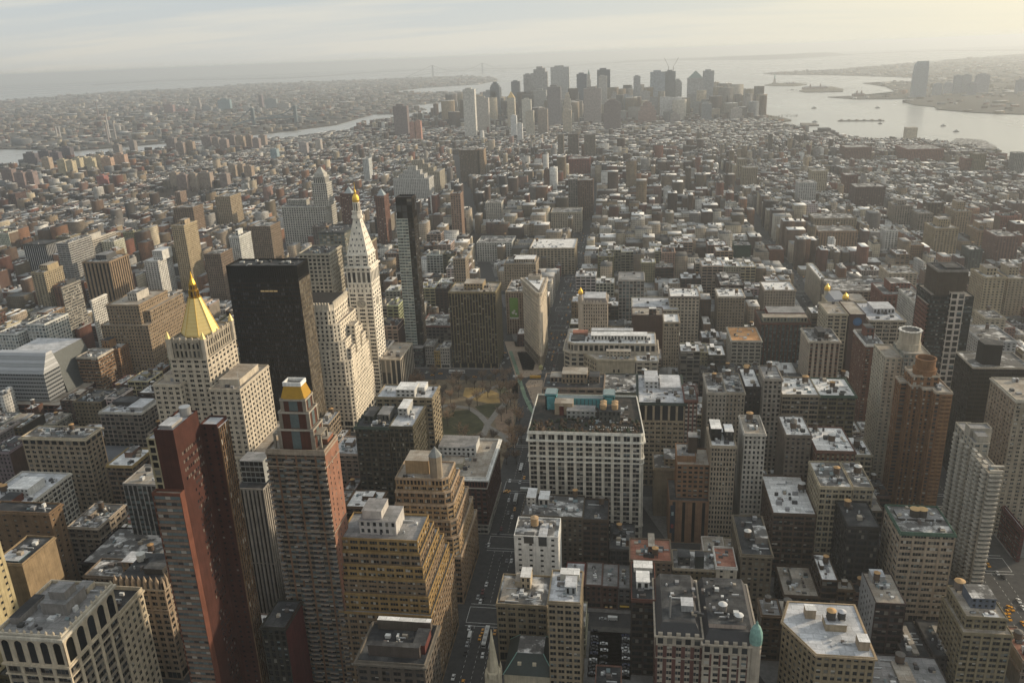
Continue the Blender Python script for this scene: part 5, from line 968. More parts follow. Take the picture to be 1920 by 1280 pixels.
# ===== middle: towers around the far squares
for lab, pl, pr, Y, dep, c in (('narrow red beige tower standing over the square, with white side', (843, 365), (864, 363), 1480, 26, (0.36, 0.25, 0.19)), ('broad brown twin tower slab, middle distance centre', (858, 284), (896, 280), 2250, 40, (0.22, 0.17, 0.12)), ('tan strip tower joined right of the brown twin slab', (897, 282), (908, 280), 2260, 40, (0.42, 0.32, 0.22)), ('brown tower with white top line beside the near avenue', (1083, 340), (1112, 338), 1680, 34, (0.21, 0.135, 0.105)), ('grey slab joined left of the brown white topped tower', (1065, 338), (1083, 336), 1690, 34, (0.26, 0.25, 0.23)), ('broad red library block, middle distance centre', (1065, 300), (1106, 297), 2300, 60, (0.30, 0.09, 0.07)), ('first of three plain grey brown far slabs, left', (1045, 254), (1057, 252), 2700, 26, (0.29, 0.25, 0.20)), ('second of three plain grey brown far slabs, middle', (1064, 253), (1085, 250), 2680, 30, (0.24, 0.20, 0.17)), ('third of three plain grey brown far slabs, right', (1095, 254), (1116, 252), 2640, 30, (0.25, 0.22, 0.18)), ('white stepped cake like block, left of the brown twin slab', (734, 338), (806, 334), 1900, 50, (0.52, 0.52, 0.50)), ('long beige block behind the white stepped cake like block', (735, 325), (826, 321), 2000, 60, (0.42, 0.39, 0.32)), ('white cubic block beyond the square', (909, 382), (941, 379), 1660, 30, (0.52, 0.50, 0.45)), ('pale long block right of the white cubic block', (1032, 400), (1090, 397), 1560, 50, (0.46, 0.41, 0.32)), ('white fronted narrow block far left of centre', (676, 300), (694, 297), 2200, 30, (0.56, 0.58, 0.58)), ('tan hotel block with stepped top, left middle distance', (396, 372), (437, 367), 1600, 50, (0.40, 0.33, 0.23)), ('small pink tan tower, left middle distance', (324, 362), (340, 360), 1900, 30, (0.34, 0.26, 0.21)), ('brown block with pale cornice, left middle distance', (319, 392), (366, 388), 1500, 40, (0.29, 0.22, 0.16)), ('dark brown tower at far left edge', (8, 366), (36, 362), 1950, 40, (0.17, 0.11, 0.10)), ('far brown slab block, right of centre, before the river', (1512, 252), (1569, 250), 3350, 60, (0.10, 0.08, 0.08)), ('wide red warehouse block by the river pier', (1705, 282), (1767, 278), 2450, 110, (0.30, 0.12, 0.09)), ('dull red warehouse block, right middle distance', (1587, 278), (1634, 276), 2500, 70, (0.25, 0.13, 0.10)), ('cream block with flat top, right middle distance', (1524, 322), (1551, 320), 1950, 40, (0.46, 0.40, 0.29)), ('dark red block, right middle distance', (1587, 330), (1608, 328), 1900, 40, (0.20, 0.09, 0.07)), ('broad dark brown block, right middle distance', (1605, 352), (1660, 350), 1750, 50, (0.16, 0.10, 0.09)), ('tall yellow grey block, middle right distance', (1394, 316), (1420, 314), 2050, 40, (0.36, 0.31, 0.22)), ('white block with stepped sides, middle right distance', (1500, 345), (1530, 342), 1850, 40, (0.5, .5, .49)), ('slim yellowish block before far avenue', (1385, 300), (1400, 298), 2150, 30, (0.38, 0.34, 0.26)), ('green brown tower by the river, far right', (1830, 290), (1848, 288), 2250, 30, (0.25, 0.22, 0.14)), ('grey tower by the river cut by the right edge', (1903, 288), (1925, 288), 2200, 30, (0.25, 0.27, 0.27)), ('small red block by the river, far right', (1810, 298), (1832, 298), 2260, 40, (0.28, 0.11, 0.08))):
    B = simple('apartment_building', lab, AB, pl, pr, Y, dep, c, (4.4, 3.3, 2.0, 1.6, 1, .3), 'dust', .8, n=2, tanks=0, vis=.7, far=True, finish=False)
    if 'cake' in lab:
        W = B.x1-B.x0; 
        for k, q in enumerate((.14, .26, .38)): B.block(rect(B.x0+W*q, B.x1-W*q, Y+8+k*4, Y+40-k*4), B.h+k*9, B.h+k*9+9, (4.4, 3.3, 2.0, 1.6, 1, .3), c, 'dust', .6, 0, far=True)
    if 'broad dark brown twin' in lab: pass
    if 'dull brown slab' in lab or 'river' in lab and 'brown slab' in lab:
        for k, (q0, q1) in enumerate(((.3, .95), (.45, .8))): B.block(rect(B.x0+(B.x1-B.x0)*q0, B.x0+(B.x1-B.x0)*q1, Y+4, Y+50), B.h+k*9, B.h+k*9+9, 'pun', c, 'tar', .5, 0, far=True)
    B.done(.7)

# low things in the foreground gaps
B_ = Bld('loft_building', 'dark stone block with white rimmed open roof pits, bottom edge before the golden brown block', OB, -124, -91, 298, 330, 68, (0.16, 0.14, 0.115), None, True); B_.block(rect(-124.5, -91.5, 298, 326), 0, 62, 'pair', None, 'tar', 1.2, 1.2, 1.4, (.22, .2, .17)); B_.hut(-120, -95, 303, 306, 62, 6, (.14, .125, .11), 'tar', win=False); B_.pm('roof_rim').box(-121, -94, 322, 325, 62, 67.5, masonry((.16, .14, .12)), roofmat('white')); B_.hut(-99, -93, 306, 318, 62, 5, (.2, .07, .06), 'tar', win=False); B_.clutter(-119, -101, 308, 320, 62, 8, .8); B_.done(.3)
B_ = Bld('loft_building', 'dark narrow block with maroon side wall, between the red slab and the brick tower', OB, -182, -168, 320, 342, 62, (0.07, 0.065, 0.06), None, True); B_.block(rect(-182, -169, 320, 342), 0, 60, 'vert', None, 'tar', .8, .6); B_.wall.poly([(-168.9, 320, 0), (-168.9, 342, 0), (-168.9, 342, 60.6), (-168.9, 320, 60.6)], masonry((.14, .04, .04))); B_.clutter(-181, -170, 322, 341, 60, 4, .7, 0); B_.done(.6)
for i, (x0, x1, y0, y1, h, rf, lab) in enumerate(((150, 164, 383, 415, 13, 'tar', 'low black roofed sheds with pale strip roof, before the banded beige block'), (165, 182, 384, 414, 15, 'tar', 'low black roofed building with glass lean-to, before the banded beige block'), (124, 164, 350, 380, 17, 'grey', 'low grey roofed building at the bottom edge, right of the white five sided roof'))):
    B_ = Bld('loft_building', lab, OB, x0, x1, y0, y1, h, (.10, .09, .085)); B_.block(rect(x0, x1, y0, y1), 0, h, 'pun', None, rf, .7, .3); B_.hut(x0+(x1-x0)*.4, x0+(x1-x0)*.6, y0+3, y1-6, h, 1.2, (.4, .39, .34), 'tan', win=False); B_.clutter(x0+1, x1-1, y0+1, y1-1, h, 12, .8, 1 if i == 2 else 0); B_.done(.2)

for x0, x1, h, cl, lab in ((-223, -213.3, 26, (.33, .32, .30), 'narrow grey front, facing the park beside a yellow front'), (-213, -206.3, 20, (.46, .33, .12), 'narrow yellow front facing the park'), (-206, -195.5, 24, (.46, .44, .40), 'pale wide front facing the park, beside the brown gridded slab')):
    B_ = Bld('row_house', lab, 'row house', x0, x1, 834, 858, h, cl, 'small fronts facing the park'); B_.block(rect(x0, x1, 834, 858), 0, h, (2.4, 3.6, .9, 1.4, 1, .3), cl, 'dust', .6, .4, ground=5); B_.clutter(x0+1, x1-1, 836, 856, h, 5, .7); B_.done(.8)
simple('loft_building', 'dark grey loft with big square windows, left of the brown gridded slab', OB, (787, 612), (846, 612), 905, 50, (0.20, 0.185, 0.18), (4.6, 4.2, 1.0, 1.3, 1, .5), 'dust', .8, n=10, tanks=2, vis=.7, cornc=(.25, .12, .1))
# ------------------------------------------------------------------ ground, water, far shores
def gpoly(pts, z): return [(*gnd(px, py, z), z) for px, py in pts]
def structure(o): o['kind'] = 'structure'; return o
def water_mat():
    m, t, b = newmat('water'); b.inputs['Base Color'].default_value = (0.34, 0.335, 0.315, 1); b.inputs['Roughness'].default_value = 0.15; b.inputs['Specular IOR Level'].default_value = 1.0; b.inputs['IOR'].default_value = 1.5
    n = noise(t, 0.02, 4, .6); bp = t.nodes.new('ShaderNodeBump'); bp.inputs['Strength'].default_value = .4; bp.inputs['Distance'].default_value = 2.5; t.links.new(n, bp.inputs['Height']); t.links.new(bp.outputs[0], b.inputs['Normal'])
    r = mrange(t, noise(t, 0.0011, 4, .6, (1, .3, 1)), .35, .65, .2, .34); t.links.new(r, b.inputs['Roughness']); return m
mb = MB(); n_ = 96
mb.poly([(33500*math.cos(2*math.pi*a/n_), 33500*math.sin(2*math.pi*a/n_), -3) for a in range(n_)], water_mat()); structure(mb.build('water'))
def land_mat(name, c1, c2, c3, s=0.02):
    m, t, b = newmat(name); b.inputs['Roughness'].default_value = .95; b.inputs['Specular IOR Level'].default_value = .1
    f = mrange(t, noise(t, s, 5, .7), .38, .62, 0, 1); g = mrange(t, noise(t, s*.07, 4, .6), .4, .6, 0, 1)
    t.links.new(rgbmix(t, g, rgbmix(t, f, c1, c2), c3), b.inputs['Base Color']); return m
LANDM = land_mat('far_land', (0.06, 0.056, 0.052), (0.20, 0.19, 0.18), (0.07, 0.06, 0.05)); GRASSM = land_mat('shore_land', (0.10, 0.09, 0.06), (0.16, 0.14, 0.10), (0.12, 0.11, 0.09))
def land(name, pts, z0, z1, m):
    mb = MB()
    if sum((pts[i-1][0]*pts[i][1]-pts[i][0]*pts[i-1][1]) for i in range(len(pts))) < 0: pts = pts[::-1]
    mb.prism(pts, z0, z1, m); return structure(mb.build(name))
asph, t_, b_ = newmat('asphalt'); b_.inputs['Roughness'].default_value = .9; b_.inputs['Specular IOR Level'].default_value = .2
t_.links.new(rgbmix(t_, mrange(t_, noise(t_, .25, 5, .7), .3, .7, 0, 1), (0.040, 0.040, 0.042), (0.075, 0.073, 0.072)), b_.inputs['Base Color'])
WEST = [(1980, 330), (1902, 307), (1848, 292), (1800, 284), (1740, 276), (1640, 266), (1572, 257), (1500, 244), (1440, 228), (1425, 214)]
EAST = [(1000, 176), (930, 184), (868, 215), (774, 227), (734, 232), (640, 249), (560, 260), (420, 271), (310, 281), (250, 288), (190, 294), (134, 300), (42, 309), (-80, 326)]
MANH = [(-2400, -400), (2600, -400), (2600, 1200)]+[gnd(*p) for p in WEST]+[(600, 5350), (150, 5600), (-300, 5500)]+[gnd(*p) for p in EAST]
land('ground', MANH, -4, 0, asph)
# Brooklyn and Queens shore, New Jersey, islands
BK = [gnd(*p) for p in [(-120, 300), (0, 279), (67, 280), (120, 284), (180, 279), (309, 268), (420, 258), (520, 248), (630, 234), (700, 214), (760, 214), (800, 205), (760, 198), (848, 190), (905, 179), (860, 172), (700, 176), (790, 165), (900, 158), (935, 151), (925, 146), (860, 143), (760, 146), (640, 152), (480, 158), (350, 167), (215, 173), (100, 182), (0, 190), (-150, 204)]]
BK = BK+[(-14000, 9000), (-12000, 2500)]
land('far_shore_land', BK, -4, 1, LANDM)
NJ = [gnd(*p) for p in [(1985, 214), (1910, 214), (1830, 211), (1757, 205), (1752, 200), (1717, 197), (1692, 191), (1714, 185), (1610, 186), (1552, 182), (1600, 180), (1716, 175), (1660, 178), (1680, 172), (1660, 162), (1617, 156), (1670, 153), (1716, 153), (1716, 146), (1640, 143), (1560, 141), (1450, 140), (1430, 138), (1490, 134), (1560, 131)]]+[(9500, 20000), (25000, 14000), (14000, 2500)]
land('harbour_shore_land', NJ, -4, 1, land_mat('far_flat_land', (0.06, 0.06, 0.055), (0.10, 0.095, 0.085), (0.075, 0.07, 0.06)))
for nm, pts in (('island', [(1433, 160), (1450, 157), (1475, 155.5), (1500, 157), (1513, 159), (1490, 161.5), (1455, 161.5)]), ('island', [(1498, 171), (1525, 165), (1560, 163), (1582, 168), (1580, 172), (1540, 173), (1510, 173)]), ('island', [(1425, 221), (1440, 217), (1470, 222), (1484, 226), (1460, 229), (1430, 228)])):
    land(nm, [gnd(*p) for p in pts], -4, 2.5, GRASSM)
# distant ridges
def ridge(name, pts, hs, wd, m):
    mb = MB(); n = len(pts)
    for i in range(n-1):
        (xa, ya), (xb, yb) = pts[i], pts[i+1]
        mb.poly([(xa, ya, -3), (xb, yb, -3), (xb*1.03, yb*1.03, hs[i+1]), (xa*1.03, ya*1.03, hs[i])], m); mb.poly([(xa*1.03, ya*1.03, hs[i]), (xb*1.03, yb*1.03, hs[i+1]), (xb*1.07, yb*1.07, -3), (xa*1.07, ya*1.07, -3)], m)
    return structure(mb.build(name))
rg = random.Random(4); RM = land_mat('ridge_land', (0.08, 0.085, 0.08), (0.10, 0.10, 0.095), (0.09, 0.09, 0.09), .002)
pts = []; hs = []
for k in range(60):
    a = R(-34+k*1.25); d = 24000+2500*math.sin(k*.5); pts.append((d*math.sin(a), d*math.cos(a))); hs.append(max(4, (95 if 26 < k < 38 else 4)*(.6+.4*math.sin(k*.37+1)+.15*rg.random())))
ridge('hills', pts, hs, 900, RM)
# ------------------------------------------------------------------ street grid
def ST_Y(n): return 818-(n-23)*80.5
AVES = [(-1420, 14), (-1240, 14), (-1050, 15), (-850, 15), (-650, 13), (-515, 11), (-385, 17), (-236, 12), (-84.5, 17.5), (235, 20), (520, 15), (805, 15), (1075, 15), (1345, 15), (1600, 15)]
def bway(y):
    if y < 800: return -85+(800-y)*0.352
    return -126-(y-837)*.235
def SH(n): return 14 if n in (23, 14, 34) else 9
pav = plain('pavement', (0.17, 0.165, 0.16), .9, 0, .25, .4)
PARK = (-225, -100, 585, 803)
BLOCKS = []
for n in range(35, 13, -1):
    ya, yb = ST_Y(n)+SH(n), ST_Y(n-1)-SH(n-1)
    if yb < 120: continue
    for (xa, ha), (xb, hb) in zip(AVES, AVES[1:]):
        x0, x1 = xa+ha, xb-hb
        if xa in (-385,) and n <= 23: continue      # Madison ends at the park's south street
        if xa == -236 and n <= 23: x0 = -368
        if x0 > -230 and x1 < -90 and 23 < n <= 26: continue
        if not any((q := proj(x, y, 0)) and -250 < q[0] < 2170 and q[1] < 1750 for x in (x0, x1) for y in (ya, yb)): continue
        BLOCKS.append((x0, x1, ya, yb, n))
def clip_x(P, f, keep_less):
    out = []
    for i in range(len(P)):
        A, B = P[i-1], P[i]; a, b = A[0]-f(A[1]), B[0]-f(B[1])
        if not keep_less: a, b = -a, -b
        if (a <= 0) != (b <= 0): t = a/(a-b); out.append((A[0]+(B[0]-A[0])*t, A[1]+(B[1]-A[1])*t))
        if b <= 0: out.append(B)
    return out
LOTS_B = []
mbp = MB()
for x0, x1, ya, yb, n in BLOCKS:
    P = [(x0, ya), (x1, ya), (x1, yb), (x0, yb)]
    for P2 in ([clip_x(P, lambda y: bway(y)-11, True), clip_x(P, lambda y: bway(y)+11, False)] if x0 < bway((ya+yb)/2)+30 and x1 > bway((ya+yb)/2)-30 and not (n in (24, 25, 26) and x1 < -80) else [P]):
        if len(P2) >= 3:
            mbp.prism(P2, 0, .15, pav); xs = [p[0] for p in P2]; LOTS_B.append((P2, n))
structure(mbp.build('pavement'))
# park: paths, lawns
mb = MB(); mb.prism([(-222, 588), (-104, 588), (-104, 700), (-113, 800), (-222, 800)], 0, .15, plain('park_soil', (0.16, 0.125, 0.082), .95, 0, .4, .15)); structure(mb.build('park_ground'))
def sheet(name, P, z, m): mb = MB(); mb.poly([(*p, z) for p in P], m); return structure(mb.build(name))
lawn = plain('lawn', (0.052, 0.052, 0.023), .95, 0, .5, .12); dry = plain('dry_lawn', (0.36, 0.24, 0.09), .95, 0, .25, .1); pathm = plain('park_path', (0.22, 0.205, 0.185), .9, 0, .15, .3); plz = plain('plaza_tan', (0.33, 0.255, 0.19), .9, 0, .2, .3)
def gp(*ps): return [gnd(*p) for p in ps]
sheet('lawn', gp((800, 822), (835, 772), (880, 768), (907, 790), (906, 805), (880, 822), (865, 835)), .19, lawn); sheet('lawn', gp((890, 762), (915, 757), (940, 757), (935, 770), (920, 785), (905, 778)), .19, lawn)
sheet('lawn', gp((868, 742), (872, 727), (912, 727), (935, 738), (938, 755), (915, 756), (893, 752)), .19, dry); sheet('lawn', gp((930, 728), (950, 728), (955, 740), (942, 745)), .19, lawn); sheet('lawn', gp((925, 775), (962, 765), (966, 840), (945, 830), (930, 800)), .19, plain('bare_lawn', (0.24, 0.17, 0.12), .95, 0, .3, .2))
def strip(name, pts, wd, z, m):
    mb = MB()
    for (xa, ya), (xb, yb) in zip(pts, pts[1:]):
        l = math.hypot(xb-xa, yb-ya); nx, ny = -(yb-ya)/l*wd/2, (xb-xa)/l*wd/2
        mb.poly([(xa+nx, ya+ny, z), (xa-nx, ya-ny, z), (xb-nx, yb-ny, z), (xb+nx, yb+ny, z)], m)
    return structure(mb.build(name))
strip('park_path', gp((880, 838), (905, 818), (915, 795), (935, 768), (955, 750)), 6, .23, pathm); strip('park_path', gp((915, 795), (900, 778), (880, 765), (840, 760), (810, 765)), 6, .235, pathm); strip('park_path', gp((915, 800), (945, 818), (960, 838)), 6, .24, pathm); strip('park_path', gp((880, 748), (905, 735), (935, 722)), 4.5, .245, pathm)
# plazas and painted lanes where the avenue and the diagonal street cross
def flat(name, P, z, m):
    mb = MB(); mb.prism(P if sum(P[i-1][0]*P[i][1]-P[i][0]*P[i-1][1] for i in range(len(P))) > 0 else P[::-1], 0, z, m); return structure(mb.build(name))
flat('plaza', gp((946, 640), (992, 640), (1014, 688), (1016, 700), (985, 708), (966, 704)), .15, plz); flat('plaza', gp((992, 712), (1018, 712), (1014, 760), (1005, 772), (985, 720)), .15, plz); flat('plaza', gp((958, 716), (972, 716), (972, 748), (962, 748)), .15, plz)
bike = plain('green_lane', (0.17, 0.24, 0.17), .9, 0, .15, .3)
strip('bike_lane', gp((957, 658), (968, 690), (976, 718), (984, 742), (996, 768), (1006, 780)), 4, .17, bike)
wl = plain('road_paint', (0.55, 0.55, 0.53), .8, 0, .2, .6)
mb = MB()
def mark(x0, x1, y0, y1): mb.poly([(x0, y0, .02), (x1, y0, .02), (x1, y1, .02), (x0, y1, .02)], wl)
for n in range(30, 14, -1):                       # crosswalks and lane dashes on the avenues
    y = ST_Y(n)
    for xc, hw in ((-84.5, 12), (235, 14), (520, 11), (-236, 8), (-385, 10)):
        if xc == -236 and n < 23: continue
        for yy in (y-10.5, y-7.5, y+7.5, y+10.5): mark(xc-hw, xc+hw, yy-.18, yy+.18)
        for xx in (xc-hw, xc+hw):
            mark(xx-.15, xx+.15, y-7.5, y+7.5)
        for k in range(14):
            for q in (-.5, 0, .5): mark(xc+q*hw-.09, xc+q*hw+.09, y+13+k*4.2, y+15+k*4.2)
structure(mb.build('road_markings'))
flat('car_park', [(-20, 368), (4, 368), (4, 411), (-20, 411)], .15, plain('car_park_asphalt', (0.085, 0.08, 0.072), .9, 0, .3, .3))
# ------------------------------------------------------------------ city fabric
TREEZ = [(-330, -230, 1400, 1530), (-760, -580, 1330, 1470), (-1300, -1100, 1990, 2200)]     # planted squares
FILLPAL = [('dark brown brick', (0.104, 0.076, 0.060)), ('red brick', (0.200, 0.092, 0.064)), ('brown brick', (0.160, 0.112, 0.080)), ('tan brick', (0.280, 0.224, 0.152)), ('beige stone', (0.336, 0.288, 0.224)), ('cream', (0.400, 0.352, 0.264)), ('pale limestone', (0.384, 0.360, 0.312)), ('white painted', (0.480, 0.472, 0.448)), ('grey', (0.232, 0.224, 0.216)), ('charcoal', (0.080, 0.080, 0.080)), ('olive brown', (0.168, 0.144, 0.104)), ('orange brick', (0.288, 0.160, 0.096)), ('pinkish brown', (0.240, 0.160, 0.136)), ('blue grey', (0.192, 0.208, 0.224))]
ROOFW = {'snow': 'snow patched roof', 'dust': 'snow dusted roof', 'grey': 'grey roof', 'tar': 'black tar roof', 'tan': 'tan gravel roof', 'silver': 'silver roof', 'white': 'white roof', 'red': 'reddish roof'}
MUST = []
for x0, x1, y0, y1, h, vis, lab in HEROES:
    for fx in (.12, .5, .88):
        for fz in (1.0, 1-vis*.5, 1-vis):
            q = proj(x0+(x1-x0)*fx, y0, h*fz)
            if q and 0 <= q[0] <= 1920 and 0 <= q[1] <= 1280: MUST.append((q[0], q[1], y0))
MUST += [(px, py, gnd(px, py)[1]) for px, py in [(x, y) for x in range(820, 1000, 15) for y in range(705, 800, 12)]+[(905, 1235), (925, 1110), (943, 1000), (955, 930), (965, 880), (985, 700), (950, 660), (945, 640), (1040, 700), (1050, 650), (1062, 600), (1075, 550), (1088, 490), (1100, 440), (1110, 390), (1900, 1170), (1880, 1120), (1865, 1070), (1585, 610), (1570, 580), (1550, 550), (1530, 520), (1515, 495), (760, 715), (780, 700), (1100, 1240), (1165, 1240), (1140, 1200)]]
MUST = np.array(MUST)
HR = np.array([(a, b, c, d) for a, b, c, d, *_ in HEROES])
def hits(x0, x1, y0, y1, g=.6): return bool(np.any((HR[:, 0] < x1-g) & (HR[:, 1] > x0+g) & (HR[:, 2] < y1-g) & (HR[:, 3] > y0+g)))
def blocks_view(x0, x1, y0, y1, h):
    q = [proj(x, y, h) for x in (x0, x1) for y in (y0, y1)]
    if any(p is None for p in q): return False
    xs = [p[0] for p in q]; ys = [p[1] for p in q]; b = proj((x0+x1)/2, y0, 0)
    s = (MUST[:, 0] > min(xs)-2) & (MUST[:, 0] < max(xs)+2) & (MUST[:, 1] > min(ys)-3) & (MUST[:, 1] < b[1]) & (MUST[:, 2] > y0+3)
    return bool(np.any(s))
fr = random.Random(11)
LOTS = []      # x0,x1,y0,y1,h,colour index
def zone_h(xc, yc, w):
    if yc > 1250 and -300 < xc < 330: hi = fr.uniform(22, 52)
    elif -480 < xc < 260: hi = fr.choice([fr.uniform(16, 30), fr.uniform(30, 58), fr.uniform(38, 58)])
    elif xc <= -480: hi = fr.choice([fr.uniform(13, 20), fr.uniform(14, 26), fr.uniform(25, 55)])
    else: hi = fr.choice([fr.uniform(12, 18), fr.uniform(12, 22), fr.uniform(22, 50)])
    return min(hi, 18+w*2.4)
for P, n in LOTS_B:
    xa, xb = min(p[0] for p in P), max(p[0] for p in P); ya, yb = min(p[1] for p in P), max(p[1] for p in P)
    if xb-xa < 8: continue
    mid = (ya+yb)/2
    for row in (0, 1):
        x = xa+.4
        while x < xb-5:
            resid = (x < -480 or x > 275)
            w = fr.uniform(6.5, 13) if resid and fr.random() < .62 else fr.uniform(12, 30)
            if xb-x-w < 6: w = xb-x-.4
            d = fr.uniform(22, 31); y0, y1 = (ya+1.2, ya+1.2+d) if row == 0 else (yb-1.2-d, yb-1.2)
            if row == 0 and fr.random() < .10 and w > 16: y1 = yb-1.2     # runs through the block
            c = ((x+w/2), (y0+y1)/2)
            ok = all((bway(y)-11 >= X2 or bway(y)+11 <= X1) for y in (y0, y1) for X1, X2 in ((x, x+w),)) if ya < 1500 else True
            if ok and not hits(x, x+w-.3, y0, y1) and not any(a < c[0] < b and e < c[1] < f for a, b, e, f in TREEZ) and not (PARK[0] < c[0] < PARK[1] and PARK[2] < c[1] < PARK[3]) and not (-24 < c[0] < 6 and 360 < c[1] < 427):
                h = zone_h(c[0], c[1], w)
                while h > 6 and blocks_view(x, x+w-.3, y0, y1, h): h -= 3
                if h > 6: LOTS.append([x, x+w-.3, y0, y1, h, fr.random()])
            else:
                for sx0, sx1 in ((x, x+w/2), (x+w/2, x+w)):
                    for dd in (d, 15, 9):
                        q0, q1 = (y0, y0+dd) if row == 0 else (y1-dd, y1)
                        cc = ((sx0+sx1)/2, (q0+q1)/2)
                        if sx1-sx0 < 4.5 or hits(sx0, sx1-.3, q0, q1) or any(a < cc[0] < b and e < cc[1] < f for a, b, e, f in TREEZ) or (PARK[0] < cc[0] < PARK[1] and PARK[2] < cc[1] < PARK[3]) or (-24 < cc[0] < 6 and 355 < cc[1] < 427): continue
                        if ya < 1500 and any(not (bway(y)-11 >= sx1 or bway(y)+11 <= sx0) for y in (q0, q1)): continue
                        h = min(zone_h(cc[0], cc[1], w), 30)
                        while h > 6 and blocks_view(sx0, sx1-.3, q0, q1, h): h -= 3
                        if h > 6: LOTS.append([sx0, sx1-.3, q0, q1, h, fr.random()])
                        break
            x += w
# rank by the size they show in the picture
def area(l):
    x0, x1, y0, y1, h, _ = l; q = proj((x0+x1)/2, y0, h)
    if q is None or not (-40 < q[0] < 1960 and q[1] < 1300): return 0
    d2 = (x0*.5+x1*.5)**2+y0**2+(CAMZ-h)**2
    return ((x1-x0)*(h*.8*y0+(y1-y0)*(CAMZ-h)) + (y1-y0)*h*.7*abs(x0+x1)/2)/d2**1.5
LOTS = [l+[area(l)] for l in LOTS]; LOTS = sorted([l for l in LOTS if l[6] > 0], key=lambda l: -l[6])
def kind_of(l): return 'row_house' if l[4] < 19 and l[1]-l[0] < 14 else ('apartment_building' if (l[0] < -480 or l[0] > 275) else 'loft_building')
near, rest, cnt = [], [], {}
for l in LOTS:
    k = kind_of(l); cap = {'row_house': 110, 'apartment_building': 120, 'loft_building': 225}[k]
    if cnt.get(k, 0) < cap: cnt[k] = cnt.get(k, 0)+1; near.append((k, l))
    else: rest.append(l)
def pick(l):
    x, y = (l[0]+l[1])/2, (l[2]+l[3])/2; r = random.Random(int(l[5]*1e6))
    if kind_of(l) == 'row_house': i = r.choice([0, 1, 1, 2, 2, 3, 12, 8, 7, 4])
    elif x < -480: i = r.choice([1, 2, 3, 3, 5, 7, 8, 4, 11, 10])
    elif x > 275: i = r.choice([1, 1, 2, 3, 4, 5, 7, 8, 11, 12])
    elif y < 520: i = r.choice([0, 2, 2, 10, 8, 9, 3, 12, 0, 4])
    elif y > 840: i = r.choice([4, 5, 6, 4, 6, 5, 7, 3, 2, 0, 10])
    else: i = r.choice([4, 4, 5, 6, 3, 2, 8, 10, 0, 6, 7])
    rf = r.choice(['snow', 'snow', 'dust', 'dust', 'white', 'silver', 'grey', 'tar', 'tar', 'tan']) if y > 520 else r.choice(['dust', 'dust', 'grey', 'tar', 'tar', 'silver', 'snow', 'tan', 'red'])
    if y > 840 and -90 < x < 270: rf = r.choice(['snow', 'white', 'snow', 'dust', 'silver', 'snow', 'tar'])
    return i, rf, r
LANDMARKS = [(h[6], (h[0]+h[1])/2, (h[2]+h[3])/2) for h in HEROES]
SHORT = {}
LM = [('black glass slab tower', -300, 636), ('gold pyramid tower', -300, 536), ('clock tower', -260, 760), ('triangular wedge tower', -103, 870), ('long white block with roof garden', -28, 540), ('red brick slab tower', -195, 320), ('orange brick drum topped tower', 203, 552), ('dark pale striped tower', 268, 715), ('golden brown stepped block', -125, 372), ('silver banded building', -590, 665), ('striped tan brown tower', -760, 1020), ('yellow beige lone tower', -690, 1170), ('white colonnaded block', -560, 1440), ('red and cream striped hotel', 41, 365), ('wide banded beige block', 168, 439), ('gold domed corner block', -45, 857), ('twin gold domed block', 300, 940), ('ornate cream hotel tower', 182, 768), ('slim glass tower', -238, 857), ('white roofed five sided corner block', 100, 360), ('blue sign wall', 250, 810), ('cream drum topped tower', 203, 604), ('brown gridded slab', -165, 856), ('pale terraced block by the plaza', -25, 776), ('far twin yellow beige blocks', 640, 1400), ('car park', -8, 390), ('pinnacled beige block', -262, 358), ('giant arched cream block', -264, 287), ('tan stepped block', -520, 830), ('barrel roofed drill hall', -445, 563), ('white arcaded block', -230, 1340)]
rawlab = []
for k, l in near:
    i, rf, r = pick(l); x, y = (l[0]+l[1])/2, (l[2]+l[3])/2
    nm, lx, ly = min(LM, key=lambda q: math.hypot(q[1]-x, q[2]-y)+(0 if abs(q[2]-y) > 8 else 0))
    dx, dy = x-lx, y-ly
    rel = ('beyond' if dy > 0 else 'in front of') if abs(dy) > abs(dx) else 'beside'
    w = l[1]-l[0]; size = ('narrow' if w < 10 else 'wide' if w > 21 else '')
    size = (size+' ' if size else '')+('low ' if l[4] < 17 else 'tall ' if l[4] > 46 else '')
    tk = r.random() < (.5 if k == 'loft_building' else .15)
    noun = {'row_house': 'row house', 'apartment_building': 'apartment house', 'loft_building': 'loft block'}[k]
    core = f"{size}{FILLPAL[i][0]} {noun}, {ROOFW[rf]}{', water tank' if tk else ''}"
    rawlab.append([k, l, i, rf, r, tk, core, rel, nm, math.hypot(dx, dy)])
groups_ = {}
for q in rawlab: groups_.setdefault((q[6], q[7], q[8]), []).append(q)
ORD = ['', 'second ', 'third ', 'fourth ', 'fifth ', 'sixth ', 'seventh ', 'eighth ', 'ninth ', 'tenth ']
for key, qs in groups_.items():
    qs.sort(key=lambda q: q[9])
    for j, q in enumerate(qs):
        pre = '' if len(qs) == 1 else (ORD[j]+'nearest one ' if j else 'nearest one ')
        lab = f"{q[6]}, {pre}{q[7]} the {q[8]}"
        if len(lab.split()) > 16: lab = lab.replace(', water tank', ' with tank')
        q.append(lab if len(lab.split()) <= 16 else ' '.join(f"{q[6]}, {pre}{q[7]} the {q[8]}".replace(' patched', '').replace(' dusted', '').replace(', water tank', ', tank').split()[:16]))
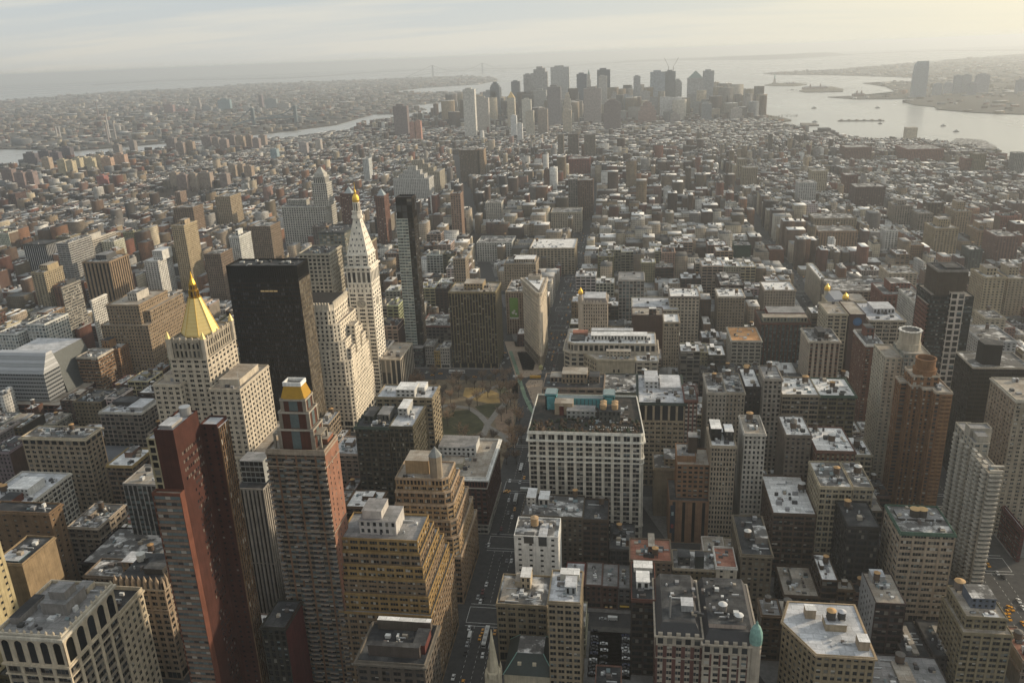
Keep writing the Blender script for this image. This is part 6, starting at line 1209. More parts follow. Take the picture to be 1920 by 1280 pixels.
for k, l, i, rf, r, tk, core, rel, nm, dd, lab in rawlab:
    x0, x1, y0, y1, h, _, _ = l; c = tuple(v*r.uniform(.88, 1.12) for v in FILLPAL[i][1]); c = tuple(round(v, 2) for v in c)
    st = 'pun' if k == 'row_house' else r.choice(['pun', 'pun', 'pair', 'apt'] if k == 'apartment_building' else ['loft', 'tri', 'pun', 'pair', 'grid', 'loft'])
    B = Bld(k, lab, {'row_house': 'row house', 'apartment_building': AB, 'loft_building': OB}[k], x0, x1, y0, y1, h, c, {'row_house': 'row houses of the side streets', 'apartment_building': 'apartment houses between the avenues', 'loft_building': 'loft blocks around the near avenue'}[k])
    side_blank = r.random() < .5
    if k == 'loft_building' and y0 < 1000 and h > 20:
        sc_ = tuple(min(.6, v*1.3) for v in c)
        for zz in (h-r.choice([5, 8.5]), r.choice([9, 13])): B.ring(rect(x0, x1, y0, y1), zz, zz+.8, r.uniform(.3, .6), sc_, 'string_course')
    B.block(rect(x0, x1, y0, y1), 0, h, st, c, rf, .9, r.choice([0, .5, .8]) if k != 'row_house' else .3, 1.2, tuple(min(.6, v*1.25) for v in c), sides=[st, None if side_blank else st, None, None if side_blank else st], ground=4.5 if h > 20 and y0 < 700 else 0, far=y0 > 700)
    W, D = x1-x0, y1-y0
    if side_blank:
        pw = masonry(r.choice([(.12, .085, .07), (.17, .11, .09), (.09, .08, .075), (.22, .17, .13), (.30, .27, .23)])); pmb = B.pm('party_wall')
        for xx in (x0-.05, x1+.05): pmb.poly([(xx, y0+.7, 0), (xx, y1, 0), (xx, y1, h+.5), (xx, y0+.7, h+.5)] if xx > x1 else [(xx, y1, 0), (xx, y0+.7, 0), (xx, y0+.7, h+.5), (xx, y1, h+.5)], pw)
    if k != 'row_house' and W > 14 and r.random() < .6: a = r.uniform(.5, .7); B.hut(x0+W*a, x0+W*min(.97, a+r.uniform(.12, .25)), y0+D*.15, y0+D*.36, h, r.uniform(2.5, 5.5), r.choice([c, (.1, .09, .085), (.2, .13, .1)]), rf, win=False)
    if k != 'row_house' and W > 9: a = r.uniform(.1, .55); B.hut(x0+W*a, x0+W*min(.95, a+r.uniform(.2, .35)), y0+D*.4, y0+D*r.uniform(.6, .9), h, r.uniform(2.5, 4.5), c if r.random() < .5 else (.4, .39, .37), rf, win=False)
    B.clutter(x0+.5, x1-.5, y0+.5, y1-.5, h, int((9 if y0 > 800 else 14)*min(2, W*D/500)), .9)
    if tk: B.tank(r.uniform(x0+3, x1-3), r.uniform(y0+D*.4, y1-3), h, r.uniform(1.7, 2.4), r.uniform(3.4, 4.4))
    B.done()
# ------------------------------------------------------------------ the mass of the city beyond, one object
def far_mat(name='city_fabric', win=1.0):
    m, t, b = newmat(name); b.inputs['Roughness'].default_value = .9; b.inputs['Specular IOR Level'].default_value = .15
    at = t.nodes.new('ShaderNodeAttribute'); at.attribute_name = 'col'
    g = t.nodes.new('ShaderNodeNewGeometry'); s1 = t.nodes.new('ShaderNodeSeparateXYZ'); t.links.new(g.outputs['Position'], s1.inputs[0]); s2 = t.nodes.new('ShaderNodeSeparateXYZ'); t.links.new(g.outputs['True Normal'], s2.inputs[0])
    mm = lambda op, a, b2=None: math_n(t, op, a, b2)
    horiz = mm('ADD', mm('MULTIPLY', s1.outputs[0], mm('ABSOLUTE', s2.outputs[1])), mm('MULTIPLY', s1.outputs[1], mm('ABSOLUTE', s2.outputs[0])))
    wv = mm('GREATER_THAN', mm('FRACT', mm('DIVIDE', s1.outputs[2], 3.5)), .45); wu = mm('GREATER_THAN', mm('FRACT', mm('DIVIDE', horiz, 3.1)), .5); wall = mm('LESS_THAN', s2.outputs[2], .5)
    f = mm('MULTIPLY', mm('MULTIPLY', wv, wu), mm('MULTIPLY', wall, .62*win))
    rn_ = mrange(t, noise(t, .12, 5, .65), .35, .65, .72, 1.2)
    col = rgbmix(t, 1.0, at.outputs['Color'], rn_, 'MULTIPLY'); t.links.new(rgbmix(t, f, col, (.03, .033, .04)), b.inputs['Base Color']); return m
FARM = far_mat()
def boxes(name, arr, mat=None):
    """arr rows: cx, cy, hw, hd, z0, h, rot, wall rgb, roof rgb -> one mesh"""
    a = np.array(arr, float); n = len(a); cx, cy, hw, hd, z0, h, ro = a[:, :7].T; c, s = np.cos(ro), np.sin(ro)
    V = np.zeros((n, 8, 3)); 
    for i, (sx, sy) in enumerate(((-1, -1), (1, -1), (1, 1), (-1, 1))):
        X = cx+c*hw*sx-s*hd*sy; Y = cy+s*hw*sx+c*hd*sy
        V[:, i] = np.stack([X, Y, z0], 1); V[:, i+4] = np.stack([X, Y, z0+h], 1)
    F = np.array([(0, 1, 5, 4), (1, 2, 6, 5), (2, 3, 7, 6), (3, 0, 4, 7), (4, 5, 6, 7)])
    fa = (F[None]+8*np.arange(n)[:, None, None]).reshape(-1, 4)
    me = bpy.data.meshes.new(name); me.vertices.add(n*8); me.vertices.foreach_set('co', V.ravel()); me.loops.add(n*20); me.loops.foreach_set('vertex_index', fa.ravel().astype(np.int32)); me.polygons.add(n*5); me.polygons.foreach_set('loop_start', np.arange(0, n*20, 4, dtype=np.int32)); me.polygons.foreach_set('loop_total', np.full(n*5, 4, dtype=np.int32))
    at = me.attributes.new('col', 'FLOAT_COLOR', 'FACE'); cc = np.ones((n, 5, 4)); cc[:, :4, :3] = a[:, None, 7:10]; cc[:, 4, :3] = a[:, 10:13]; at.data.foreach_set('color', cc.ravel()); me.update(); me.validate(); me.materials.append(mat or FARM)
    o = bpy.data.objects.new(name, me); COL.objects.link(o); return o
nr = np.random.RandomState(5)
WALLS = [c for _, c in FILLPAL]
def roofc(r):
    q = r.random()
    if q < .36: v = r.uniform(.35, .85); return (v, v*.99, v*.97)
    if q < .75: v = r.uniform(.2, .36); return (v, v, v)
    v = r.uniform(.05, .14); return (v, v, v)
arr = []; sr = random.Random(21)
def addbox(x0, x1, y0, y1, h, wi=None, rot=0.0, huts=True):
    g_ = sr.uniform(.45, 1.0); w_ = wallc(*(v*g_*1.35 for v in WALLS[wi if wi is not None else sr.randrange(len(WALLS))])); rc = roofc(sr); cx, cy = (x0+x1)/2, (y0+y1)/2
    arr.append((cx, cy, (x1-x0)/2, (y1-y0)/2, 0, h, rot, *w_, *rc))
    if huts:
        for _ in range(sr.randrange(0, 4)):
            a, b = sr.uniform(.8, 2.4), sr.uniform(.8, 2.6); ox, oy = sr.uniform(-.3, .3)*(x1-x0), sr.uniform(-.3, .3)*(y1-y0); v = sr.choice([.08, .2, .45, .6])
            arr.append((cx+ox*math.cos(rot)-oy*math.sin(rot), cy+ox*math.sin(rot)+oy*math.cos(rot), a, b, h, sr.uniform(1.5, 4), rot, *((v, v*.97, v*.93) if sr.random() < .6 else w_), v, v, v))
for l in rest: i, rf, r = pick(l); addbox(l[0], l[1], l[2], l[3], l[4], i)
def inframe(x, y, z=0, m=60):
    q = proj(x, y, z); return q is not None and -m < q[0] < 1920+m and q[1] < 1300
def inpoly(x, y, P):
    c = False
    for i in range(len(P)):
        (xa, ya), (xb, yb) = P[i-1], P[i]
        if (ya > y) != (yb > y) and x < (xb-xa)*(y-ya)/(yb-ya)+xa: c = not c
    return c
# blocks south of the grid, a little turned west of the near avenue
def fabric(xr, yr, sx, sy, rot, org, hf, cut):
    for bx in np.arange(xr[0], xr[1], sx):
        for by in np.arange(yr[0], yr[1], sy):
            x = bx+1
            rh = sr.random(); rw = sr.random()
            for row in (0, 1):
                x = bx; big = sr.random() < .12
                while x < bx+sx-14:
                    w = sr.uniform(7, 15) if cut(bx, by) else sr.uniform(9, 26); w *= 1.7 if big else 1; d = (sy-13)/2-.3; yy = by+row*(sy-15)/2
                    cx, cy = x+w/2, yy+d/2; X = org[0]+cx*math.cos(rot)-cy*math.sin(rot); Y = org[1]+cx*math.sin(rot)+cy*math.cos(rot)
                    x += w+.3
                    if not inframe(X, Y) or not inpoly(X, Y, MANH) or any(a < X < b and e < Y < f for a, b, e, f in TREEZ) or hits(X-w/2, X+w/2, Y-d/2, Y+d/2, 0): continue
                    if Y < 1552 and -1450 < X < 1560: continue
                    if abs(X-(-126-(Y-837)*.235)) < 14+w/2 and Y < 2900: continue
                    if (abs(X+84.5) < 12+w/2 and Y < 2200) or (abs(X-246) < 13+w/2 and Y < 2500) or (abs(X-535) < 11+w/2 and Y < 2300): continue
                    h = hf(X, Y)*(.35+.65*(.4+rh))
                    if sr.random() < (.07 if Y < 2700 else .025): h *= sr.uniform(1.4, 2.2)
                    k = sr.random(); wi = sr.choice([0, 1, 2, 3, 4, 5, 7, 8, 9, 10, 0, 2]) if k > .4 else (sr.choice([1, 1, 2, 0, 12, 11]) if rw < .6 else sr.choice([3, 4, 5, 8, 10]))
                    if X > 620: h = min(h, 26)
                    if X < -1350 and Y > 2300: h = min(h, 16)
                    hw, hd = w/2, d/2*sr.uniform(.86, 1)
                    while h > 9 and blocks_view(X-hw, X+hw, Y-hd, Y+hd, h): h -= 4
                    ox = len(arr); addbox(X-hw, X+hw, Y-hd, Y+hd, h, wi, rot, Y < 3000)
def hE(x, y): return sr.uniform(11, 22) if y > 2750 else sr.uniform(14, 23) if x < -420 else sr.uniform(20, 48)
fabric((-1500, 180), (1556, 3600), 175, 72, 0.0, (0, 0), hE, lambda x, y: x < -420)
fabric((0, 1900), (0, 2700), 120, 70, 0.0, (180, 1556), lambda x, y: sr.uniform(11, 19) if y > 2900 or (y < 2500 and x > 280) else sr.uniform(18, 40), lambda x, y: True)
fabric((-1900, 1100), (0, 1700), 110, 75, 0.14, (-100, 3600), lambda x, y: sr.uniform(10, 20) if y < 4000 else sr.uniform(14, 40), lambda x, y: False)
for _ in range(480):                                # mid-rise filling between the skyline towers
    y = sr.uniform(4000, 5250); x = sr.uniform(-1000, 1150)*y/4500
    if inframe(x, y) and inpoly(x, y, MANH): s = sr.uniform(14, 34); addbox(x-s, x+s, y-s*.8, y+s*.8, sr.choice([sr.uniform(30, 60), sr.uniform(50, 110), sr.uniform(80, 150) if y > 4000 else 50]), sr.choice([0, 2, 3, 4, 5, 6, 8, 8, 9, 13, 13]), sr.choice([.1, -.2, .3]), True)
for x0 in np.arange(-2300, -1450, 60):
    for y0 in np.arange(1000, 3600, 55):
        x, y = x0+sr.uniform(0, 20), y0+sr.uniform(0, 15)
        if inframe(x, y) and inpoly(x, y, MANH): addbox(x-12, x+12, y-9, y+9, sr.uniform(12, 24), None, 0)
o = boxes('city_blocks', arr); tag(o, 'dense carpet of low brick and stone city blocks spreading to the skyline', 'city blocks', None, 'stuff')
# far shores: low roofs of the boroughs
def shore_fabric(name, label, P, n, dist, rngx, rngy, seed, hmax=14, k=1.0):
    global arr, sr
    arr = []; sr = random.Random(seed); c = 0
    while c < n:
        x, y = sr.uniform(*rngx), sr.uniform(*rngy); c += 1
        if not inframe(x, y, 0, 20) or not inpoly(x, y, P): continue
        d = math.hypot(x, y); s = sr.uniform(5, 13)*(1+d/9000)*k*(2.2 if sr.random() < .06 else 1); h = sr.uniform(6, hmax)*(1.0 if sr.random() < .93 else 2.4)
        addbox(x-s, x+s, y-s*sr.uniform(.4, .8), y+s*.6, h, None, sr.choice([.2, .35, -.2]), False)
    o = boxes(name, arr); tag(o, label, 'city blocks', None, 'stuff')
shore_fabric('far_borough_blocks', 'hazy low roofs of the far shore left of the skyline', BK, 30000, 0, (-11000, 600), (3000, 15000), 31)
shore_fabric('far_shore_sheds', 'hazy low sheds and houses on the far right shore', NJ, 6000, 0, (1200, 9000), (4000, 16000), 32, 12)
# ------------------------------------------------------------------ far towers, each a thing
FW_ = {}
def farwall(c, win=.6):
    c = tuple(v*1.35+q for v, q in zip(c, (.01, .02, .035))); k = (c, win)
    if k in FW_: return FW_[k]
    m = FARM.copy(); m.name = 'far_tower_wall'; t = m.node_tree
    at = [n for n in t.nodes if n.type == 'ATTRIBUTE'][0]; rgb = t.nodes.new('ShaderNodeRGB'); rgb.outputs[0].default_value = (*c, 1)
    for l in list(at.outputs['Color'].links): t.links.new(rgb.outputs[0], l.to_socket)
    FW_[k] = m; return m
def tower(name, cat, label, xl, xr, yt, Y, c, top='flat', dep=None, group=None, base=0.0, roofc='grey'):
    xm = (xl+xr)/2; k0 = atY(xl, yt, Y)[0]; k1 = atY(xr, yt, Y)[0]; h = atY(xm, yt, Y)[1]; W = k1-k0; dep = dep or max(18, min(W, 34))
    r0 = empty(name, ((k0+k1)/2, Y+dep/2, 0)); tag(r0, label, cat, group); org = tuple(r0.location); m = farwall(tuple(c)); rf = roofmat(roofc); mb = MB(); tp = MB()
    X = lambda q: k0+W*q; Dy = lambda q: Y+dep*q
    if top == 'flat': mb.prism(rect(k0, k1, Y, Y+dep), base, h, m, rf); tp.box(X(.2), X(.7), Dy(.3), Dy(.7), h, h+min(8, W*.12), m)
    elif top == 'step':
        for q0, q1, z0, z1 in ((0, 1, 0, .62), (.12, .9, .62, .82), (.25, .75, .82, .94), (.36, .64, .94, 1)): mb.prism(rect(X(q0), X(q1), Dy(q0*.6), Dy(1-(1-q1)*.6)), h*z0, h*z1, m, rf)
    elif top == 'pyr': mb.prism(rect(k0, k1, Y, Y+dep), 0, h*.84, m, rf); tp.prism(rect(X(.05), X(.95), Dy(.05), Dy(.95)), h*.84, h, plain('tower_cap', (.20, .27, .26) if roofc != 'tan' else (.62, .44, .18), .5), None, rect(X(.48), X(.52), Dy(.48), Dy(.52)))
    elif top == 'spire':
        for q0, q1, z0, z1 in ((-.6, 1.6, 0, .5), (0, 1, .5, .8), (.15, .85, .8, .9)): mb.prism(rect(X(q0), X(q1), Y, Y+dep), h*z0, h*z1, m, rf)
        tp.prism(rect(X(.2), X(.8), Dy(.2), Dy(.8)), h*.9, h, plain('tower_cap', (.20, .27, .26), .5), None, rect(X(.48), X(.52), Dy(.48), Dy(.52)))
    elif top == 'dome':
        mb.prism(rect(k0, k1, Y, Y+dep), 0, h*.88, m, rf)
        for q, z in ((.06, .92), (.16, .96), (.3, 1.0)): tp.prism(rect(X(q), X(1-q), Dy(q), Dy(1-q)), h*(z-.05), h*z, m)
    elif top == 'taper':
        mb.prism(rect(k0, k1, Y, Y+dep), 0, h*.62, m, rf); mb.prism(rect(k0, k1, Y, Y+dep), h*.62, h*.9, m, rf, rect(X(.06), X(.98), Dy(.05), Dy(.95))); mb.prism(rect(X(.06), X(.98), Dy(.05), Dy(.95)), h*.9, h, m, rf, rect(X(.22), X(.97), Dy(.2), Dy(.8)))
    elif top == 'slant': mb.poly([(k0, Y, 0), (k1, Y, 0), (k1, Y, h*.93), (k0, Y, h)], m); mb.poly([(k1, Y, 0), (k1, Y+dep, 0), (k1, Y+dep, h*.93), (k1, Y, h*.93)], m); mb.poly([(k0, Y+dep, 0), (k0, Y, 0), (k0, Y, h), (k0, Y+dep, h)], m); mb.poly([(k0, Y, h), (k1, Y, h*.93), (k1, Y+dep, h*.93), (k0, Y+dep, h)], rf)
    elif top == 'ridge':
        for q0, q1, z in ((0, .18, .88), (.18, .36, .95), (.36, .7, 1), (.7, .86, .97), (.86, 1, .9)): mb.prism(rect(X(q0), X(q1), Y+dep*abs(q0-.4)*.3, Y+dep), 0, h*z, m, rf)
    mb.build('shaft', r0, org); tp.build('crown', r0, org); return r0, k0, k1, h
S_ = 'skyscraper'; DG = None
DOWN = [('white slab at the skyline east end', 867, 889, 168, 3500, (.50, .48, .43), 'flat'), ('grey beige block beside the white slab', 891, 915, 184, 3700, (.36, .33, .29), 'flat'), ('dark narrow block with stepped cap', 918, 936, 154, 4300, (.13, .14, .15), 'dome'), ('tower with small gold pyramid cap', 950, 964, 172, 3900, (.44, .39, .30), 'pyr'), ('dark flat block right of the gold pyramid cap', 958, 974, 153, 4500, (.14, .15, .17), 'flat'), ('tall ridged grey tower cluster, highest of the east end', 994, 1026, 125, 4450, (.30, .29, .28), 'ridge'), ('lower shoulder left of the ridged tower', 981, 997, 140, 4480, (.33, .32, .31), 'flat'), ('broad light grey slab, second of the highest row', 1032, 1067, 126, 4700, (.38, .38, .37), 'flat'), ('brown dark slab in front of the light grey slab', 1026, 1051, 163, 3900, (.17, .15, .15), 'flat'), ('cream block with set back shoulder', 1055, 1071, 174, 3950, (.44, .38, .30), 'step'), ('cream block low before the gold pyramid cap', 978, 995, 187, 3800, (.44, .42, .36), 'flat'), ('dark blue block left of the green spire', 1081, 1100, 139, 4650, (.07, .09, .13), 'flat'), ('slim gothic tower with green spire', 1099.5, 1107.5, 131, 4410, (.42, .40, .36), 'spire'), ('near black block, right of the green spire', 1119.5, 1144, 131, 4600, (.06, .07, .09), 'flat'), ('pale block before the near black block', 1122, 1138, 143, 4450, (.38, .36, .33), 'flat'), ('wide brown grey slab in the skyline middle', 1094, 1127, 166, 4000, (.25, .21, .19), 'flat'), ('dark red brown windowless block, lowest in front', 1132, 1164, 187, 3600, (.13, .095, .085), 'dome'), ('slim pale tower standing alone right of centre', 1188, 1201, 143, 4700, (.30, .31, .32), 'flat'), ('grey stepped block left of the slim pale tower', 1177, 1189, 160, 4750, (.30, .30, .29), 'step'), ('broad blue grey glass slab left of the crane tower', 1219.6, 1247.5, 135, 4560, (.24, .27, .30), 'flat'), ('rounded pale block right of the crane tower', 1263, 1279, 148, 4650, (.33, .33, .32), 'dome'), ('white wide low block below the crane tower', 1238, 1279, 181, 4100, (.46, .46, .45), 'slant'), ('reddish brown stepped block', 1197, 1231, 190, 3900, (.24, .15, .12), 'step'), ('white slender tower low in the skyline', 957, 968, 217, 3300, (.55, .55, .54), 'flat'), ('small white tower beside the white slender tower', 969, 979, 232, 3200, (.52, .51, .49), 'flat'), ('cream brown slab low before the wide slab', 1055, 1071, 207, 3500, (.36, .30, .22), 'flat'), ('lone brown tower by the left river bank', 736, 762, 199, 3590, (.15, .11, .10), 'flat'), ('orange red tower, left one beside the lone brown tower', 767, 776, 229, 3350, (.33, .16, .11), 'flat'), ('orange red tower, right one beside the lone brown tower', 778, 788, 227, 3350, (.36, .18, .12), 'flat'), ('pyramid capped grey tower of the west group', 1290, 1320, 133, 4520, (.28, .28, .28), 'pyr'), ('tall flat grey tower joined right of the pyramid cap', 1319, 1339.5, 133, 4560, (.24, .25, .26), 'flat'), ('domed grey block of the west group', 1341, 1363, 158, 4700, (.29, .30, .30), 'dome'), ('broad notched grey block of the west group', 1366, 1401, 163, 4600, (.27, .28, .28), 'dome'), ('stepped reddish grey tower at the west end', 1408, 1429, 173, 4500, (.30, .26, .24), 'step'), ('dark grey slab before the pyramid cap', 1290, 1315, 176, 4300, (.22, .22, .22), 'flat'), ('darker narrow slab, lowest of the west group', 1317, 1335, 195, 3900, (.14, .15, .16), 'flat'), ('grey block right of the darker narrow slab', 1336, 1362, 190, 4200, (.22, .21, .21), 'flat'), ('grey block between the white slab and gold pyramid cap', 905, 930, 172, 4300, (.26, .26, .26), 'flat'), ('mid grey slab below the ridged tower', 1000, 1024, 170, 4200, (.29, .28, .26), 'flat'), ('brown grey slab below the light grey slab', 1075, 1092, 190, 4100, (.27, .24, .21), 'flat'), ('pale stepped block before the brown windowless block', 1144, 1160, 172, 4400, (.32, .30, .28), 'step'), ('low blue roofed block right of the brown windowless block', 1163, 1187, 180, 4300, (.24, .25, .27), 'flat'), ('grey block left of the slim pale tower foot', 1202, 1219, 172, 4500, (.28, .27, .26), 'flat'), ('low grey block under the west group', 1258, 1276, 214, 3700, (.22, .19, .17), 'flat'), ('beige grey low block right end of skyline', 1372, 1392, 205, 3900, (.29, .26, .23), 'flat'), ('brown slab low left of skyline', 1008, 1026, 205, 3500, (.24, .19, .15), 'flat'), ('cream slab low centre of skyline', 985, 1000, 208, 3450, (.38, .34, .27), 'flat')]
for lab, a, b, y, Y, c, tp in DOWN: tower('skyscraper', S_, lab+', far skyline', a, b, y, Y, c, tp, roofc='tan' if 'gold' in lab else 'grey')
# tower under construction with two cranes
r0, k0, k1, h = tower('skyscraper', S_, 'dark unfinished tower with two cranes on top, far skyline', 1247.5, 1267, 134, 4620, (.10, .11, .12), 'flat')
cm = plain('crane_steel', (.12, .12, .12), .6); cb = MB()
for bx, ex in ((k0+18, k0-6), (k1-12, k1+14)):
    cb.box(bx-1.2, bx+1.2, 4640, 4642, h, h+24, cm); n0 = 10
    for i in range(n0): t0, t1 = i/n0, (i+1)/n0; cb.poly([(bx+(ex-bx)*t0-.9, 4640, h+22+46*t0), (bx+(ex-bx)*t0+.9, 4640, h+22+46*t0), (bx+(ex-bx)*t1+.9, 4640, h+22+46*t1), (bx+(ex-bx)*t1-.9, 4640, h+22+46*t1)], cm); cb.poly([(bx+(ex-bx)*t0-.9, 4641.5, h+22+46*t0), (bx+(ex-bx)*t1-.9, 4641.5, h+22+46*t1), (bx+(ex-bx)*t1+.9, 4641.5, h+22+46*t1), (bx+(ex-bx)*t0+.9, 4641.5, h+22+46*t0)], cm)
cb.build('crane', r0, tuple(r0.location))
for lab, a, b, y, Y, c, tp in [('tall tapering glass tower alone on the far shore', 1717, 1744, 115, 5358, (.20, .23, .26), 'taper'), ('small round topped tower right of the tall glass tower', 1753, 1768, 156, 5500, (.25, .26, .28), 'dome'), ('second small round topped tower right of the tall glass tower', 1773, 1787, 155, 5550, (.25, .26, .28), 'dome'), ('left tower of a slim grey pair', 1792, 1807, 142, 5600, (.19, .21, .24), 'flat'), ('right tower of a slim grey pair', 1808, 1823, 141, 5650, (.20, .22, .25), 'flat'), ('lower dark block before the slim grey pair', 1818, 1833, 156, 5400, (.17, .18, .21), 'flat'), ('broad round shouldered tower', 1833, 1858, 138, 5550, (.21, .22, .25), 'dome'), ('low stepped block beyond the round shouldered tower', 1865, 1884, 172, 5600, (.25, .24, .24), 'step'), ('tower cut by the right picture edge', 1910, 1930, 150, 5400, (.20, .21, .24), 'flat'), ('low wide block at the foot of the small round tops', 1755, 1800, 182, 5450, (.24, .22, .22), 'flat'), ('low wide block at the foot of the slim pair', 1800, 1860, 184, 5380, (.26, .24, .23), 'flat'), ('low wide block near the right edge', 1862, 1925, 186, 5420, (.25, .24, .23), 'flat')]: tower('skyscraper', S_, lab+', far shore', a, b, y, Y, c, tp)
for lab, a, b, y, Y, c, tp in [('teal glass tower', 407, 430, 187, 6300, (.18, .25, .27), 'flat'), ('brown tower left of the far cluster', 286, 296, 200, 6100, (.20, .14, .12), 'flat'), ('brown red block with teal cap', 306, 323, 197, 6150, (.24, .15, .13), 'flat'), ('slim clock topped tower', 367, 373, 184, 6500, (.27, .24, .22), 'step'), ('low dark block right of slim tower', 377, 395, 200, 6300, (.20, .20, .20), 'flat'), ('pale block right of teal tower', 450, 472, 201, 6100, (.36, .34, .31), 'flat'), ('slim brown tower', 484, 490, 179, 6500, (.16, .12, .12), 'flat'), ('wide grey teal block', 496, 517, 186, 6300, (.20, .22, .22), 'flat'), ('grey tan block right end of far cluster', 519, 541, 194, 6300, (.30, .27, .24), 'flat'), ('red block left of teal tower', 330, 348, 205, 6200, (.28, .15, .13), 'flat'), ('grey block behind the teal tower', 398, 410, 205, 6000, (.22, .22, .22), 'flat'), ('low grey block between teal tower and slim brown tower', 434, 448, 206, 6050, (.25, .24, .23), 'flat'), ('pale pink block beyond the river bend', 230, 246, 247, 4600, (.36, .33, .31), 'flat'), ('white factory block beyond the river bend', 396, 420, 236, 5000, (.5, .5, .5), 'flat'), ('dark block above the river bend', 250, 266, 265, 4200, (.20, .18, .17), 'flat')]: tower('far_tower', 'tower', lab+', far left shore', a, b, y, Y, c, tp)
i_ = 0
PJ = [(42, 64, 288, (.11, .09, .09)), (70, 90, 283, (.11, .09, .09)), (92, 108, 286, (.12, .09, .09)), (110, 130, 277, (.11, .09, .09)), (76, 90, 296, (.34, .26, .18)), (105, 120, 300, (.42, .36, .23)), (122, 134, 302, (.40, .34, .22)), (133, 148, 297, (.43, .37, .24)), (148, 160, 295, (.41, .35, .23)), (160, 172, 297, (.43, .37, .24)), (172, 188, 292, (.38, .30, .20)), (188, 206, 296, (.36, .24, .16)), (212, 232, 290, (.36, .24, .17)), (0, 20, 318, (.17, .12, .10)), (24, 42, 324, (.20, .14, .12)), (44, 60, 322, (.21, .15, .13)), (310, 326, 260, (.19, .15, .13)), (328, 342, 268, (.22, .17, .14)), (345, 360, 266, (.28, .21, .15)), (376, 394, 257, (.20, .15, .13)), (396, 408, 258, (.22, .17, .14)), (410, 424, 262, (.24, .18, .15)), (425, 438, 254, (.20, .16, .14)), (440, 455, 256, (.28, .21, .15)), (457, 470, 254, (.24, .18, .14)), (472, 484, 260, (.22, .17, .15)), (484, 496, 254, (.26, .20, .16)), (316, 330, 324, (.29, .23, .17)), (330, 348, 328, (.22, .16, .13)), (350, 366, 326, (.30, .24, .18)), (370, 392, 324, (.27, .21, .16)), (410, 424, 326, (.22, .17, .14)), (427, 440, 310, (.27, .21, .15)), (440, 454, 308, (.26, .20, .14)), (456, 470, 312, (.27, .20, .14)), (180, 194, 330, (.28, .11, .09)), (506, 518, 280, (.22, .28, .30)), (560, 574, 268, (.30, .26, .24)), (590, 600, 262, (.34, .30, .26)), (210, 222, 272, (.24, .20, .17)), (240, 250, 264, (.22, .19, .17))]
MATC = lambda c: 'dark brown' if c[0] < .15 else 'pale yellow' if c[0] > .39 else 'brick red' if c[1] < c[0]*.5 else 'tan' if c[0] > .27 else 'blue grey' if c[2] > c[0] else 'brown'
pj = {}
for a, b, y, c in PJ:
    yb = y+ (26 if y < 300 else 32); Y = gnd((a+b)/2, yb)[1]; nm_ = MATC(c); row = 'riverside row' if y < 250 or (a < 240 and y < 305) else 'river bend row' if y < 300 else 'inland row'
    k = (nm_, row); pj[k] = pj.get(k, 0)+1; od = ['', 'second ', 'third ', 'fourth ', 'fifth ', 'sixth ', 'seventh ', 'eighth ', 'ninth ', 'tenth ', 'eleventh '][pj[k]-1]
    r0, k0, k1, h = tower('housing_tower', 'apartment tower', f"{nm_} housing tower, {od or 'first '}of its colour from left, {row}", a, b, y, Y, c, 'flat', 22, 'plain housing towers on the left')
# chimney stacks, bridges, ventilation tower, statue, boats
def stack(lab, px, yt, yb, r, c=(.5, .48, .46), grp=None):
    X, Y = gnd(px, yb); h = atY(px, yt, Y)[1]; o = empty('chimney_stack', (X, Y, 0)); tag(o, lab, 'chimney', grp); mb = MB(); mb.lathe(X, Y, [(r, 0), (r*.75, h*.9)], 12, plain('stack_concrete', c, .8)); mb.build('stack', o, (X, Y, 0)); t = MB(); t.lathe(X, Y, [(r*.8, h*.9), (r*.75, h)], 12, plain('stack_tip', (.15, .13, .13), .8)); t.build('stack_tip', o, (X, Y, 0))
stack('left stack of a white pair across the river', 108, 235, 258, 4); stack('right stack of a white pair across the river', 114, 234, 258, 4); stack('tall grey stack with dark tip, beside the river, leftmost of three', 205, 229, 272, 5, (.32, .28, .27)); stack('white tall stack with dark tip, beside the river, middle of three', 207, 208, 262, 4.5, (.5, .48, .46)); stack('grey stack with dark tip, beside the river, rightmost of three', 218, 226, 264, 5, (.36, .33, .31)); stack('brown slim stack far behind the river', 186, 192, 225, 5, (.25, .2, .2))
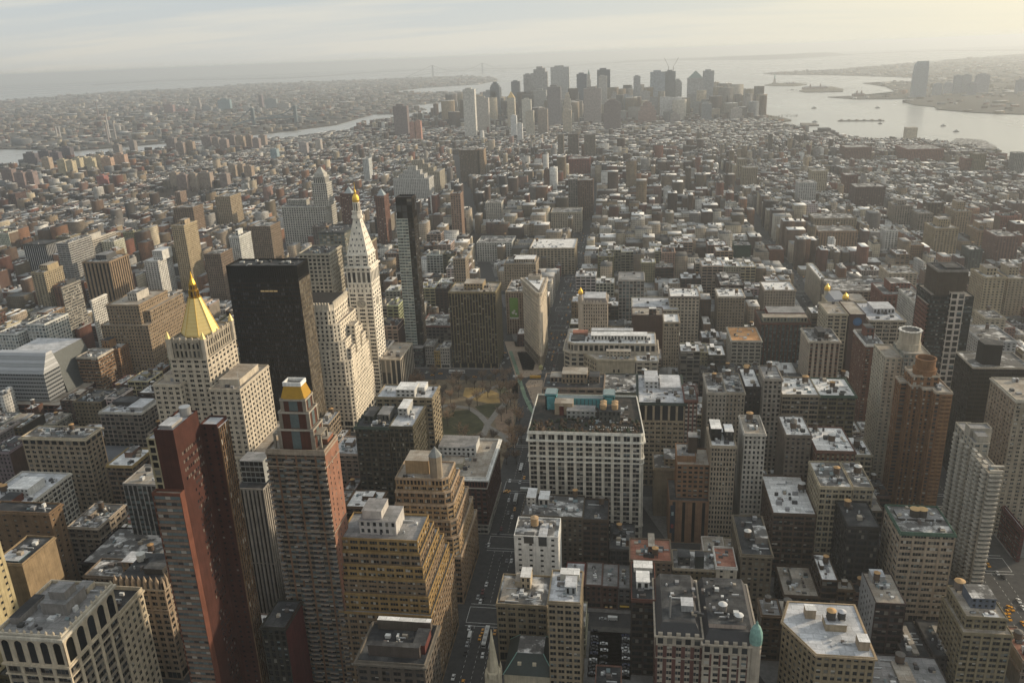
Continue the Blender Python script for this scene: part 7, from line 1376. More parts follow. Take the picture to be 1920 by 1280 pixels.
def bridge(lab, pts, zdeck, htow, col, Ys):
    m = plain('bridge_steel', col, .7); xs = [atY(p, 0, 1)[0] for p in ()]; 
    (xa, ya), (xb, yb) = pts; L_ = math.hypot(xb-xa, yb-ya); ux, uy = (xb-xa)/L_, (yb-ya)/L_
    o = empty('suspension_bridge', ((xa+xb)/2, (ya+yb)/2, 0)); tag(o, lab, 'bridge'); org = tuple(o.location)
    P = lambda t, z, s=0: (xa+ux*t-uy*s, ya+uy*t+ux*s, z)
    d = MB(); e0, e1 = -L_*.5, L_*1.5
    for s0, s1, z0, z1 in ((-12, 12, zdeck, zdeck), ): d.poly([P(e0, z0*.3, s0), P(0, z0, s0), P(0, z0, s1), P(e0, z0*.3, s1)], m); d.poly([P(0, z0, s0), P(L_, z0, s0), P(L_, z0, s1), P(0, z0, s1)], m); d.poly([P(L_, z0, s0), P(e1, z0*.3, s0), P(e1, z0*.3, s1), P(L_, z0, s1)], m)
    for s in (-12, 12): d.poly([P(0, zdeck-8, s), P(L_, zdeck-8, s), P(L_, zdeck, s), P(0, zdeck, s)], m); d.poly([P(e0, zdeck*.3-8, s), P(0, zdeck-8, s), P(0, zdeck, s), P(e0, zdeck*.3, s)], m); d.poly([P(L_, zdeck-8, s), P(e1, zdeck*.3-8, s), P(e1, zdeck*.3, s), P(L_, zdeck, s)], m)
    d.build('deck', o, org)
    for t in (0, L_):
        tw = MB()
        for s in (-13, 13): x, y, _ = P(t, 0, s); tw.box(x-7, x+7, y-7, y+7, -3, htow, m)
        x, y, _ = P(t, 0, 0); tw.box(x-14, x+14, y-9, y+9, htow-14, htow-2, m, bottom=True); tw.box(x-14, x+14, y-9, y+9, zdeck-6, zdeck+4, m, bottom=True); tw.build('tower', o, org)
    cb = MB()
    for s in (-12, 12):
        pr = None
        for i in range(41):
            t = e0+(e1-e0)*i/40
            z = zdeck+6+(htow-zdeck-6)*((2*t/L_-1)**2) if 0 <= t <= L_ else (htow-(htow-zdeck*.3)*((-t if t < 0 else t-L_)/(L_*.5)))
            if pr: cb.poly([P(pr[0], pr[1]-2.5, s), P(t, z-2.5, s), P(t, z+2.5, s), P(pr[0], pr[1]+2.5, s)], m)
            pr = (t, z)
    cb.build('cable', o, org)
bridge('huge faint suspension bridge on the horizon left of the skyline', ((-3640, 15700), (-2870, 16700)), 75, 205, (.22, .26, .28), 0)
bridge('hazy river suspension bridge before the far left cluster', (gnd(477, 236), gnd(556, 231)), 42, 98, (.14, .18, .20), 0)
X, Y = gnd(1705, 266); h = atY(1705, 239, Y)[1]; o = empty('ventilation_tower', (X, Y, 0)); tag(o, 'tan square ventilation tower standing in the river off the pier', 'tower'); mb = MB(); W = 17; P = rect(X-W, X+W, Y-W, Y+W); mb.prism(P, -3, h, farwall((.40, .34, .25)), roofmat('tan')); mb.build('wall', o, (X, Y, 0)); mb = MB(); mb.prism(offs(P, 6), -3, 3, masonry((.3, .28, .25))); mb.build('footing', o, (X, Y, 0))
def pier(lab, pts, h, c):
    P = [gnd(*p) for p in pts]; cx, cy = sum(p[0] for p in P)/len(P), sum(p[1] for p in P)/len(P); o = empty('pier', (cx, cy, 0)); tag(o, lab, 'pier')
    if sum(P[i-1][0]*P[i][1]-P[i][0]*P[i-1][1] for i in range(len(P))) < 0: P = P[::-1]
    mb = MB(); mb.prism(P, -3.2, 1.4, masonry((.22, .2, .18))); mb.build('deck', o, (cx, cy, 0))
    if h: mb = MB(); mb.prism(offs(P, -8), 1.4, h, farwall(c), roofmat('dust')); mb.build('shed', o, (cx, cy, 0))
pier('wide flat pier with long grey sheds, right of the river tower', [(1765, 281), (1790, 266), (1850, 271), (1874, 285), (1850, 289)], 14, (.22, .22, .19)); pier('thin jetty reaching out to the river tower', [(1600, 262), (1700, 259), (1718, 262), (1610, 266)], 0, (.2, .2, .2)); pier('short low pier at the right edge', [(1845, 297), (1918, 292), (1925, 294), (1850, 300)], 0, (.2, .2, .2)); pier('low pier beside the tip of the city', [(1500, 231), (1530, 232), (1536, 235), (1505, 236)], 0, (.2, .2, .2))
X, Y = gnd(1452, 158.5); o = empty('statue', (X, Y, 0)); tag(o, 'tiny green statue with raised arm on its pedestal, far harbour island', 'statue')
mb = MB(); mb.prism(rect(X-22, X+22, Y-22, Y+22), 0, 14, masonry((.4, .37, .32))); mb.prism(rect(X-10, X+10, Y-10, Y+10), 14, 47, masonry((.42, .39, .33)), None, rect(X-7, X+7, Y-7, Y+7)); mb.build('pedestal', o, (X, Y, 0))
mb = MB(); g = plain('copper_green', (0.20, 0.36, 0.32), .6, 0, .2); mb.lathe(X, Y, [(6, 47), (5.5, 58), (4.6, 70), (4, 76), (1.6, 78), (2.2, 80), (2, 83), (1, 84.5)], 12, g); mb.prism([(X-6.2, Y-1.2), (X-3.8, Y-1.2), (X-3.8, Y+1.2), (X-6.2, Y+1.2)], 74, 90, g, None, [(X-7.6, Y-.9), (X-6, Y-.9), (X-6, Y+.9), (X-7.6, Y+.9)]); mb.lathe(X-6.8, Y, [(1.4, 90), (.9, 92.5), (.1, 94)], 8, g); mb.build('figure', o, (X, Y, 0), True)
for lab, pts, h in (('brick hall with turrets on the second harbour island', (1505, 1560, 168.5), 22), ('station hall at the far shore park', (1600, 1625, 181), 20), ('sheds on the statue island', (1475, 1495, 158.5), 12)):
    x0, y0 = gnd(pts[0], pts[2]); x1, _ = gnd(pts[1], pts[2]); o = empty('harbour_hall', ((x0+x1)/2, y0, 0)); tag(o, lab, 'building'); org = tuple(o.location); mb = MB(); mb.prism(rect(x0, x1, y0, y0+40), 0, h*.7, farwall((.26, .17, .13)), roofmat('grey')); mb.build('wall', o, org); mb = MB(); mb.prism(rect(x0, x1, y0, y0+40), h*.7, h, roofmat('grey'), None, rect(x0+15, x1-15, y0+18, y0+22))
    for q in (.3, .7): mb.lathe(x0+(x1-x0)*q, y0+5, [(5, h*.6), (5, h*1.4), (.3, h*1.9)], 8, farwall((.26, .17, .13)))
    mb.build('roof', o, org)
def boat(lab, px, py, L_, c, rz, barge=False):
    X, Y = gnd(px, py, -3); o = empty('barge' if barge else 'boat', (X, Y, -3), rz); tag(o, lab, 'barge' if barge else 'boat'); L_ *= 1 if barge else .55; m = plain('hull_paint', c, .6); b = L_*.16
    mb = MB(); P = [(-L_/2, -b), (L_*.3, -b), (L_/2, 0), (L_*.3, b), (-L_/2, b)] if not barge else rect(-L_/2, L_/2, -b*.6, b*.6); mb.prism(P, -.5, L_*.07+1 if not barge else 3, m, plain('deck_grey', (.25, .24, .22))); mb.build('hull', o)
    mb = MB()
    if barge:
        for i in range(6): mb.lathe(-L_*.42+i*L_*.165, 0, [(L_*.05, 3), (L_*.03, 6), (.5, 8)], 10, plain('barge_load', (.2, .17, .13), .9))
        mb.build('load', o)
    else: mb.prism(rect(-L_*.3, L_*.22, -b*.7, b*.7), L_*.07+1, L_*.15+2, plain('cabin_white', (.55, .55, .53))); mb.prism(rect(-L_*.05, L_*.15, -b*.5, b*.5), L_*.15+2, L_*.22+3, plain('cabin_white', (.55, .55, .53))); mb.build('cabin', o); q = MB(); q.lathe(-L_*.15, 0, [(b*.2, L_*.15+2), (b*.2, L_*.26+3)], 8, plain('funnel', (.1, .08, .07))); q.build('funnel', o)
boat('long dark loaded barge in the middle of the river', 1614, 227, 190, (.06, .055, .05), R(-15), True); boat('tug pushing the long dark barge', 1650, 232.5, 32, (.08, .06, .05), R(160)); boat('ferry nearest the right shore, upper of two', 1768, 237, 42, (.2, .18, .16), R(200)); boat('ferry nearest the right shore, lower of two', 1792, 247.5, 42, (.12, .11, .11), R(195)); boat('small boat far out before the second island', 1485, 169.5, 50, (.12, .1, .1), 0); boat('boat under the shore park, middle of the river', 1526, 203.5, 50, (.12, .1, .1), R(180)); boat('boat right of the shore park', 1645, 203, 46, (.1, .1, .1), R(175)); boat('boat beside the low city pier', 1527, 229.5, 44, (.12, .12, .12), R(190))
# ------------------------------------------------------------------ vehicles
def vehicle(kind, c, L_, W, H, cab):
    o = empty(kind, (0, 0, 0)); m = plain('car_paint', c, .3, 0, .03, .5, .5); g = glass(0); k = MB(); w2 = W/2
    tyre = plain('tyre', (.02, .02, .02), .9)
    if kind in ('taxi', 'parked_car', 'car'):
        k.prism(rect(-L_/2, L_/2, -w2, w2), .3, .85, m, None, rect(-L_/2+.08, L_/2-.1, -w2+.06, w2-.06), True); k.build('body', o)
        q = MB(); q.prism(rect(-L_*.33, L_*.2, -w2*.88, w2*.88), .85, 1.38, g, m, rect(-L_*.26, L_*.08, -w2*.7, w2*.7)); q.build('cabin', o)
    else:
        k.prism(rect(-L_/2, L_/2, -w2, w2), .4, H, m, plain('vehicle_roof', (.62, .62, .6) if kind == 'bus' else c, .5), rect(-L_/2+.05, L_/2-.15, -w2+.05, w2-.05), True); k.build('body', o)
        q = MB()
        if kind == 'bus':
            for s in (-1, 1): q.box(-L_*.47, L_*.46, s*(w2+.02)-.03, s*(w2+.02)+.03, 1.3, 2.2, g)
            q.box(L_/2-.04, L_/2+.04, -w2*.85, w2*.85, 1.1, 2.3, g)
            k2 = MB()
            for z0 in (-L_*.3, 0, L_*.28): k2.box(z0-1, z0+1, -w2*.6, w2*.6, H, H+.35, plain('roof_unit', (.4, .4, .4)))
            k2.build('roof_unit', o)
        else: q.box(L_/2-.06, L_/2+.05, -w2*.85, w2*.85, 1.2, min(2, H-.2), g)
        q.build('windscreen', o)
    wh = MB()
    for a in (-L_*.31, L_*.31):
        for s in (-1, 1):
            pts = [(a+.33*math.cos(t*math.pi/5), s*(w2+.01), .33+.33*math.sin(t*math.pi/5)) for t in range(10)]; wh.poly(pts if s < 0 else pts[::-1], tyre)
            pi_ = [(x, s*(w2-.2), z) for x, _, z in pts]
            for i in range(10): wh.poly([pts[i], pts[(i+1) % 10], pi_[(i+1) % 10], pi_[i]], tyre)
    wh.build('wheel', o); return o
PROTO = {}
def put(kind, c, x, y, rz, label, group, L_=4.6, W=1.9, H=1.5, z=.02):
    k = (kind, c, L_)
    if k not in PROTO: o = PROTO[k] = vehicle(kind, c, L_, W, H, 0)
    else: o = copy_tree(PROTO[k])
    o.location = (x, y, z); o.rotation_euler = (0, 0, rz); tag(o, label, {'taxi': 'taxi', 'parked_car': 'car', 'car': 'car', 'van': 'van', 'truck': 'truck', 'bus': 'bus', 'school_bus': 'bus'}[kind], group); return o
CN = [('black', (.015, .015, .018)), ('silver', (.40, .41, .42)), ('white', (.68, .68, .67)), ('dark blue', (.02, .03, .08)), ('grey', (.14, .14, .15)), ('dark red', (.13, .02, .02))]
YL = (.62, .28, .015)
def pxcar(kind, c, px, py, rz, label, group, *a): x, y = gnd(px, py); return put(kind, c, x, y, rz, label, group, *a)
AV = R(-90); vr = random.Random(8)
G5 = 'vehicles on the near avenue'
pxcar('bus', (.55, .55, .54), 911, 1197, AV, 'long white bus beside two taxis, just past the church spire', G5, 17, 2.6, 3.1)
for px, py, lab in ((900, 1196, 'yellow taxi left of the long white bus, nearer to camera'), (905, 1184, 'yellow taxi left of the long white bus, farther from camera'), (928, 1186, 'yellow taxi at the stop line right of the long bus'), (868, 1280, 'yellow taxi at the bottom picture edge')): pxcar('taxi', YL, px, py, AV, lab, G5)
pxcar('van', (.66, .66, .64), 881, 1194, AV, 'white van in the kerb lane beside the taxis', G5, 6, 2.1, 2.5); pxcar('van', (.6, .6, .58), 921, 1214, AV, 'white box van behind the long bus', G5, 7.5, 2.3, 3.0)
for i, (px, py, ci, d) in enumerate(((905, 1229, 2, 'bottom avenue, below the box van'), (876, 1208, 1, 'kerb lane below the white van'), (873, 1224, 0, 'left kerb at the bottom'), (850, 1270, 2, 'bottom picture edge, left kerb'), (880, 1178, 2, 'just before the crosswalk'), (901, 1128, 2, 'past the crossing, left lane'), (906, 1122, 0, 'past the crossing, behind a white car'), (896, 1120, 1, 'left kerb past the crossing'), (912, 1096, 2, 'beside the low block row'), (905, 1110, 5, 'left kerb, parked row end'), (938, 1050, 0, 'next crossing, middle lane'), (959, 1052, 2, 'next crossing, right lane'), (950, 1052, 4, 'next crossing, centre'), (916, 1022, 2, 'left kerb before the maroon block'), (912, 1024, 4, 'left kerb, double parked'), (960, 970, 2, 'right lane before the dark olive block'), (940, 992, 5, 'left lane before the maroon block'), (942, 972, 0, 'left kerb of the maroon block'), (953, 962, 4, 'middle lane of the maroon block'), (954, 938, 2, 'beside the white bus at the maroon block'), (935, 1000, 0, 'left kerb lane, dark'), (975, 905, 1, 'far crossing at the white block'), (956, 902, 2, 'cross street at the park corner'))): pxcar('car', CN[ci][1], px, py, AV, f"{CN[ci][0]} car on the near avenue, {d}", G5)
pxcar('bus', (.6, .6, .6), 967, 938, AV, 'white bus in front of the maroon block corner', G5, 12, 2.6, 3.1); pxcar('bus', (.6, .6, .6), 977, 880, AV, 'white bus at the foot of the long white block', G5, 12, 2.6, 3.1); pxcar('truck', (.62, .62, .6), 986, 921, 0, 'white box truck crossing by the long white block', G5, 9, 2.4, 3.2)
for px, py, lab in ((965, 955, 'yellow taxi behind the white bus at the maroon block'), (983, 896, 'yellow taxi below the bus at the long white block'), (952, 921, 'yellow taxi turning at the park corner'), (949, 923, 'second yellow taxi turning at the park corner')): pxcar('taxi', YL, px, py, AV if 'turn' not in lab else 0, lab, G5)
# plaza crossing
G2 = 'vehicles crossing the plaza'
pxcar('school_bus', (.60, .33, .04), 1004, 709, 0, 'yellow school bus at the plaza crossing', G2, 12, 2.5, 3.0); pxcar('van', (.66, .66, .65), 967, 708, 0, 'white van left of the school bus', G2, 6, 2.1, 2.5); pxcar('bus', (.62, .62, .62), 857, 699, 0, 'white bus behind the bare park trees', G2, 18, 2.6, 3.0); pxcar('bus', (.5, .5, .5), 746, 722, R(-65), 'grey white bus on the street beside the clock tower', G2, 12, 2.6, 3.0)
for px, py, lab in ((1043, 705, 'yellow taxi right of the plaza crossing'), (777, 709, 'yellow taxi left beside the park, front'), (760, 699, 'yellow taxi on the street corner by the clock tower'), (760, 719, 'yellow taxi behind the white bus by the clock tower'), (826, 701, 'yellow taxi behind the bare trees, left'), (890, 707, 'yellow taxi behind the bare trees, right'), (811, 704, 'yellow taxi behind the bare trees, first in line'), (946, 662, 'yellow taxi left of the wedge tower lane')): pxcar('taxi', YL, px, py, 0, lab, G2)
for i, (px, py, ci, d) in enumerate(((800, 699, 2, 'behind the bare trees by the shops'), (944, 681, 2, 'beside the green lane, large'), (947, 668, 0, 'beside the green lane, upper'), (953, 672, 2, 'beside the green lane, right'), (937, 690, 4, 'left kerb of the diagonal street'), (932, 672, 1, 'left kerb of the diagonal street, upper'), (940, 655, 0, 'diagonal street further on'), (942, 640, 2, 'diagonal street beyond the crossing'), (937, 620, 4, 'diagonal street far up'))): pxcar('car', CN[ci][1], px, py, R(-104), f"{CN[ci][0]} car {d}", G2)
# far avenue past the wedge tower
G3 = 'traffic far down the near avenue'
nn = 0
for y in range(835, 1950, 13):
    for q in (-8.5, -5, 0, 4.5, 8.5):
        if vr.random() < .52:
            ci = vr.randrange(6); tx = vr.random() < .2; nn += 1
            if nn <= 140: put('taxi' if tx else 'car', YL if tx else CN[ci][1], -84.5+q, y+vr.uniform(-4, 4), AV, 'tiny yellow cab in the far traffic of the near avenue' if tx else f"tiny {CN[ci][0]} car in the far traffic of the near avenue", 'tiny yellow cabs far down the near avenue' if tx else f'tiny {CN[ci][0]} cars far down the near avenue')
# wide avenue, right edge
G6 = 'vehicles on the wide avenue'
for i, (px, py, d) in enumerate(((1892, 1140, 'upper of the close pair'), (1897, 1142, 'lower of the close pair'), (1890, 1148, 'third behind the pair'), (1886, 1154, 'left lane of the queue'), (1892, 1160, 'last before the crossing'), (1918, 1170, 'cut by the picture edge'), (1853, 1060, 'far up by the pale balcony tower'), (1899, 1180, 'on the crossing'))): pxcar('taxi', YL, px, py, AV, f"yellow taxi on the wide avenue, {d}", G6)
for i, (px, py, ci) in enumerate(((1910, 1127, 2), (1918, 1140, 2), (1870, 1075, 1), (1905, 1190, 0), (1880, 1082, 0))): pxcar('car', CN[ci][1], px, py, AV, f"{CN[ci][0]} car on the wide avenue, {['at the kerb', 'at the kerb behind', 'far lane near the pale tower', 'past the crossing', 'middle lane near the pale tower'][i]}", G6)
nn = 0
for y in range(960, 1500, 15):
    for q in (-10, -4, 3, 9):
        if vr.random() < .5: ci = vr.randrange(6); tx = vr.random() < .35; put('taxi' if tx else 'car', YL if tx else CN[ci][1], 235+(y-700)*.03+q, y+vr.uniform(-4, 4), AV, 'tiny yellow cab on the far bend of the wide avenue' if tx else f"tiny {CN[ci][0]} car on the far bend of the wide avenue", 'tiny yellow cabs on the wide avenue' if tx else f'tiny {CN[ci][0]} cars on the wide avenue')
# parked cars in the lot
k_ = 0
for col, x, rz in ((0, -17.2, 0.05), (1, -11.6, 0.0), (2, 1.0, 0.0)):
    for j in range(14 if col != 1 else 4):
        y = 370.5+j*2.75 if col != 1 else 379+j*5.5
        if vr.random() < .12: continue
        ci = vr.choice([0, 0, 1, 2, 2, 3, 4, 0]); k_ += 1
        put('parked_car', CN[ci][1], x+vr.uniform(-.3, .3), y, rz+R(180)*(vr.random() < .5), f"{CN[ci][0]} parked car, {['first','second','third','fourth','fifth','sixth','seventh','eighth','ninth','tenth','eleventh','twelfth','thirteenth','fourteenth'][j]} from the near end, {['row beside the tan loft', 'middle row', 'row beside the dark loft'][col]}", 'cars in the car park', 4.6, 1.9, 1.5, .16)
put('van', (.66, .66, .64), -7, 418, 0, 'white van on the street behind the car park', 'vehicles by the car park', 6, 2.1, 2.5); put('car', CN[1][1], -13, 418, 0, 'silver car on the street behind the car park', 'vehicles by the car park'); put('truck', (.6, .6, .58), 66, 397, 0, 'white lorry beside the red and cream hotel', 'vehicles by the car park', 8, 2.4, 3.0); put('truck', (.55, .55, .52), 78, 405, 0, 'second white lorry beyond the red and cream hotel', 'vehicles by the car park', 8, 2.4, 3.0)
# ------------------------------------------------------------------ church at the bottom edge
o = empty('church', (-60, 340, 0)); tag(o, 'grey stone church with tall pointed spire and dark mansard roof, bottom edge', 'church'); org = (-60, 340, 0)
st_ = masonry((.50, .45, .34)); sl_ = plain('slate_green', (.035, .045, .042), .6); sx, sy = -65.8, 331
mb = MB(); mb.box(sx-3.6, sx+3.6, sy-3.6, sy+3.6, 0, 31, st_); mb.build('tower_wall', o, org)
mb = MB(); mb.lathe(sx, sy, [(4.3, 31), (4.1, 33.5), (3.1, 34), (.15, 58.5)], 8, st_, R(22.5)); mb.build('spire', o, org)
for a_ in (-1, 1):
    for b_ in (-1, 1): pn = MB(); pn.lathe(sx+a_*3.3, sy+b_*3.3, [(.7, 28), (.7, 33), (.05, 37)], 6, st_); pn.build('pinnacle', o, org)
P = rect(-63, -36, 346, 373); mb = MB(); mb.prism(P, 0, 18, st_); mb.build('nave_wall', o, org)
mb = MB(); mb.prism(offs(P, .4), 18, 27, sl_, roofmat('dust'), offs(P, -6.5)); mb.build('mansard_roof', o, org)
for x in (-55, -47): mb = MB(); mb.box(x-1, x+1, 348.6, 351, 20.5, 23.5, st_); mb.build('dormer', o, org)
mb = MB(); cm = plain('copper_green', (0.20, 0.36, 0.32), .6, 0, .2)
for (x0, y0), (x1, y1) in zip(offs(P, .4), offs(P, -6.4)): mb.prism([(x0-.2, y0-.2), (x0+.2, y0-.2), (x0+.2, y0+.2), (x0-.2, y0+.2)], 18.1, 27.2, cm, None, [(x1-.2, y1-.2), (x1+.2, y1-.2), (x1+.2, y1+.2), (x1-.2, y1+.2)])
mb.build('hip_flashing', o, org)
# ------------------------------------------------------------------ bare winter trees
bark = plain('bark', (.075, .055, .042), .95, 0, .25, 1.5)
def tree_proto(seed, h, tw):
    r = random.Random(seed); o = empty('bare_tree', (0, 0, 0)); t = MB(); c = MB(); tm = plain('twigs', tw, .95, 0, .3, .8)
    def limb(mb, a, b, r0, r1, m, n=5):
        d = Vector(b)-Vector(a); q = d.to_track_quat('Z', 'Y'); R0 = [Vector(a)+q @ Vector((r0*math.cos(2*math.pi*i/n), r0*math.sin(2*math.pi*i/n), 0)) for i in range(n)]; R1 = [Vector(b)+q @ Vector((r1*math.cos(2*math.pi*i/n), r1*math.sin(2*math.pi*i/n), 0)) for i in range(n)]
        for i in range(n): mb.poly([R0[i], R0[(i+1) % n], R1[(i+1) % n], R1[i]], m)
    limb(t, (0, 0, 0), (.1, 0, h*.38), .32, .2, bark, 7)
    for k in range(9):
        a = 2*math.pi*k/9+r.uniform(-.3, .3); z0 = h*r.uniform(.25, .45); ln = h*r.uniform(.3, .5); el = r.uniform(.6, 1.3); b = (ln*math.cos(el)*math.cos(a), ln*math.cos(el)*math.sin(a), z0+ln*math.sin(el)); limb(t, (.1, 0, z0), b, .13, .05, bark)
        for _ in range(7):
            f = r.uniform(.35, 1); s = tuple(x*f for x in b[:2])+(z0+(b[2]-z0)*f,); a2 = r.uniform(0, 6.28); l2 = h*r.uniform(.12, .24); e2 = r.uniform(.1, 1.2); e = (s[0]+l2*math.cos(e2)*math.cos(a2), s[1]+l2*math.cos(e2)*math.sin(a2), s[2]+l2*math.sin(e2)); limb(c, s, e, .08, .04, tm, 3)
            for _ in range(20):
                g = r.uniform(.2, 1); p = tuple(s[i]+(e[i]-s[i])*g for i in range(3)); a3 = r.uniform(0, 6.28); l3 = r.uniform(.6, 1.6); e3 = r.uniform(-.2, 1.2); q = (p[0]+l3*math.cos(e3)*math.cos(a3), p[1]+l3*math.cos(e3)*math.sin(a3), p[2]+l3*math.sin(e3)); w_ = .085; c.poly([(p[0]-w_, p[1], p[2]), (p[0]+w_, p[1]+w_, p[2]), q], tm); c.poly([(p[0], p[1]-w_, p[2]), (p[0]+w_, p[1]+w_, p[2]), q], tm)
    t.build('trunk', o); c.build('crown', o); return o
TP = [tree_proto(s, h, c) for s, h, c in ((1, 17, (.29, .185, .115)), (2, 15, (.21, .15, .105)), (3, 19, (.33, .22, .135)), (4, 13, (.14, .11, .08)))]
used = set(); tr = random.Random(6); TL = []
for px, py in [(830, 745), (815, 750), (800, 748), (845, 755), (835, 738), (860, 722), (875, 720), (905, 718), (920, 722), (930, 715), (945, 725), (955, 712), (905, 735), (938, 745), (955, 745), (965, 735), (965, 765), (968, 790), (972, 820), (960, 830), (955, 805), (963, 850), (968, 870), (975, 800), (978, 830), (800, 770), (790, 760), (785, 745), (775, 735), (790, 730), (850, 780), (840, 800), (870, 830), (900, 840), (925, 830), (880, 770), (950, 775), (940, 790), (895, 760), (770, 728), (815, 735), (850, 735), (890, 728), (915, 745), (945, 760), (830, 770), (865, 845), (880, 850), (910, 850), (935, 850), (955, 855), (950, 870), (820, 790), (860, 745)]: TL.append((*gnd(px, py), 'park'))
for _ in range(46): q_ = (tr.uniform(-220, -108), tr.uniform(640, 800)); (PX := proj(*q_, 0)); TL.append((*q_, 'park')) if not (795 < PX[0] < 950 and 720 < PX[1] < 840) else None
for k in range(26): TL.append((-222+tr.uniform(-2, 2), 590+k*8, 'park edge'))
cnt_ = {}
for x, y, wh in TL:
    i = tr.choice([0, 0, 1, 2, 3, 1])
    if i not in used: o = TP[i]; used.add(i)
    else: o = copy_tree(TP[i])
    s = tr.uniform(.9, 1.3); o.location = (x, y, .15); o.rotation_euler = (0, 0, tr.uniform(0, 6.28)); o.scale = (s, s, s)
    w_ = ['reddish brown', 'brown', 'tall light brown', 'small dark'][i]; q = 'on the lawn' if 660 < y < 740 else 'near the plaza' if y >= 740 else 'at the near end of the park'
    if wh == 'park edge': q = 'in the row along the park kerb below the stone block'
    tag(o, f"{w_} bare tree {q}", 'tree', f"{w_} bare trees {q}")
for i in range(4):
    if i not in used: TP[i].location = (-170+i*4, 700, 0)
# far squares: tree masses read as brown haze
def treemass(name, label, R_, n, seed, h=15, z=0):
    r = random.Random(seed); mb = MB(); ms = [plain('twig_haze', c, .95, 0, .3, .05) for c in ((.085, .066, .05), (.065, .052, .042), (.10, .085, .06))]
    for _ in range(n):
        x, y = r.uniform(R_[0], R_[1]), r.uniform(R_[2], R_[3]); hh = h*r.uniform(.6, 1.1)
        for k in range(26):
            a = r.uniform(0, 6.28); q = r.uniform(0, 4.5); zz = z+hh*r.uniform(.3, 1); s = r.uniform(.3, .9); px, py = x+q*math.cos(a), y+q*math.sin(a); m = ms[r.randrange(3)]; a2 = r.uniform(0, 6.28); dx, dy = s*math.cos(a2), s*math.sin(a2); mb.poly([(px-dx, py-dy, zz-s*.5), (px+dx, py+dy, zz-s*.3), (px+dx*.3, py+dy*.3, zz+s)], m)
        mb.box(x-.2, x+.2, y-.2, y+.2, z, z+hh*.4, ms[1])
    tag(mb.build(name), label, 'trees', None, 'stuff')
treemass('square_trees', 'brown bare treetops filling the square beyond the brown gridded slab', TREEZ[0], 260, 1); treemass('square_trees', 'dark bare treetops of the square behind the striped tan tower', TREEZ[1], 330, 2); treemass('square_trees', 'long dark band of bare treetops far left', TREEZ[2], 500, 3)
x, y = gnd(1450, 222); treemass('shore_trees', 'dark trees on the green tip of the city shore', (x-60, x+120, y-30, y+40), 60, 4, 14, 2)
for px, py, w_, n, sd in ((1480, 159, 160, 60, 5), (1545, 170, 260, 60, 6)): x, y = gnd(px, py); treemass('island_trees', f"hazy trees on the {'statue' if sd == 5 else 'second'} harbour island", (x-w_, x+w_, y-20, y+60), n, sd, 16, 2)
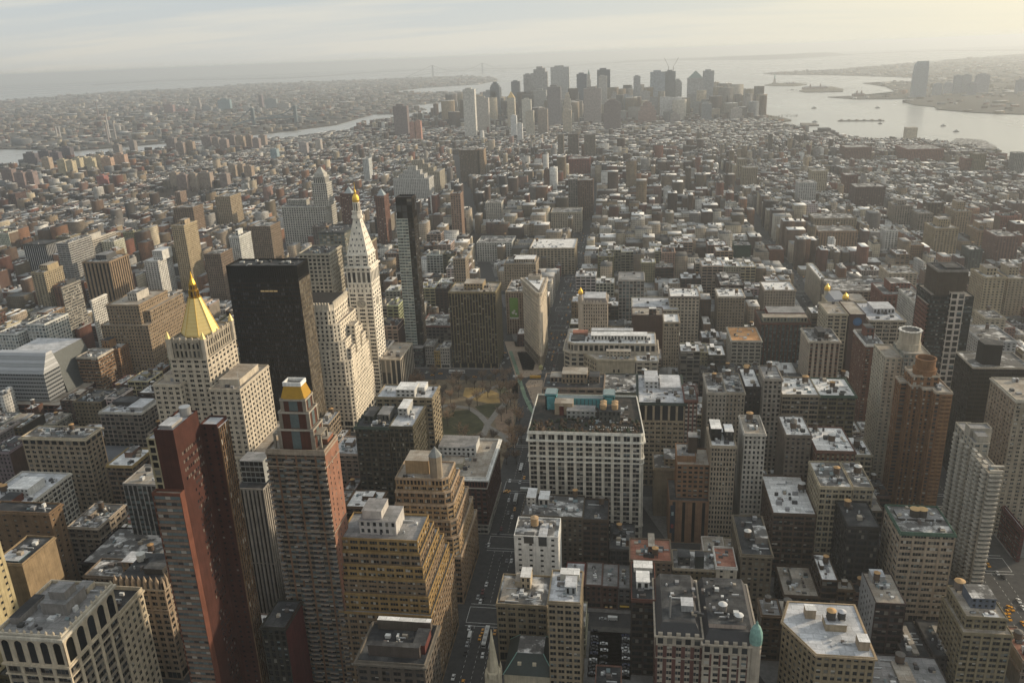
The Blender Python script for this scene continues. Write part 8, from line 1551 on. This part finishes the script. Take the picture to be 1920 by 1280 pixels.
# ------------------------------------------------------------------ people on the plaza
def person(c, seed):
    r = random.Random(seed); me = bpy.data.meshes.new('person'); st = .16
    V = [(0, 0, .92), (0, 0, 1.15), (0, 0, 1.42), (0, 0, 1.52), (0, 0, 1.66), (0, 0, 1.76), (.09, .05, .88), (.1, .05+st, .48), (.1, st, .06), (-.09, -.03, .88), (-.1, .02, .48), (-.1, -st, .06), (.2, 0, 1.4), (.25, -.05, 1.12), (.25, .08, .88), (-.2, 0, 1.4), (-.25, .05, 1.12), (-.25, .14, .9)]
    E_ = [(0, 1), (1, 2), (2, 3), (3, 4), (4, 5), (0, 6), (6, 7), (7, 8), (0, 9), (9, 10), (10, 11), (2, 12), (12, 13), (13, 14), (2, 15), (15, 16), (16, 17)]
    RD = [.15, .15, .16, .06, .11, .08, .1, .075, .055, .1, .075, .055, .075, .055, .04, .075, .055, .04]
    me.from_pydata(V, E_, []); o = bpy.data.objects.new('person', me); COL.objects.link(o)
    m = o.modifiers.new('skin', 'SKIN'); sv = me.skin_vertices[0].data
    for i, q in enumerate(RD): sv[i].radius = (q, q*.8)
    sv[0].use_root = True; o.modifiers.new('sub', 'SUBSURF').levels = 1
    dg = bpy.context.evaluated_depsgraph_get(); m2 = bpy.data.meshes.new_from_object(o.evaluated_get(dg)); o.modifiers.clear(); o.data = m2; m2.materials.clear(); m2.materials.append(plain('coat', c, .9)); return o
PC = [('black', (.015, .015, .017)), ('dark blue', (.02, .03, .06)), ('brown', (.06, .04, .03)), ('pale', (.3, .28, .25)), ('red', (.2, .03, .03))]
PP = [person(c, i) for i, (_, c) in enumerate(PC)]; pu = set(); ppl = random.Random(12)
spots = [(ppl.uniform(985, 1012), ppl.uniform(716, 768), 'on the tan plaza') for _ in range(44)]+[(ppl.uniform(958, 998), ppl.uniform(660, 704), 'before the wedge tower') for _ in range(30)]+[(ppl.uniform(958, 974), ppl.uniform(718, 748), 'among the plaza tables') for _ in range(14)]
for px, py, wh in spots:
    i = ppl.choice([0, 0, 1, 2, 3, 0, 4]); x, y = gnd(px, py)
    if -119 < x < -91 and 838 < y < 898: continue
    if i not in pu: o = PP[i]; pu.add(i)
    else: o = PP[i].copy(); COL.objects.link(o)
    o.location = (x, y, .15); o.rotation_euler = (0, 0, ppl.uniform(0, 6.28)); tag(o, f"person in a {PC[i][0]} coat walking {wh}", 'person', f"people in {PC[i][0]} coats {wh}")
for i, o in enumerate(PP):
    if i not in pu: o.location = (-80, 790, .15); tag(o, f"person in a {PC[i][0]} coat by the crossing", 'person', 'people at the crossing')
# ------------------------------------------------------------------ haze: one box of even air round the whole scene
mb = MB(); mb.box(-36000, 36000, -36000, 36000, -5, 348, None or newmat('tmp')[0], bottom=True)
ho = mb.build('haze'); hm = bpy.data.materials.new('haze_air'); hm.use_nodes = True; t = hm.node_tree; t.nodes.clear(); o_ = t.nodes.new('ShaderNodeOutputMaterial'); pv = t.nodes.new('ShaderNodeVolumePrincipled')
pv.inputs['Color'].default_value = (.87, .93, 1.0, 1); pv.inputs['Density'].default_value = HAZE_D; pv.inputs['Anisotropy'].default_value = HAZE_G; t.links.new(pv.outputs[0], o_.inputs['Volume'])
ho.data.materials.clear(); ho.data.materials.append(hm); ho['kind'] = 'stuff'; ho['label'] = 'pale even haze lying over the whole city and harbour'
